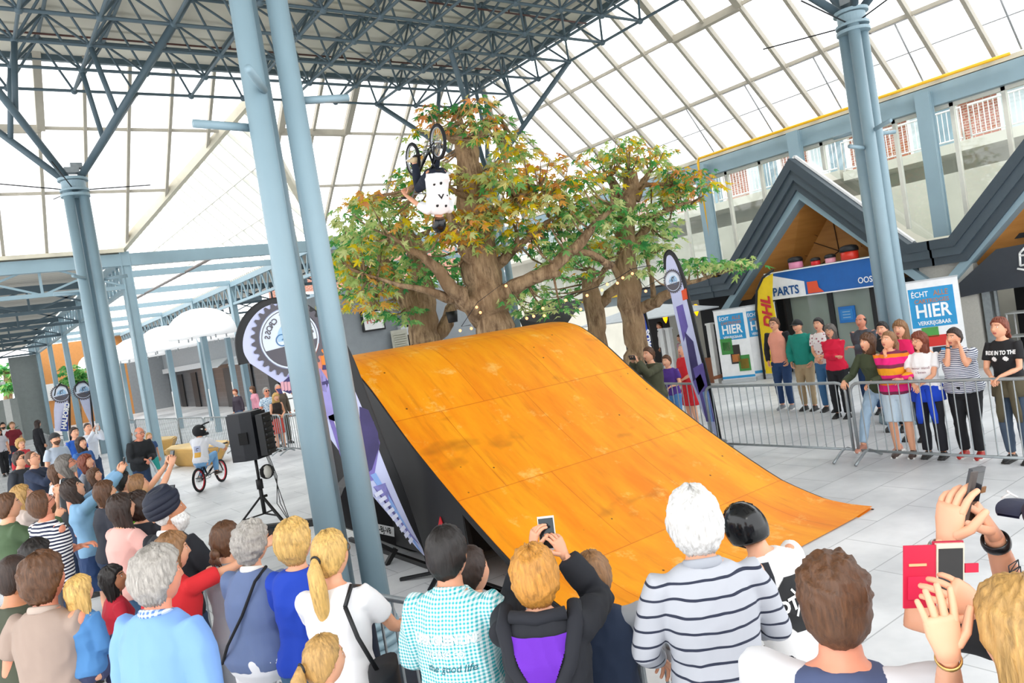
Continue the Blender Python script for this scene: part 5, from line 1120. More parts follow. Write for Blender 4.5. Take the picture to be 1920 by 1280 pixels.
def person(label, at=None, feet=None, H=1.72, hd=None, dh=0, hy=0, hp=14, fem=0, fat=1.0, lean=3, side=0, arms='down', armv=None, skin='f', hair='short', hc='brown', top='#888888', sleeve='short', hem=.90, tc=.013,
           bottom='jeans', bc='#2c3f5e', shoe='#2b2b2b', glasses=None, near=False, foot=None, collar=None, group=None, curl=.5, mat=None, headz=.925, phone=None, hat=None, beard=None, stripe_sleeve=None, child=0, jacket=None, loc=None, hips=None, up=False, poles=None, wrw=None, hdw=None, hscale=1.0, nohead=False, under=None):
    s = H/1.75
    if mat is None:
        if loc is not None: X = V(loc)
        elif feet is not None: X = P(feet[0], feet[1], z=0)
        else:
            # sight line through the head, at the height of this person's head
            X = P(at[0], at[1], z=headz*H)
        if hd is not None: h = R(hd)
        else: d = TGT-X; h = math.atan2(-d.x, d.y)
        h += R(dh)
        if at is not None and loc is None and feet is None: X = V((X.x+sin(h)*math.tan(R(lean))*.6*s, X.y-cos(h)*math.tan(R(lean))*.6*s, 0))
        sd = math.tan(R(side))*.62*s
        mat = Matrix.Translation((X.x-cos(h)*sd, X.y-sin(h)*sd, X.z if loc is not None else 0)) @ Matrix.Rotation(h, 4, 'Z')
    sk = skinm(skin); T = Tf(lean, side, hips or V((0, 0, .95)))
    vox = (.0105 if near else .0155)
    sc = lambda g: setattr(g, 'v', [(a*s, b_*s, c*s) for a, b_, c in g.v]) or g
    # joints
    hw = 1.0+(fat-1)*.5
    dT = (V((0, 0, .95)) if not hips else V(hips))-V((0, 0, .95))
    TT = lambda v: T(v)
    Sh = [T(V((sx*(.172-.014*fem)*hw, -.005, 1.415))) for sx in (1, -1)]
    tg = armv or ARMS[arms]; Wr = []; El = []; iv = mat.inverted()
    if wrw: tg = [iv@V(q)/s for q in wrw]
    for i, sx in enumerate((1, -1)):
        pole = V((sx*.55, -.35, -1)) if not (poles and poles[i]) else V(poles[i])
        e, w_ = ik(Sh[i], V(tg[i]), .285, .255, pole); El.append(e); Wr.append(w_)
    fk = foot or ((.10, .0, .085), (-.10, .03, .085)); Kn = []; An = []; Hp = []
    for i, sx in enumerate((1, -1)):
        hp_ = V((sx*.088, 0, .90)) if not hips else V(hips)+V((sx*.088, 0, -.05)); k, a = ik(hp_, V(fk[i]), .415, .405, V((sx*.12, 1, 0.05))); Kn.append(k); An.append(a); Hp.append(hp_)
    N0 = T(V((0, -.012, 1.45))); N1 = T(V((0, .012, 1.52)))
    # body
    g = G(); af = .9+.25*(fat-1)-.1*fem
    sh = lambda rg: [(c+dT*0, x, y) for c, x, y in rg]
    g.rings(torso_rings(fem, fat, -.004, .86, 1.485, T), None, 20, e=.9) if not hips else g.rings(torso_rings(fem, fat, 0, .96, 1.485, T), None, 20, e=.9)
    g.tube([N0, (N0+N1)/2, N1+V((0, 0, .02))], [.070-.010*fem, .059-.009*fem, .056-.009*fem], seg=14)
    for i in (0, 1):
        g.tube([Sh[i], Sh[i].lerp(El[i], .35), El[i], El[i].lerp(Wr[i], .3), Wr[i]], [.056*af, .052*af, .040*af, .041*af, .027*af], seg=12, round_=1)
        g.tube([Hp[i], Hp[i].lerp(Kn[i], .4), Kn[i], Kn[i].lerp(An[i], .35), An[i]], [.092*hw, .078*hw, .056, .056, .038], seg=12, round_=1)
        if hips: g.ell(Hp[i], .1)
    body = pend(sc(g), 'person', sk, None, vox*1.1, 0, s)
    body.matrix_world = mat; tag(body, label, 'person', group)
    # head & hands appended finely
    E = G(); Hq = T.q @ Matrix.Rotation(R(hy), 3, 'Z') @ Matrix.Rotation(R(hp+lean*.6), 3, 'X'); hs = 1.04 if not child else 1.0+.22*child
    Hc = N1+Hq@V((0, .018, .097*hs)); HL = lambda x, y, z: Hc+Hq@(V((x, y, z))*hs)
    lip = M({'f': '#b8605a', 'm': '#b06a58', 't': '#9c5a48', 'd': '#7e4638', 'r': '#b8604e'}[skin], .4, 0, .02, key='lips'); brow = hairm(hc if hc not in ('white', 'blond') else 'dblond')
    vs = [headpt(a, b_, c, fem, child) for a, b_, c, _ in hgrid(HS, HR)]; k0 = len(E.v); fs = hfaces(HS, HR); E.v += [tuple(HL(*q)) for q in vs]
    for q in fs:
        cx = sum(vs[j][0] for j in q)/len(q); cy = sum(vs[j][1] for j in q)/len(q); cz = sum(vs[j][2] for j in q)/len(q); mm = sk
        if cy > .05 and abs(cx) < .021 and abs(cz+.058) < .0075: mm = lip
        elif cy > .05 and .013 < abs(cx) < .048 and abs(cz-.035+.1*max(0, abs(cx)-.035)) < .0035: mm = brow
        E.f.append([k0+j for j in q]); E.m.append(E.mi(mm)); E.smooth.append(True)
    for sx in (1, -1):
        E.ell(HL(sx*.030, .0715, .011), .0115*hs, M('#f1ece8', .2, 0, .02, key='eye'), 10, 8); E.ell(HL(sx*.030, .0795, .013), .0052*hs, M('#2c221c', .15, 0, .02, key='iris'), 8, 6)
        E.ell(HL(sx*.030, .0735, .0215), tuple(q*hs for q in (.0135, .010, .0045)), sk, 10, 6, Hq)
        E.ell(HL(sx*.0745, -.008, -.002), tuple(q*hs for q in (.008, .018, .031)), sk, 10, 8, Hq); E.ell(HL(sx*.080, .0, .002), tuple(q*hs for q in (.006, .010, .018)), M({'f': '#d4917a', 'm': '#c78668', 't': '#a96f50', 'd': '#8d5a40', 'r': '#d07c60'}[skin], .5, 0, .02, key='ear'), 8, 6, Hq)
    for i, sx in enumerate((1, -1)):
        fd = (Wr[i]-El[i]).normalized(); pn = V((-sx*.6, .3, -.5)) if not arms.startswith('photo') else V((-sx*.8, .6, 0))
        if arms.startswith('lean'): pn = V((0, .2, -1)); fd = (fd+V((-sx*.3, 0, -.5))).normalized()
        if arms.startswith('photo'): fd = (fd+V((0, 0, .8))).normalized()
        cu_ = curl
        if hdw: fd, pn, cu_ = iv.to_3x3()@V(hdw[i][0]), iv.to_3x3()@V(hdw[i][1]), hdw[i][2]
        hand(E, Wr[i], fd, pn, sx, (1.0-.07*fem)*hscale, cu_, sk)
    sc(E); EXTRA[body.name] = E
    # clothes
    def child_(g, name, m, folds=.004, v=None, smooth=3): o = pend(sc(g), name, m, body, v or vox, folds*s, s, smooth); return o
    if top:
        g = G(); z0 = hem if not hips else max(hem, .97)
        g.rings(torso_rings(fem, fat, tc, z0, 1.478, T), None, 24, e=.88)
        for i in (0, 1):
            r0 = (.060*af+tc)*hw
            if sleeve == 'none': continue
            if sleeve == 'short':
                m_ = Sh[i].lerp(El[i], .62); inn = T(V(((1, -1)[i]*.09, -.005, 1.375))); rs_ = .057+tc*.55; g.tube([inn, Sh[i]-V((0, 0, .008)), Sh[i].lerp(El[i], .3), m_], [rs_*.85, rs_, r0*.98, r0*.95], seg=14)
            else:
                e = .93 if sleeve == 'long' else .45; inn = T(V(((1, -1)[i]*.09, -.005, 1.375))); rs_ = .057+tc*.55
                g.tube([inn, Sh[i]-V((0, 0, .008)), Sh[i].lerp(El[i], .4), El[i], El[i].lerp(Wr[i], e*.5), El[i].lerp(Wr[i], e)], [rs_*.85, rs_, r0*.9, .045*af+tc*1.1, .043*af+tc*1.1, .032*af+tc*1.1], seg=14)
        tob = child_(g, 'shirt' if not jacket else 'jacket', cloth(top), .0045 if tc < .016 else .007)
        if under:
            for i in (0, 1):
                r0 = (.058*af+tc*.8)*hw; g = G(); g.tube([T(V(((1, -1)[i]*.10, -.005, 1.40))), Sh[i]+V(((1, -1)[i]*.008, 0, .008)), Sh[i].lerp(El[i], .4), El[i], El[i].lerp(Wr[i], .45), El[i].lerp(Wr[i], .93)], [r0*.92, r0*1.12, r0*.95, .045*af+tc, .043*af+tc, .033*af+tc], seg=14); child_(g, 'sleeve', cloth(under), .004)
        if collar:
            g = G(); cr = .062-.006*fem
            for dz, rr in ((0, cr+.020), ):
                g.torus(T(V((0, -.010, 1.475))), T.q@V((0, .25, 1)), cr+.006, (.010, .020), seg=24)
            sc(g).obj('collar', cloth(collar), body)
    else: tob = None
    if bottom in ('jeans', 'trousers', 'shorts', 'capri'):
        g = G(); cc = .012 if bottom != 'shorts' else .018
        if not hips: g.rings(torso_rings(fem, fat, .009, .815, 1.0, T), None, 20, e=.9)
        else:
            for i in (0, 1): g.ell(Hp[i]+V((0, -.01, .03)), (.105, .125, .12))
            g.ell((Hp[0]+Hp[1])/2+V((0, 0, .05)), (.15, .12, .11))
        for i in (0, 1):
            end = {'jeans': .93, 'trousers': .95, 'shorts': -.0, 'capri': .5}[bottom]
            pts = [Hp[i], Hp[i].lerp(Kn[i], .4), Kn[i]]; rr = [.097*hw+cc, .084*hw+cc, .060+cc]
            if end > 0: pts += [Kn[i].lerp(An[i], .4), Kn[i].lerp(An[i], end)]; rr += [.056+cc*(1.6 if bottom == 'trousers' else .8), .046+cc*(1.6 if bottom == 'trousers' else .4)]
            else: rr[-1] += .015
            g.tube(pts, rr, seg=14)
        child_(g, {'jeans': 'jeans', 'trousers': 'trousers', 'shorts': 'shorts', 'capri': 'trousers'}[bottom], cloth(bc), .005)
    elif bottom in ('skirt', 'dress'):
        g = G(); zl = .52 if bottom == 'skirt' else .5
        g.rings([(V((0, 0, z)), V((a*hw, 0, 0)), V((0, b_*hw, 0))) for z, a, b_ in ((zl, .22, .17), (.7, .20, .155), (.88, .185, .14), (.97, .178, .13), (1.03, .158, .118))], None, 24)
        child_(g, 'skirt', cloth(bc), .008)
    # shoes
    for i, sx in enumerate((1, -1)):
        d = V((0, 1, 0)); a = An[i]; z0 = a.z-.085
        g = G(); g.rings([((a.x+sx*.012*(y > .05), a.y+y, z0+h/2), (w_, 0, 0), (0, 0, h/2)) for y, w_, h in ((-.075, .012, .04), (-.068, .030, .075), (-.03, .038, .105), (.03, .038, .095), (.08, .045, .07), (.13, .047, .052), (.172, .036, .042), (.19, .012, .03))], M(shoe, .5, key='shoe'), 14, True, .8)
        g.box((a.x+sx*.01, a.y+.055, z0+.011), (.088, .25, .022), M('#e6e4df' if shoe != '#2b2b2b' else '#3a3a3a', .6, key='sole')); sc(g).obj('shoe', None, body)
    # hair
    hm = hairm(hc); rnd = random.Random(len(label)*7+int(H*100))
    if hair != 'none':
        g = G(); nH, mH = 64, 40; TH = {'short': .014, 'buzz': .0035, 'medium': .026, 'curly': .034, 'bob': .024, 'long': .020, 'pony': .015, 'bun': .016, 'balding': .010, 'spiky': .03, 'updo': .018}[hair]; vv = []
        ph = [rnd.uniform(0, 6) for _ in range(6)]
        for dx, dy, dz, a in hgrid(nH, mH):
            x, y, z = headpt(dx, min(dy, .999) if dy < 0 else dy, dz, fem, child)
            if dy > .3: y = min(y, .1)
            zt = zhair(a)
            if hair in ('bob', 'long', 'medium', 'curly', 'updo') : zt -= (.012 if abs(a) < 1 else .02)
            m_ = sst(-.008, .016, z-zt)
            if hair == 'balding': m_ *= 1-sst(.03, .06, z)*sst(-.09, -.04, y)
            st = sin(a*17+ph[0]+2*sin(z*60+ph[1]))*.5+sin(a*31+ph[2]+3*sin(z*40))*.3+noise.noise(V((x, y, z))*40+V((ph[3], 0, 0)))*.9
            t_ = TH*(1+.30*st)*(1.0+.25*sst(0, .1, z))
            if hair == 'curly': t_ = TH*(1+.55*noise.noise(V((x, y, z))*55+V((ph[4], 0, 0))))
            if hair == 'spiky': t_ = TH*(.35+.75*sst(.0, .09, z))*(1+.5*noise.noise(V((x*1, y, z))*70))
            if hat: t_ *= .35
            t_ = -.007+(t_+.007)*m_; d = V((dx, dy, dz)); vv.append(HL(x+dx*t_, y+dy*t_, z+dz*t_))
        g.add(vv, hfaces(nH, mH), None, True)
        def ridged(rg, n=48, amp=.09):
            vs = []
            for ri, (c, rx, ry) in enumerate(rg):
                for k in range(n):
                    a = 2*pi*k/n; q = 1+amp*sin(k*2.9+ri*.35+ph[5])+amp*.5*sin(k*1.3+ri*.9); vs.append(HL(c[0]+rx*cos(a)*q, c[1]+ry*sin(a)*q, c[2]))
            m2 = len(rg); g.add(vs, [(i*n+k, i*n+(k+1) % n, (i+1)*n+(k+1) % n, (i+1)*n+k) for i in range(m2-1) for k in range(n)][::1]+[list(range(n))[::-1], [(m2-1)*n+k for k in range(n)]], None, True)
        if hair in ('long', 'bob'):
            rg = [((0, -.012, .07), .072, .075), ((0, -.022, .03), .092, .074), ((0, -.028, -.03), .098, .068), ((0, -.034, -.09), .102, .058), ((0, -.042, -.135), .104, .05)]
            if hair == 'long': rg += [((0, -.055, -.20), .105, .044), ((0, -.068, -.28), .098, .036), ((0, -.07, -.36), .075, .028), ((0, -.066, -.42), .04, .015)]
            else: rg += [((0, -.04, -.155), .09, .04)]
            ridged(rg)
        if hair == 'medium': ridged([((0, -.03, .05), .06, .06), ((0, -.035, -.02), .08, .062), ((0, -.04, -.075), .072, .05), ((0, -.035, -.105), .05, .034)])
        if hair == 'pony':
            pts = [(0, -.088, .02), (0, -.125, .022), (.004, -.15, -.02), (.01, -.155, -.1), (.004, -.15, -.2), (0, -.135, -.3), (0, -.13, -.35)]
            g.tube([HL(*q) for q in pts], [q*hs for q in (.022, .02, .036, .042, .038, .024, .006)], None, 18); 
            gb = G(); gb.torus(HL(0, -.122, .022), Hq@V((0, 1, .1)), .022*hs, .006*hs); sc(gb).obj('hair_band', black(), body)
        if hair in ('bun', 'updo'):
            g.ell(HL(0, -.118, -.03 if hair == 'bun' else -.05), (.038*hs, .032*hs, .04*hs)); 
            for k in range(5): g.tube([HL(-.02+.01*k, -.12, -.05), HL(-.035+.017*k, -.135, -.09), HL(-.04+.02*k, -.12, -.13-.01*(k % 2))], [.012, .012, .003], None, 6)
        sc(g).obj('hair', hm, body)
    if beard:
        g = G(); vv = []
        for dx, dy, dz, a in hgrid(48, 32):
            x, y, z = headpt(dx, dy, dz, 0); aa = abs((a+pi) % (2*pi)-pi); m_ = sst(-.030, -.045, z)*sst(1.9, 1.2, aa); m_ *= 1-.9*math.exp(-(x/.018)**2-((z+.058)/.007)**2)
            th = -.006+(beard[1]+.006)*m_*(1+.25*noise.noise(V((x, y, z))*70)); vv.append(HL(x+dx*th, y+dy*th, z+dz*th-.6*max(0, th)*(beard[1] > .02)))
        g.add(vv, hfaces(48, 32), None, True); sc(g).obj('beard', hairm(beard[0]), body)
    if glasses:
        g = G(); gm2 = M(glasses, .3, key='glasses_frame')
        for sx in (1, -1):
            g.torus(HL(sx*.031, .095, .010), Hq@V((sx*.15, 1, 0)), .023*hs, .0022*hs, seg=18, rs=6); g.tube([HL(sx*.054, .092, .014), HL(sx*.074, .05, .012), HL(sx*.078, -.005, .01)], .0022*hs, seg=5)
        g.tube([HL(-.009, .100, .014), HL(.009, .100, .014)], .0022*hs, seg=5)
        go = sc(g).obj('glasses', gm2, body)
        if glasses == '#101010':
            g = G()
            for sx in (1, -1): g.ell(HL(sx*.031, .096, .009), (.023*hs, .004, .019*hs), None, 12, 6, Hq)
            sc(g).obj('dark_lens', M('#0b0b0d', .08), go)
    if hat:
        kind, col = hat[0], hat[1]; g = G(); hmat = M(col, .7 if kind != 'helmet' else .15, key='hat')
        if kind == 'cap':
            vv = []
            for dx, dy, dz, a in hgrid(40, 24):
                x, y, z = headpt(dx, dy, dz); y = min(y, .095); m_ = sst(.02, .035, z+(.02 if dy < 0 else 0)); th = -.01+.03*m_; vv.append(HL(x+dx*th, y+dy*th, z+dz*th))
            g.add(vv, hfaces(40, 24), None, True)
            br = []
            for k in range(13):
                a = R(-62+124*k/12); br.append((sin(a)*.078, .055+cos(a)*.045, .045-.008*abs(sin(a))))
            br2 = [(x*1.0, .09+(y-.05)*1.9, z-.018) for x, y, z in br]
            vs = [HL(*q) for q in br]+[HL(*q) for q in br2]+[HL(q[0], q[1], q[2]-.006) for q in br]+[HL(q[0], q[1], q[2]-.006) for q in br2]
            g.add(vs, [(k, k+1, 14+k, 13+k) for k in range(12)]+[(26+k, 39+k, 40+k, 27+k) for k in range(12)]+[(13+k, 14+k, 40+k, 39+k) for k in range(12)], None, True); sc(g).obj('cap', hmat, body)
        if kind == 'turban':
            for k in range(7):
                z = .02+.018*k; r1 = .098+.016*sin(pi*(k+1)/8)-.006*k*(k > 3); g.torus(HL(.0, -.022, z+.01), Hq@V((.22*(-1)**k*.6, -.25, 1)), r1*hs*.86, (.026*hs, .03*hs), seg=32, rs=10)
            g.ell(HL(0, -.02, .09), (.1*hs, .115*hs, .075*hs), None, 24, 12, Hq); g.ell(HL(0, -.03, .03), (.1*hs, .11*hs, .07*hs), None, 24, 12, Hq); sc(g).obj('turban', hmat, body)
        if kind == 'helmet':
            vv = []
            for dx, dy, dz, a in hgrid(48, 32):
                x, y, z = .073*dx, .092*dy, .115*dz; zt = .045 if abs(a) < .9 else (-.0 if abs(a) < 1.9 else -.06)
                m_ = sst(-.004, .006, z-zt); th = -.012+.044*m_; vv.append(HL(x+dx*th, y+dy*th, z*.93+dz*th*.8))
            g.add(vv, hfaces(48, 32), None, True); ho = sc(g).obj('helmet', hmat, body)
            g = G()
            for (a, e) in ((.4, .95), (-.4, .95), (1.0, .9), (-1.0, .9), (2.2, .95), (-2.2, .95), (2.9, .8), (-2.9, .8), (0, 1.25), (3.1, 1.2), (1.7, 1.25), (-1.7, 1.25)):
                d = V((sin(a)*cos(e), cos(a)*cos(e), sin(e))); c = V((.073*d.x+d.x*.031, .092*d.y+d.y*.031, .107*d.z+d.z*.024)); x_ = d.cross(V((0, 0, 1))).normalized(); y_ = d.cross(x_)
                q = Hq@Matrix((x_, y_, d)).transposed(); g.box(HL(*c), (.014, .032, .006), None, rot=q)
            sc(g).obj('vent_slot', M('#030303', .9), ho)
            g = G(); g.tube([HL(.082, .0, -.01), HL(.07, .025, -.07), HL(.02, .05, -.135)], .005, seg=6); g.tube([HL(-.082, .0, -.01), HL(-.07, .025, -.07), HL(.02, .05, -.135)], .005, seg=6); sc(g).obj('chin_strap', black(), ho)
        if kind == 'fullface':
            g.ell(HL(0, -.005, .015), (.125*hs, .145*hs, .14*hs), None, 28, 16, Hq); ho = sc(g).obj('helmet', hmat, body)
            g = G(); g.ell(HL(0, .045, .005), (.1*hs, .112*hs, .052*hs), skinm('f'), 20, 10, Hq); sc(g).obj('face_opening', None, ho)
            g = G(); g.rings([(HL(0, y, z), Hq@V((w_, 0, 0)), Hq@V((0, 0, .018))) for y, z, w_ in ((.06, .115, .1), (.15, .14, .1), (.24, .15, .075))], None, 12); g.rings([(HL(sx*.09, .07, -.07) if False else HL(0, y, -.085), Hq@V((w_, 0, 0)), Hq@V((0, 0, .035))) for y, w_ in ((.05, .11), (.12, .09), (.17, .05)) for sx in (1,)], None, 12); sc(g).obj('visor', hmat, ho)
            g = G(); 
            for k in (-1, 1): g.box(HL(k*.118, .02, .03), (.008, .07, .03), white(), rot=Hq)
            sc(g).obj('white_decal', None, ho)
    body['_H'] = H
    if phone:
        ph_ = phone if isinstance(phone, str) else 'black smartphone'
        c = (Wr[0]+Wr[1])/2*s+V((0, .05, .075))*s if arms.startswith('photo') else (Wr[0]+(Wr[0]-El[0]).normalized()*.1+V((0, .0, .04)))*s
        g = G(); land = 'sideways' in ph_; dm = (.15, .009, .075) if land else (.075, .009, .15)
        g.box((0, 0, 0), dm, M('#e9e9ea' if 'white' in ph_ else '#17181b', .3)); g.box((0, -.005, 0), (dm[0]*.9, .003, dm[2]*.88), M('#1d2a30', .1)); o = g.obj('smartphone'); o.matrix_world = mat @ Matrix.Translation(c) @ Matrix.Rotation(R(-15), 4, 'X'); tag(o, ph_, 'phone')
    return body, dict(T=T, s=s, mat=mat, HL=HL, Sh=Sh, El=El, Wr=Wr, shirt=tob)
def decal(items, cloth_obj, name, info, back=True, depth=.5, off=.003):
    "lays flat lettering/marks (local x,z outline) onto the garment by dropping them along the facing axis"
    me = cloth_obj.data; bv = BVHTree.FromPolygons([v.co[:] for v in me.vertices], [p.vertices[:] for p in me.polygons]); s = info['s']
    g = G(); sg = -1 if back else 1
    for gg in items:
        vs = []
        for x, y, z in gg.v:
            o = V((x*s, sg*depth, z*s)); hit = bv.ray_cast(o, V((0, -sg, 0)))
            vs.append((hit[0]+V((0, sg*(off+y), 0))) if hit[0] is not None else V((x*s, sg*.12, z*s)))
        k = len(g.v); g.v += [tuple(v) for v in vs]
        for q, mi in zip(gg.f, gg.m): g.f.append([k+j for j in q]); g.m.append(g.mi(gg.mats[mi])); g.smooth.append(False)
    return g.obj(name, None, cloth_obj)
def flatgrid(x0, x1, z0, z1, m, n=14, test=None, y=0):
    g = G(); vs = [(x0+(x1-x0)*i/n, y, z0+(z1-z0)*j/n) for j in range(n+1) for i in range(n+1)]
    fs = [(j*(n+1)+i, j*(n+1)+i+1, (j+1)*(n+1)+i+1, (j+1)*(n+1)+i) for j in range(n) for i in range(n) if test is None or test((i+.5)/n, (j+.5)/n)]
    g.add(vs, fs, m); return g
def text_l(txt, size, x, z, m, back=True, rot=0, **k):
    ax = V((-1 if not back else 1, 0, 0)); 
    q = Matrix.Rotation(R(rot), 3, 'Y'); a = q@ax; u = q@V((0, 0, 1)); return textg(txt, size, (x, .001, z), a, u, m, ext=0, **k)
# =============== PEOPLE ===============
p = person
# --- nearest row, seen from behind
SW = person
dn, wt, gr = '#1d2330', '#efefef', '#9aa0a8'
I = {}
def bike(name, label, mat, fr, rim, cat='bicycle'):
    root = thing(name, label, cat); root.matrix_world = mat
    ra, fa, bb, st, ht = V((0, -.47, .255)), V((0, .50, .255)), V((0, -.10, .29)), V((0, -.22, .56)), V((0, .33, .62)); hb = V((0, .37, .50))
    fm = M(fr, .3, .5); bk_ = M('#17181a', .6)
    for c, nm in ((ra, 'rear_wheel'), (fa, 'front_wheel')):
        g = G(); g.torus(c, (1, 0, 0), .232, .026, seg=40, rs=10); w_ = g.obj(nm, M('#1b1c1e', .8), root)
        g = G(); g.torus(c, (1, 0, 0), .203, (.008, .016), seg=40, rs=8); g.obj('rim', M(rim, .3, .4), w_)
        g = G(); g.tube([c+V((-.055, 0, 0)), c+V((.055, 0, 0))], .022, seg=12)
        for k in range(28):
            a = 2*pi*k/28; g.tube([c+V(((-1)**k*.022, cos(a+.25)*.02, sin(a+.25)*.02)), c+V((0, cos(a)*.2, sin(a)*.2))], .0016, seg=4, cap=False)
        g.obj('spokes', M('#c4c7c9', .3, .8), w_)
    g = G(); g.tube([bb, st], .018); g.tube([st+V((0, .015, -.04)), ht], .018); g.tube([bb, hb], .022)
    for sx in (-1, 1): g.tube([bb+V((sx*.03, 0, 0)), ra+V((sx*.055, 0, 0))], .011); g.tube([st+V((sx*.015, .01, -.06)), ra+V((sx*.055, 0, 0))], .010)
    g.tube([ht+V((0, -.012, .03)), hb+V((0, .012, -.03))], .024); g.obj('frame', fm, root)
    g = G()
    for sx in (-1, 1): g.tube([hb+V((sx*.01, .02, -.04)), hb+V((sx*.055, .03, -.05)), fa+V((sx*.055, 0, 0))], .014)
    g.obj('fork', fm, root)
    g = G(); st2 = ht+V((0, .02, .06)); g.tube([ht, st2], .02)
    for sx in (-1, 1): g.tube([st2, st2+V((sx*.1, -.01, .02)), st2+V((sx*.18, -.02, .19)), st2+V((sx*.36, -.06, .20))], .011)
    g.tube([st2+V((-.16, -.015, .14)), st2+V((.16, -.015, .14))], .009); g.obj('handlebar', M('#9aa0a4', .3, .7), root)
    for sx in (-1, 1): G().tube([st2+V((sx*.26, -.04, .195)), st2+V((sx*.375, -.063, .20))], .017).obj('grip', bk_, root)
    g = G(); g.rings([((0, -.36+y, z), (w_, 0, 0), (0, 0, .018)) for y, z, w_ in ((0, .635, .03), (.03, .635, .06), (.10, .63, .055), (.2, .635, .02), (.25, .63, .012))], None, 12); g.tube([st, st+V((0, -.02, .07))], .013); g.obj('saddle', bk_, root)
    g = G(); g.torus(bb+V((.05, 0, 0)), (1, 0, 0), .06, (.008, .004), seg=24, rs=6); g.tube([bb+V((.06, 0, 0)), bb+V((.07, .16, .02))], .012); g.tube([bb+V((-.06, 0, 0)), bb+V((-.07, -.16, -.02))], .012); g.tube([bb+V((-.07, 0, 0)), bb+V((.07, 0, 0))], .02); g.obj('crank', M('#8f9496', .3, .8), root)
    for sx, y, z in ((1, .16, .02), (-1, -.16, -.02)): G().box(bb+V((sx*.12, y, z)), (.1, .09, .02)).obj('pedal', bk_, root)
    g = G(); g.tube([bb+V((.05, 0, .062)), ra+V((.05, 0, .03))], .005, seg=5); g.tube([bb+V((.05, 0, -.062)), ra+V((.05, 0, -.03))], .005, seg=5); g.obj('chain', M('#6c6f70', .4, .8), root)
    return root
I['white'] = p('person with thick white hair in a grey turtleneck with thin navy stripes', at=(1305, 985), H=1.80, dh=-12, hp=6, lean=2, skin='f', hair='medium', hc='white', top=('stripe', '#b9bcc4', '#2a3044', .062, .17), sleeve='long', arms='lean', bottom='jeans', bc='#3b3f4a', near=True, fat=1.12, collar='#a9adb6', armv=((.2, .30, 1.08), (-.2, .25, 1.02)))
hq = P(1388, 975, z=1.36)
I['helm'] = p('person in a black skate helmet and white shirt with a black back patch', loc=(hq.x-.01, hq.y-.12, -.27), H=1.74, dh=-4, hp=-4, hy=10, lean=8, side=-12, hair='short', hc='dbrown', top='#f1f0f0', sleeve='long', arms='lean', bottom='jeans', bc='#23262e', near=True, hat=('helmet', '#131417'), foot=((.17, .22, .36), (-.17, .16, .36)), armv=((.32, .5, 1.05), (-.32, .5, 1.05)))
bike('bmx_bike', 'black bmx bike under the person in the skate helmet', I['helm'][1]['mat'] @ Matrix.Translation(V((0, .22, .27))), '#1d1e22', '#303236')
I['big'] = p('person with tousled brown hair in a grey and navy raglan shirt at lower right', at=(1565, 1145), H=1.80, dh=-42, hy=12, hp=8, skin='r', hair='spiky', hc='brown', top='#4a5578', sleeve='none', under='#dddee2', arms='lean', near=True, fat=1.35, bc='#30343c')
I['navy'] = p('child with light brown hair in a navy vest with grey sleeves', at=(1113, 1085), H=1.50, dh=-18, hp=12, skin='f', hair='short', hc='lbrown', top='#27354e', sleeve='none', under='#a9adb3', arms='lean', bottom='jeans', bc='#cfd3d8', near=True, child=.4, armv=((.24, .30, 1.22), (-.12, .28, 1.1)))
I['purple'] = p('person with strawberry blond hair in a black jacket with a purple hood lining', at=(1003, 1085), H=1.66, dh=-18, hp=12, fem=1, hair='medium', hc='straw', top='#1e2027', sleeve='long', tc=.026, jacket=True, arms='photo', bottom='jeans', bc='#25272e', near=True, fat=1.15, phone='white smartphone held up above the strawberry blond head', armv=((.10, .30, 1.62), (-.05, .32, 1.66)))
I['teal'] = p('person with short black hair in a turquoise checked shirt', at=(836, 1045), H=1.74, dh=-26, hp=6, skin='m', hair='short', hc='black', top=('check', '#e6f3f4', '#2fa9b2', .016), sleeve='elbow', near=True, fat=1.12, tc=.02, collar=('check', '#e6f3f4', '#2fa9b2', .016), armv=((.30, .36, 1.12), (-.18, .3, 1.1)), bc='#3a3f4c')
p('child with dark hair and a prominent ear behind the turquoise shirt', at=(880, 1078), H=1.52, dh=-30, hp=4, hy=-20, skin='f', hair='short', hc='dbrown', top='#8f8f90', arms='lean', near=True, child=.5)
I['pony'] = p('person with a long blond ponytail in a white tee with a black shoulder strap', at=(617, 1045), H=1.70, dh=-8, hp=4, hy=-14, fem=1, hair='pony', hc='blond', top='#f4f3f5', near=True, bc='#5c7796', armv=((.22, .40, 1.08), (-.1, .42, 1.25)), glasses='#5a4a40')
p('child with a light brown ponytail at the bottom edge below the white tee', at=(603, 1245), H=1.38, dh=-22, hy=-24, hp=2, fem=1, hair='pony', hc='dblond', top='#f2f2f2', near=True, child=.6, headz=.93)
p('person with gathered blond hair in a royal blue knitted sweater', at=(552, 1020), H=1.68, dh=-12, hp=12, hy=-14, fem=1, hair='medium', hc='blond', top='#1a43b8', sleeve='long', arms='lean', near=True, bc='#3f6480', tc=.02)
I['curl'] = p('person with short curly grey hair in a slate blue top and white trousers', at=(468, 1022), H=1.66, dh=-14, hp=4, hy=-12, fem=1, fat=1.32, hair='curly', hc='grey', top='#67789f', sleeve='long', near=True, bottom='trousers', bc='#efeff2', arms='lean', foot=((.16, .32, .42), (-.12, -.02, .085)), collar='#f0eee8')
p('person with auburn hair tied up low in a grey dress', at=(420, 1015), H=1.60, dh=-16, hp=6, fem=1, hair='updo', hc='brown', top='#9b9da3', sleeve='none', near=True, bottom='dress', bc='#9b9da3', arms='lean')
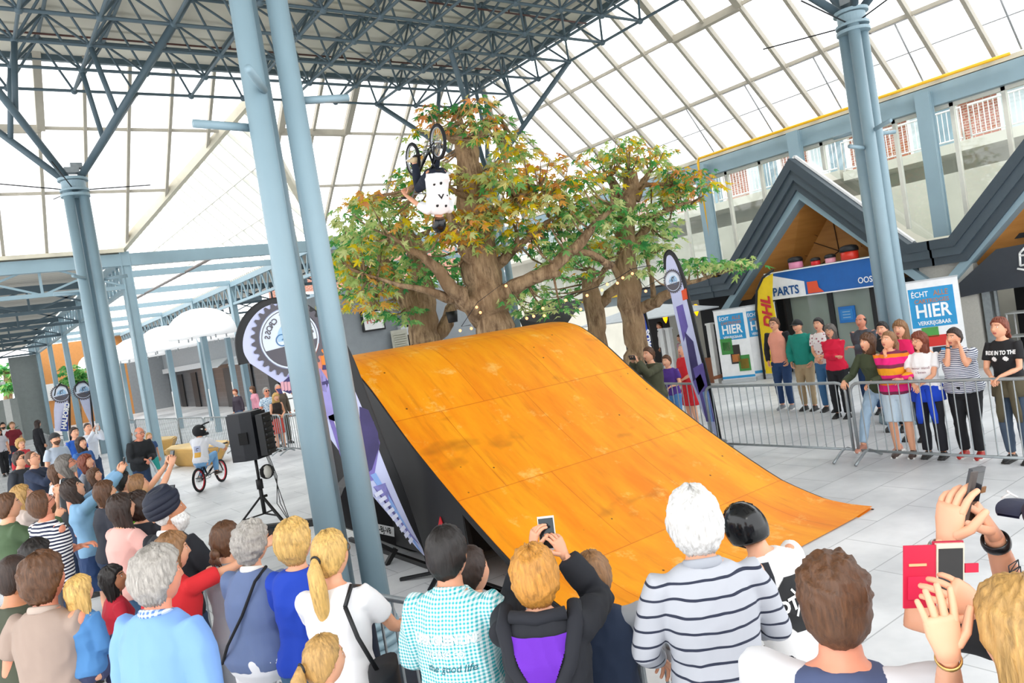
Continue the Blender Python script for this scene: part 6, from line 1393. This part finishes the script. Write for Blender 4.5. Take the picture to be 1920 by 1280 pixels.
p('person with wavy grey hair in a light blue sweater over a checked collar', at=(288, 1088), H=1.80, dh=-16, hp=4, hy=-18, skin='r', fat=1.2, hair='medium', hc='grey', top='#7ca6e4', sleeve='long', near=True, bc='#3b4356', tc=.02, collar=('check', '#dfe9f4', '#5779b4', .02), arms='down')
I['redt'] = p('teenager in a red tee with light shorts holding a phone out to the right', at=(318, 1040), H=1.62, dh=-14, hp=4, hy=-24, fem=1, hair='bob', hc='lbrown', top='#d8262c', near=True, bottom='shorts', bc='#c3cbd6', armv=((.38, .52, 1.52), (-.18, .2, 1.1)), phone='smartphone held out sideways by the red tee teenager', hdw=None)
I['turban'] = p('person in a navy turban with a white beard and black jacket', at=(313, 960), H=1.78, dh=-10, hp=10, hy=-30, skin='t', hair='short', hc='white', beard=('white', .034), hat=('turban', '#171d30'), top='#1b1d24', sleeve='long', near=True, collar='#f3f3f3', arms='lean', tc=.022, jacket=True)
p('person with very long brown hair in a pale pink polo and jeans', at=(228, 955), H=1.70, dh=-8, hp=16, fem=1, hair='long', hc='dbrown', top='#e7b1a8', near=True, bc='#3f6285', fat=1.08, armv=((.2, .34, 1.2), (-.1, .36, 1.25)))
p('person in a black shirt raising a phone behind the turban', at=(262, 950), H=1.66, dh=6, hp=20, hair='medium', hc='dbrown', fem=1, top='#24262e', near=True, arms='photo', phone='black smartphone raised behind the turban')
p('child with blond hair in a neon green top raising a phone', at=(260, 912), H=1.62, dh=4, hp=16, hair='short', hc='lbrown', top='#8fe03a', near=True, child=.3, arms='photohi', phone='small grey smartphone raised by the neon green top child')
p('child with black hair in a grey top left of the neon green top', at=(231, 905), H=1.60, dh=4, hp=14, hair='short', hc='black', top='#777b85', near=True, child=.3)
p('person with brown hair over a dark jacket between the denim jacket and the pink polo', at=(195, 925), H=1.64, dh=0, hp=10, fem=1, hair='long', hc='brown', top='#383b46', sleeve='long')
p('person with long dark hair in a light denim jacket holding a phone high', at=(143, 918), H=1.68, dh=-4, hp=32, fem=1, hair='long', hc='dbrown', top='#7fa9cb', sleeve='long', near=True, tc=.02, jacket=True, bottom='skirt', bc='#1d3a66', armv=((.02, .50, 1.78), (-.06, .46, 1.76)), arms='photohi', phone='dark smartphone raised high by the denim jacket arms', lean=-6)
p('person with black-framed glasses in a navy and white striped tee, arms crossed', at=(84, 945), H=1.78, dh=4, hp=30, skin='r', hair='short', hc='brown', top=('stripe', '#f1f1f1', '#1c2440', .03, .5), near=True, arms='cross', glasses='#151515', beard=('brown', .003), bc='#2a3b58', fat=1.12)
p('person with short brown hair and green jacket at the left edge', at=(12, 952), H=1.74, dh=2, hp=10, hair='short', hc='brown', top='#4a5f42', sleeve='long', tc=.024, jacket=True, near=True, armv=((.1, .4, 1.42), (-.1, .4, 1.4)))
p('person with wavy blond hair holding up a phone at the left edge', at=(43, 930), H=1.66, dh=8, hp=20, fem=1, hair='long', hc='dblond', top='#b9a9a0', near=True, arms='photo', phone='pale smartphone raised before the wavy blond hair')
p('person with shaved head in an olive tee at the lower left edge', at=(22, 1085), H=1.76, dh=-4, hp=6, hy=-10, skin='t', hair='buzz', hc='dbrown', top='#454a3b', near=True, fat=1.1)
p('person with dark smooth hair half hidden behind the taupe polo', at=(62, 1048), H=1.62, dh=-6, hp=4, fem=1, hair='bob', hc='black', top='#6d7076', near=True)
p('person with thick brown hair in a taupe polo carrying a toddler', at=(78, 1090), H=1.76, dh=0, hp=8, hy=-8, skin='r', hair='medium', hc='brown', top='#a08c80', near=True, fat=1.15, armv=((.02, .36, 1.14), (-.2, .25, 1.1)), collar='#b9a79b')
tp = P(142, 1120, z=1.52)
p('toddler with wavy blond hair in a denim jacket sitting on an arm', loc=(tp.x, tp.y, .62), H=.98, dh=-12, hp=6, fem=1, hair='long', hc='blond', top='#4a7fb4', sleeve='long', near=True, child=1.0, tc=.03, jacket=True, foot=((.1, .28, .62), (-.1, .28, .62)), bottom='jeans', bc='#3c4262', shoe='#e893b5', arms='clasp')
p('small child with dark hair looking up right beside the toddler', at=(213, 1092), H=1.28, dh=-30, hy=-25, hp=14, fem=1, skin='t', hair='long', hc='black', top='#c8283c', near=True, child=.7, arms='clasp', headz=.92)
bq = P(1000, 1440, z=1.5)
p('person at the bottom edge holding up a pale phone behind the purple hood', loc=(bq.x, bq.y, 0), H=1.61, dh=-20, fem=1, hair='bob', hc='brown', top='#8a6f78', near=True, arms='photo', wrw=(P(1035, 1425, d=2.15), P(985, 1425, d=2.15)), phone='white smartphone rising at the bottom edge below the purple hood')
# --- left crowd further back
p('person with grey ponytail, glasses and a black tee looking up', at=(128, 872), H=1.80, dh=6, hp=26, skin='r', hair='long', hc='dgrey', beard=('grey', .006), glasses='#3a3a3a', top='#23272b', near=True, fat=1.1)
p('person in sunglasses and long brown hair beside the black tee', at=(106, 888), H=1.64, dh=6, hp=14, fem=1, hair='long', hc='brown', top='#cfd4d8', glasses='#101010')
p('person with dark red hair behind the grey ponytail', at=(163, 868), H=1.64, dh=0, hp=20, fem=1, hair='bob', hc='red', top='#8a8f9a')
p('child with long brown hair below the raised denim arms', at=(178, 893), H=1.45, dh=4, hp=18, fem=1, hair='long', hc='brown', top='#2a2c34', child=.4)
p('person with dark sunglasses in a dark hooded jacket at the left', at=(36, 862), H=1.76, dh=4, hp=10, hair='short', hc='dbrown', top='#2c3038', sleeve='long', tc=.022, jacket=True, glasses='#101010')
p('person with cropped hair and glasses in a dark jacket over bright blue', at=(63, 860), H=1.78, dh=6, hp=26, hair='buzz', hc='brown', top='#27324a', sleeve='long', tc=.022, jacket=True, glasses='#444444', armv=((.08, .38, 1.45), (-.06, .38, 1.45)))
p('person with short fair hair and glasses in a red cardigan', at=(38, 832), H=1.66, dh=10, hp=10, fem=1, hair='medium', hc='dblond', top='#b52c34', sleeve='long', glasses='#555555')
p('person in a black cap and pale grey tee', at=(103, 824), H=1.80, dh=4, hp=12, hair='short', hc='brown', hat=('cap', '#2a2b2d'), top='#b9c4d2', beard=('brown', .004), fat=1.12)
p('person in a blue polo between the cap and the dark-haired blue top', at=(139, 812), H=1.76, dh=4, hp=10, hair='short', hc='dbrown', top='#2159b4')
p('person with shoulder-length brown hair in a blue tee looking up', at=(153, 832), H=1.68, dh=8, hp=20, fem=1, hair='long', hc='dbrown', top='#3d6aa8', fat=1.1)
p('person in a white shirt and navy vest raising a camera', at=(164, 803), H=1.78, dh=6, hp=8, hair='buzz', hc='dbrown', top='#dfe5ee', sleeve='long', arms='photo', phone='black camera phone raised by the white shirt')
p('bald person with glasses in a black leather jacket leaning on a barrier', at=(261, 808), H=1.74, dh=-6, hp=6, hy=10, hair='balding', hc='grey', skin='r', glasses='#333333', top='#24262a', sleeve='long', tc=.024, jacket=True, lean=22, arms='leanc', loc=None, fat=1.1)
p('person with red-blond hair in a blue floral blouse clapping', at=(238, 820), H=1.60, dh=0, hp=8, fem=1, hair='medium', hc='straw', top=('print', '#dfe6f0', '#5a6fa6', 22), sleeve='long', arms='clap')
p('small blond child behind the barrier by the leather jacket', at=(280, 822), H=1.25, dh=10, hair='short', hc='dblond', top='#2e4d7a', child=.7, headz=.9, bottom='shorts', bc='#2d9a92')
for fx, y_, lb, kw in ((8, 873, 'person in a grey top and black trousers walking at the far left', dict(H=1.66, fem=1, hair='bob', hc='dbrown', top='#c9c6cc', bc='#1b1c20', bottom='trousers')), (16, 862, 'bearded person in a white tee at the far left', dict(H=1.78, hair='short', hc='black', beard=('black', .008), top='#f0f0f0')), (34, 864, 'person in a maroon football shirt at the far left', dict(H=1.78, hair='short', hc='lbrown', top='#7c1f2c', bc='#2a3040'))):
    q = P(fx, y_, z=0); q = V((q.x, q.y, 0))*.86; p(lb, loc=(q.x, q.y, 0), hd=-170, hp=0, foot=((.09, .2, .085), (-.09, -.16, .1)), **kw)
q = P(72, 850, z=0); p('person in black standing behind the grey covered barriers', loc=(1.9, 31, 0), hd=-60, hair='long', fem=1, hc='dbrown', top='#1c1d22', bc='#1c1d22', hp=0, sleeve='long')
# --- behind the loudspeaker
p('blonde person in a black tank top leaning on the barrier behind the loudspeaker', loc=(6.85, 21.0, 0), H=1.64, dh=12, hp=6, fem=1, hair='long', hc='blond', top='#2b2522', sleeve='none', lean=18, arms='leanc', bottom='skirt', bc='#c8483c')
p('person in a pale blue floral shirt behind the blonde one', loc=(7.0, 22.0, 0), H=1.76, dh=14, hair='short', hc='grey', glasses='#101010', top=('print', '#c4d6e4', '#5d86ac', 24), skin='r')
p('bald person in a brown jacket standing behind the pair', loc=(7.45, 22.3, 0), H=1.80, dh=16, hair='buzz', hc='grey', top='#5b5044', sleeve='long', jacket=True, bottom='trousers', bc='#4a4438', skin='r')
p('person dressed in black half hidden by the big flag', loc=(7.2, 19.4, 0), H=1.78, dh=8, hair='short', hc='dbrown', top='#1d1d20', sleeve='long', arms='lean', bc='#191a1e')
p('person in pink walking past the arcade poster', loc=(8.35, 27.5, 0), H=1.68, hd=100, fem=1, hair='bob', hc='brown', top='#c98a9a', bc='#24262c', hp=0, sleeve='long')
p('person in a dark jacket walking past the arcade poster', loc=(7.9, 28.1, 0), H=1.68, hd=120, fem=1, hair='short', hc='red', top='#3c3440', bc='#2c3c5c', hp=0, sleeve='long', jacket=True)
# --- right of the ramp
p('child in a purple tee with blue print resting arms on the barrier', loc=(10.35, 9.6, 0), H=1.50, hd=108, hy=-10, hp=4, hair='short', hc='brown', top='#4f2f86', child=.4, bc='#4c7fb6', arms='lean', armv=((.25, .1, .8), (-.12, .32, 1.12)))
p('person in a red dress with short grey hair behind the purple tee child', loc=(11.0, 9.75, 0), H=1.64, hd=80, hp=14, fem=1, hair='short', hc='grey', glasses='#c9c9c9', top='#d2202a', bottom='dress', bc='#d2202a', arms='clasp', fat=1.15)
p('person in an olive coat photographing beside the tree trunk', at=(1218, 665), H=1.78, dh=6, hp=6, hair='short', hc='brown', top='#4e4f3a', sleeve='long', tc=.024, jacket=True, arms='photo', phone='black camera held sideways by the olive coat')
R_ = [('person in a salmon polo and open black jacket', (12.93, 9.05), dict(H=1.82, hair='short', hc='brown', glasses='#2c2c2c', top='#f2a48c', sleeve='none', under='#1b1d22', bc='#23406a', arms='pocket', shoe='#8f959c')),
 ('teenager in a black cap and teal green hoodie', (12.85, 8.5), dict(H=1.74, hair='short', hc='brown', hat=('cap', '#17181b'), top='#178a7a', sleeve='long', tc=.024, bc='#b09a78', arms='pocket', bottom='jeans')),
 ('person with a dark ponytail in a floral white blouse', (12.75, 8.0), dict(H=1.74, fem=1, hair='pony', hc='black', top=('print', '#f0e8e6', '#a8606a', 20), bc='#3f6f9a', arms='clasp')),
 ('person with shoulder-length grey hair in a crimson track jacket, arms folded', (12.2, 7.45), dict(H=1.64, fem=1, hair='bob', hc='dgrey', glasses='#5a4438', top='#e0173f', sleeve='long', tc=.024, jacket=True, bc='#191a1f', bottom='trousers', arms='cross')),
 ('bald person with a moustache in a charcoal polo, arms folded', (12.6, 7.1), dict(H=1.74, hair='balding', hc='dbrown', skin='r', top='#50545c', sleeve='long', arms='cross', bc='#23406a', fat=1.15, beard=None)),
 ('person with short dark hair in a black top behind the front row', (11.3, 6.05), dict(H=1.68, fem=1, hair='short', hc='black', top='#1b1c20', sleeve='long', bc='#1c1e24')),
 ('tall child with long light brown hair in a hot pink tee', (10.75, 5.5), dict(H=1.72, fem=1, hair='long', hc='lbrown', top='#e81a62', bc='#2c3140', arms='hips'))]
for lb, (x, y), kw in R_:
    kw.setdefault('hd', 98); kw.setdefault('hy', -6); kw.setdefault('hp', 6); I[lb[:12]] = p(lb, loc=(x, y, 0), near=True, **kw)
p('person in an olive sweater crouching with one foot on the barrier', loc=(9.95, 5.5, 0), H=1.68, hd=92, hy=-22, hp=14, fem=1, hair='bob', hc='brown', top='#414a33', sleeve='long', bc='#a9c3da', arms='lean', armv=((.28, .42, 1.1), (-.1, .42, 1.08)), lean=16, foot=((.14, .40, .20), (-.1, -.1, .085)), shoe='#c98d78', near=True)
I['stripe'] = p('person in a pink, orange and maroon striped sweater and pale shorts', loc=(9.83, 5.2, 0), H=1.68, hd=102, hy=-26, hp=18, fem=1, hair='pony', hc='lbrown', top=('bands', ['#e8207c', '#f4a420', '#f4a420', '#7a2b4a', '#e8207c', '#e8207c', '#f28a1e', '#7a2b4a'], .36), sleeve='long', tc=.022, bottom='shorts', bc='#c9dbe8', arms='chin', lean=10, shoe='#4a3a34', near=True, fat=1.15)
I['tee'] = p('person with a dark bob and glasses in a white tee with a heart', loc=(9.85, 4.82, 0), H=1.62, hd=98, hy=-28, hp=8, fem=1, hair='bob', hc='red', glasses='#8a5a3a', top='#f4f3f4', bc='#1d1e26', bottom='trousers', arms='leanc', near=True, fat=1.12)
I['nav'] = p('person with short dark hair in a thin-striped navy and white tee, hands at face', loc=(9.95, 4.42, 0), H=1.64, hd=92, hy=-16, hp=4, fem=1, hair='short', hc='dbrown', top=('stripe', '#e6e8ee', '#3c4668', .022, .45), bc='#15161b', bottom='trousers', arms='face', near=True, fat=1.35, shoe='#b8322c', lean=6)
I['ride'] = p('person with tied auburn hair in a black printed tee, olive jacket round the waist', loc=(9.85, 3.85, 0), H=1.74, hd=88, hy=-14, hp=12, fem=1, hair='bun', hc='red', top='#1b1b1e', bc='#46566a', arms='leanc', near=True, lean=10)
p('waiter in a white shirt inside the dark restaurant', loc=(18.6, 17.3, 0), H=1.74, hd=70, hp=0, hair='short', hc='dbrown', top='#d9d6d2', sleeve='long', bc='#202024')
p('guest in mauve sitting inside the restaurant', loc=(18.0, 16.0, -.35), H=1.66, hd=80, hp=0, hair='short', hc='brown', top='#a67a88', fem=1)
# --- bikes
ax0 = P(821, 266, d=10.9)
bm = Matrix.Translation(ax0) @ Matrix.Rotation(R(-7), 4, 'Z') @ Matrix.Rotation(pi, 4, 'Y') @ Matrix.Translation(V((0, .47, -.255)))
bike('bmx_bike', 'black bmx bike upside down in mid air above the flipping rider', bm, '#202226', '#b9bcc0')
rm = bm @ Matrix.Translation(V((0, -.24, -.21)))
I['rider'] = p('rider upside down in mid air in a white shirt and black helmet', mat=rm, H=1.72, lean=14, tc=.02, hem=.87, hp=-5, fem=0, hair='medium', hc='brown', top='#f3f2f4', near=True, bottom='jeans', bc='#1a2233', shoe='#c9b48c', hat=('helmet', '#15161a'), arms='lean', armv=((.34, .50, 1.06), (-.34, .50, 1.06)), foot=((.13, .42, .60), (-.13, .12, .56)), curl=1.1, poles=((.9, -.5, .1), (-.9, -.5, .1)))
cq = P(377, 922, z=0); cm = Matrix.Translation((cq.x, cq.y, 0)) @ Matrix.Rotation(R(-42), 4, 'Z') @ Matrix.Translation(V((0, .47, 0)))
bike('bmx_bike', 'black bmx bike with red rims rolling away on the open floor', cm, '#1d1e22', '#d32a3c')
I['cyc'] = p('cyclist in a white long-sleeved shirt and full-face helmet riding away', mat=cm @ Matrix.Translation(V((0, -.26, -.27))), H=1.66, lean=12, hy=-50, hp=4, hair='short', hc='brown', hat=('fullface', '#17181c'), top='#eeeef4', sleeve='long', tc=.02, near=True, bottom='jeans', bc='#7fb0dc', shoe='#4a3428', arms='lean', armv=((.34, .56, 1.12), (-.34, .56, 1.12)), foot=((.13, .36, .62), (-.13, .06, .56)), curl=1.1)
# --- two people at the right edge whose raised hands hold phones
def at_(px, py, d): return P(px, py, d=d)
ha = at_(2035, 1005, 1.85)
I['A'] = p('person in a navy cap with a tattooed forearm raising a phone at the right edge', loc=(ha.x, ha.y, ha.z-1.75*.935), H=1.75, hd=math.degrees(math.atan2(-f_.x, f_.y))+12, hp=12, skin='f', hair='short', hc='dbrown', hat=('cap', '#262a4a'), top='#17181b', near=True, arms='photo', wrw=(at_(1862, 1000, 2.0), at_(1776, 1014, 1.95)), hscale=1.05,
  hdw=((V((0, 0, 1))-r_*.45+f_*.05, -r_+f_*.4, .75), (V((0, 0, 1))+r_*.25, r_+f_*.4, .35)), poles=((.6, .3, -1), (-.1, .2, -1)))
hb_ = at_(1975, 1205, 1.5)
I['B'] = p('person with long blond hair tapping a phone in a red case at the right edge', loc=(hb_.x, hb_.y, hb_.z-1.66*.935), H=1.66, hd=math.degrees(math.atan2(-f_.x, f_.y))+14, hp=4, fem=1, skin='f', hair='long', hc='dblond', top='#2a2a30', near=True, arms='photo', wrw=(at_(1842, 1142, 1.72), at_(1778, 1228, 1.60)), hscale=1.05,
  hdw=((-r_*.8+u_*.45, -u_*.3+f_, .45), (u_-r_*.22, f_*.9+r_*.1, .12)), poles=((.8, .3, -1), (.3, .2, -1)))
def slab(name, label, c, ax, ay, w_, h_, th, col, cat='phone'):
    root = thing(name, label, cat, c); ax, ay = ax.normalized(), ay.normalized(); ay = (ay-ax*ax.dot(ay)).normalized(); nn = ax.cross(ay); q = Matrix((ax, ay, nn)).transposed()
    G().box((0, 0, 0), (w_, h_, th), M(col, .3), rot=q).obj('body', None, root)
    G().box(nn*(th/2+.0005), (w_*.88, h_*.84, .001), M('#15110f', .08), rot=q).obj('screen', None, root); return root, ax, ay, nn, q
root, ax, ay, nn, q = slab('smartphone', 'dark smartphone in a folding case held up by the tattooed arms', at_(1822, 930, 1.98), r_*.8+f_*.6, u_+r_*.30, .078, .155, .010, '#2a2a2e')
G().box(ax*-.045+nn*.012, (.03, .15, .006), M('#4a413c', .5), rot=q).obj('case_cover', None, root); G().box(ax*.055+ay*.01, (.045, .016, .004), M('#8a5a26', .5), rot=q).obj('case_strap', None, root)
root, ax, ay, nn, q = slab('smartphone', 'gold-rimmed smartphone in an open crimson wallet case', at_(1780, 1075, 1.84), r_+f_*.12, u_+r_*.02, .072, .148, .009, '#d8c9b4')
G().box(ax*-.078+ay*-.004, (.082, .15, .005), M('#c8103c', .6), rot=q).obj('wallet_cover', None, root); G().box(-nn*.006, (.08, .155, .004), M('#b00f36', .6), rot=q).obj('wallet_back', None, root); G().box(ax*-.085+ay*-.03+nn*.004, (.05, .055, .002), M('#d21746', .6), rot=q).box(ax*-.085+ay*.025+nn*.004, (.045, .006, .002), M('#e0b080', .5), rot=q).obj('wallet_pocket', None, root); G().box(ax*.058+ay*.012, (.035, .022, .004), M('#c8103c', .6), rot=q).obj('wallet_strap', None, root)
bake_pending()
# --- marks on clothes (dropped on to the garment surfaces)
def info(k): return I[k][1]
def shirt(k): return I[k][1]['shirt']
blk2 = M('#17181b', .7, key='print'); wht2 = M('#f4f4f4', .7, key='print')
t1 = [flatgrid(-.13, .13, 1.08, 1.36, blk2, 56, lambda u, v: (abs(u-.5)+abs(v-.5) < .78) and u+v > .28)]
t2 = [text_l('DT', .09, -.075, 1.215, wht2, bold=.004, rot=-10), text_l('13', .09, .075, 1.25, wht2, bold=.004, rot=-10)]
for a in (-38, 32): g_ = flatgrid(-.006, .006, -.085, .085, wht2, 8); c_, s_ = cos(R(a)), sin(R(a)); g_.v = [(x*c_+z*s_+.005, y, -x*s_+z*c_+1.23) for x, y, z in g_.v]; t2.append(g_)
decal(t1, shirt('helm'), 'back_patch', info('helm')); decal(t2, shirt('helm'), 'patch_lettering', info('helm'), off=.006)
decal([flatgrid(-.30, -.12, 1.28, 1.44, M('#20222a', .8, key='print'), 12)], shirt('helm'), 'black_shoulder', info('helm'), off=.002)
gt = M('#dfe9ea', .7, key='print')
decal([text_l('SUPER GREEN LINE', .05, 0, 1.31, gt, bold=.003, sx=.75), text_l('WORKS CO', .035, .0, 1.25, gt, bold=.001), text_l('the good life', .045, .02, 1.19, M('#1b5f6e', .7), shear=.25)], shirt('teal'), 'back_lettering', info('teal'))
decal([flatgrid(-.13, .13, 1.20, 1.42, M('#6a25b8', .8, key='print'), 60, lambda u, v: abs(u-.5) < .12+.4*v)], shirt('purple'), 'purple_hood_lining', info('purple'), off=.012)
g = G(); inf = info('purple'); T_ = inf['T']; s_ = inf['s']
g.tube([T_(V((x, y, z)))*s_ for x, y, z in ((-.15, .02, 1.50), (-.155, -.06, 1.44), (-.12, -.135, 1.30), (-.06, -.165, 1.20), (0, -.175, 1.175), (.06, -.165, 1.20), (.12, -.135, 1.30), (.155, -.06, 1.44), (.15, .02, 1.50))], [.03, .034, .03, .026, .026, .026, .03, .034, .03], seg=12); g.tube([T_(V((x, y, z)))*s_ for x, y, z in ((-.12, -.05, 1.48), (0, -.085, 1.475), (.12, -.05, 1.48))], .028, seg=10); g.obj('hood', cloth('#20222a'), I['purple'][0])
decal([text_l('RIDE IN TO THE', .062, 0, 1.33, wht2, back=False, bold=.003, sx=.72), flatgrid(-.09, -.03, 1.23, 1.29, wht2, 8, lambda u, v: (u-.5)**2+(v-.5)**2 < .22), flatgrid(.03, .09, 1.23, 1.29, wht2, 8, lambda u, v: (u-.5)**2+(v-.5)**2 < .22)], shirt('ride'), 'chest_lettering', info('ride'), back=False)
pk = M('#8a5060', .7, key='print')
decal([text_l('never mind', .05, .0, 1.27, pk, back=False), text_l('i listen', .05, .0, 1.21, pk, back=False), flatgrid(-.02, .02, 1.08, 1.12, M('#5a1c2c', .7), 10, lambda u, v: abs(u-.5) < .5*v+.05 and (v < .8 or abs(abs(u-.5)-.25) < .2))], shirt('tee'), 'chest_print', info('tee'), back=False)
bl4 = M('#2ba7c8', .6, key='print')
d_ = []
for x, z, r in ((.0, 1.05, .022), (.10, 1.06, .016), (.07, 1.36, .02), (-.07, 1.37, .02), (-.11, 1.22, .014)): d_.append(flatgrid(x-r, x+r, z-r, z+r, blk2, 8, lambda u, v: (u-.5)**2+(v-.5)**2 < .24 and v > .15))
d_.append(flatgrid(-.05, .05, 1.20, 1.28, blk2, 14, lambda u, v: abs(abs(u-.5)*2+v-.75) < .22))
decal(d_, shirt('rider'), 'back_print', info('rider'))
decal([flatgrid(-.09, .07, 1.05, 1.30, M('#e9b24a', .7), 14, lambda u, v: v < .45), flatgrid(-.09, .07, 1.16, 1.30, M('#b9c0dc', .7), 14), text_l('47', .09, -.01, 1.22, blk2, bold=.004)], shirt('cyc'), 'back_print', info('cyc'), off=.004)
# waist-tied garments, watches, straps, bag
def ringp(k, name, col, pts, r, seg=10):
    inf = info(k); T_, s_ = inf['T'], inf['s']; g = G(); g.tube([T_(V(q))*s_ for q in pts], r, seg=seg); return g.obj(name, M(col, .8, key='cloth2'), I[k][0])
for k, c_ in (('tee', '#1546c8'), ('ride', '#5b5440')):
    inf = info(k); s_ = inf['s']; g = G(); g.rings([((0, 0, z), (a*1.1, 0, 0), (0, b_*1.15, 0)) for z, a, b_ in ((.80, .20, .16), (.9, .195, .15), (1.0, .185, .14), (1.03, .17, .13))], None, 20); 
    for sx in (-1, 1): g.tube([(sx*.04, .16, .98), (sx*.07, .17, .85), (sx*.09, .16, .62), (sx*.10, .15, .5)], [(.03, .02), (.045, .02), (.05, .018), (.03, .012)], seg=8)
    sc_ = [(a*s_, b_*s_, z*s_) for a, b_, z in g.v]; g.v = sc_; g.obj('tied_jacket', cloth(c_), I[k][0])
def cuff(k, i, name, col, f=.06, w_=.034, th=.006, hgt=.012, metal=0):
    inf = info(k); W, E_ = inf['Wr'][i], inf['El'][i]; d = (E_-W).normalized(); s_ = inf['s']; g = G(); g.torus((W+d*f)*s_, d, w_*s_, (th*s_, hgt*s_), seg=24, rs=8); return g.obj(name, M(col, .3, metal), I[k][0])
cuff('A', 0, 'black_watch', '#15161a', .035, .031, .005, .016); cuff('A', 1, 'steel_watch', '#c4c6c8', .03, .031, .005, .012, .9); cuff('B', 1, 'gold_bracelet', '#d9b06a', .02, .0255, .003, .007, .8)
cuff('redt', 0, 'wristwatch', '#22222a', .03, .027, .005, .012); cuff('nav', 0, 'black_wristband', '#1a1a1e', .03, .029, .003, .008)
# tattoo on the raised forearm
inf = info('A'); W, E_ = inf['Wr'][0]*inf['s'], inf['El'][0]*inf['s']; iv = inf['mat'].inverted().to_3x3(); dz = (E_-W).normalized(); toC = (iv@(-f_)).normalized(); toC = (toC-dz*toC.dot(dz)).normalized(); sx_ = dz.cross(toC); g = G(); ink = M('#39424a', .7, key='ink')
for k in range(4):
    c = W.lerp(E_, .36+.11*k)+toC*.0435
    pts = [c+dz*a+sx_*b_ for a, b_ in ((-.012, -.016), (-.012, .014), (.014, .018), (.014, -.012))]
    for a, b_ in zip(pts, pts[1:]+pts[:1]): g.tube([a, b_], .0014, seg=4)
    g.tube([pts[0], pts[2]], .0012, seg=4)
g.obj('forearm_tattoo', ink, I['A'][0])
g = G(); inf = info('A')
# white mark on the cap
c = inf['HL'](-.05, .10, .075)*inf['s']; g.tube([c, c+V((-.012, .01, .012)), c+V((-.03, .02, .0))], .003, seg=5); g.tube([c+V((-.012, .01, .012)), c+V((-.02, .01, .02))], .003, seg=5); g.obj('cap_mark', wht2, I['A'][0])
# ponytail person's shoulder bag and jacket over it
inf = info('pony'); T_, s_ = inf['T'], inf['s']; M0 = inf['mat']
t = thing('shoulder_bag', 'black shoulder bag hanging from the white tee ponytail shoulder', 'bag'); t.matrix_world = M0
g = G(); g.tube([T_(V(q))*s_ for q in ((.10, -.13, 1.40), (.11, -.04, 1.475), (.12, .08, 1.43))], .012, seg=6); g.tube([T_(V(q))*s_ for q in ((.10, -.13, 1.40), (.15, -.15, 1.25), (.22, -.14, 1.08))], .012, seg=6); g.obj('strap', black(), t)
g = G(); g.rings([((.24*s_, -.1*s_, z), (.06, .05, 0), (-.04, .13, 0)) for z in (.72, .74, .98, 1.04, 1.06)], None, 16, e=.7); g.obj('pouch', M('#14151b', .7), t)
inf = info('pony'); c = P(672, 1150, z=1.0); g = G(); g.rings([((c.x, c.y, z), (.05+.02*(1.1-z), 0, 0), (0, .17, 0)) for z in (.62, .66, .9, 1.05, 1.10, 1.115)], None, 18, e=.8); o = g.obj('folded_jacket', M('#1f2535', .85, bmp=.3)); tag(o, 'dark navy jacket hung over the barrier top beside the ponytail person', 'jacket')
c = P(690, 1060, z=0) 
_c = ringp('curl', 'crossbody_strap', '#16171b', [(.10, .0, 1.485), (.10, -.12, 1.43), (.03, -.185, 1.25), (-.09, -.20, 1.08), (-.21, -.13, .95)], .009, 6)
#
for lbl, pts in (('slate', 0),):
    pass
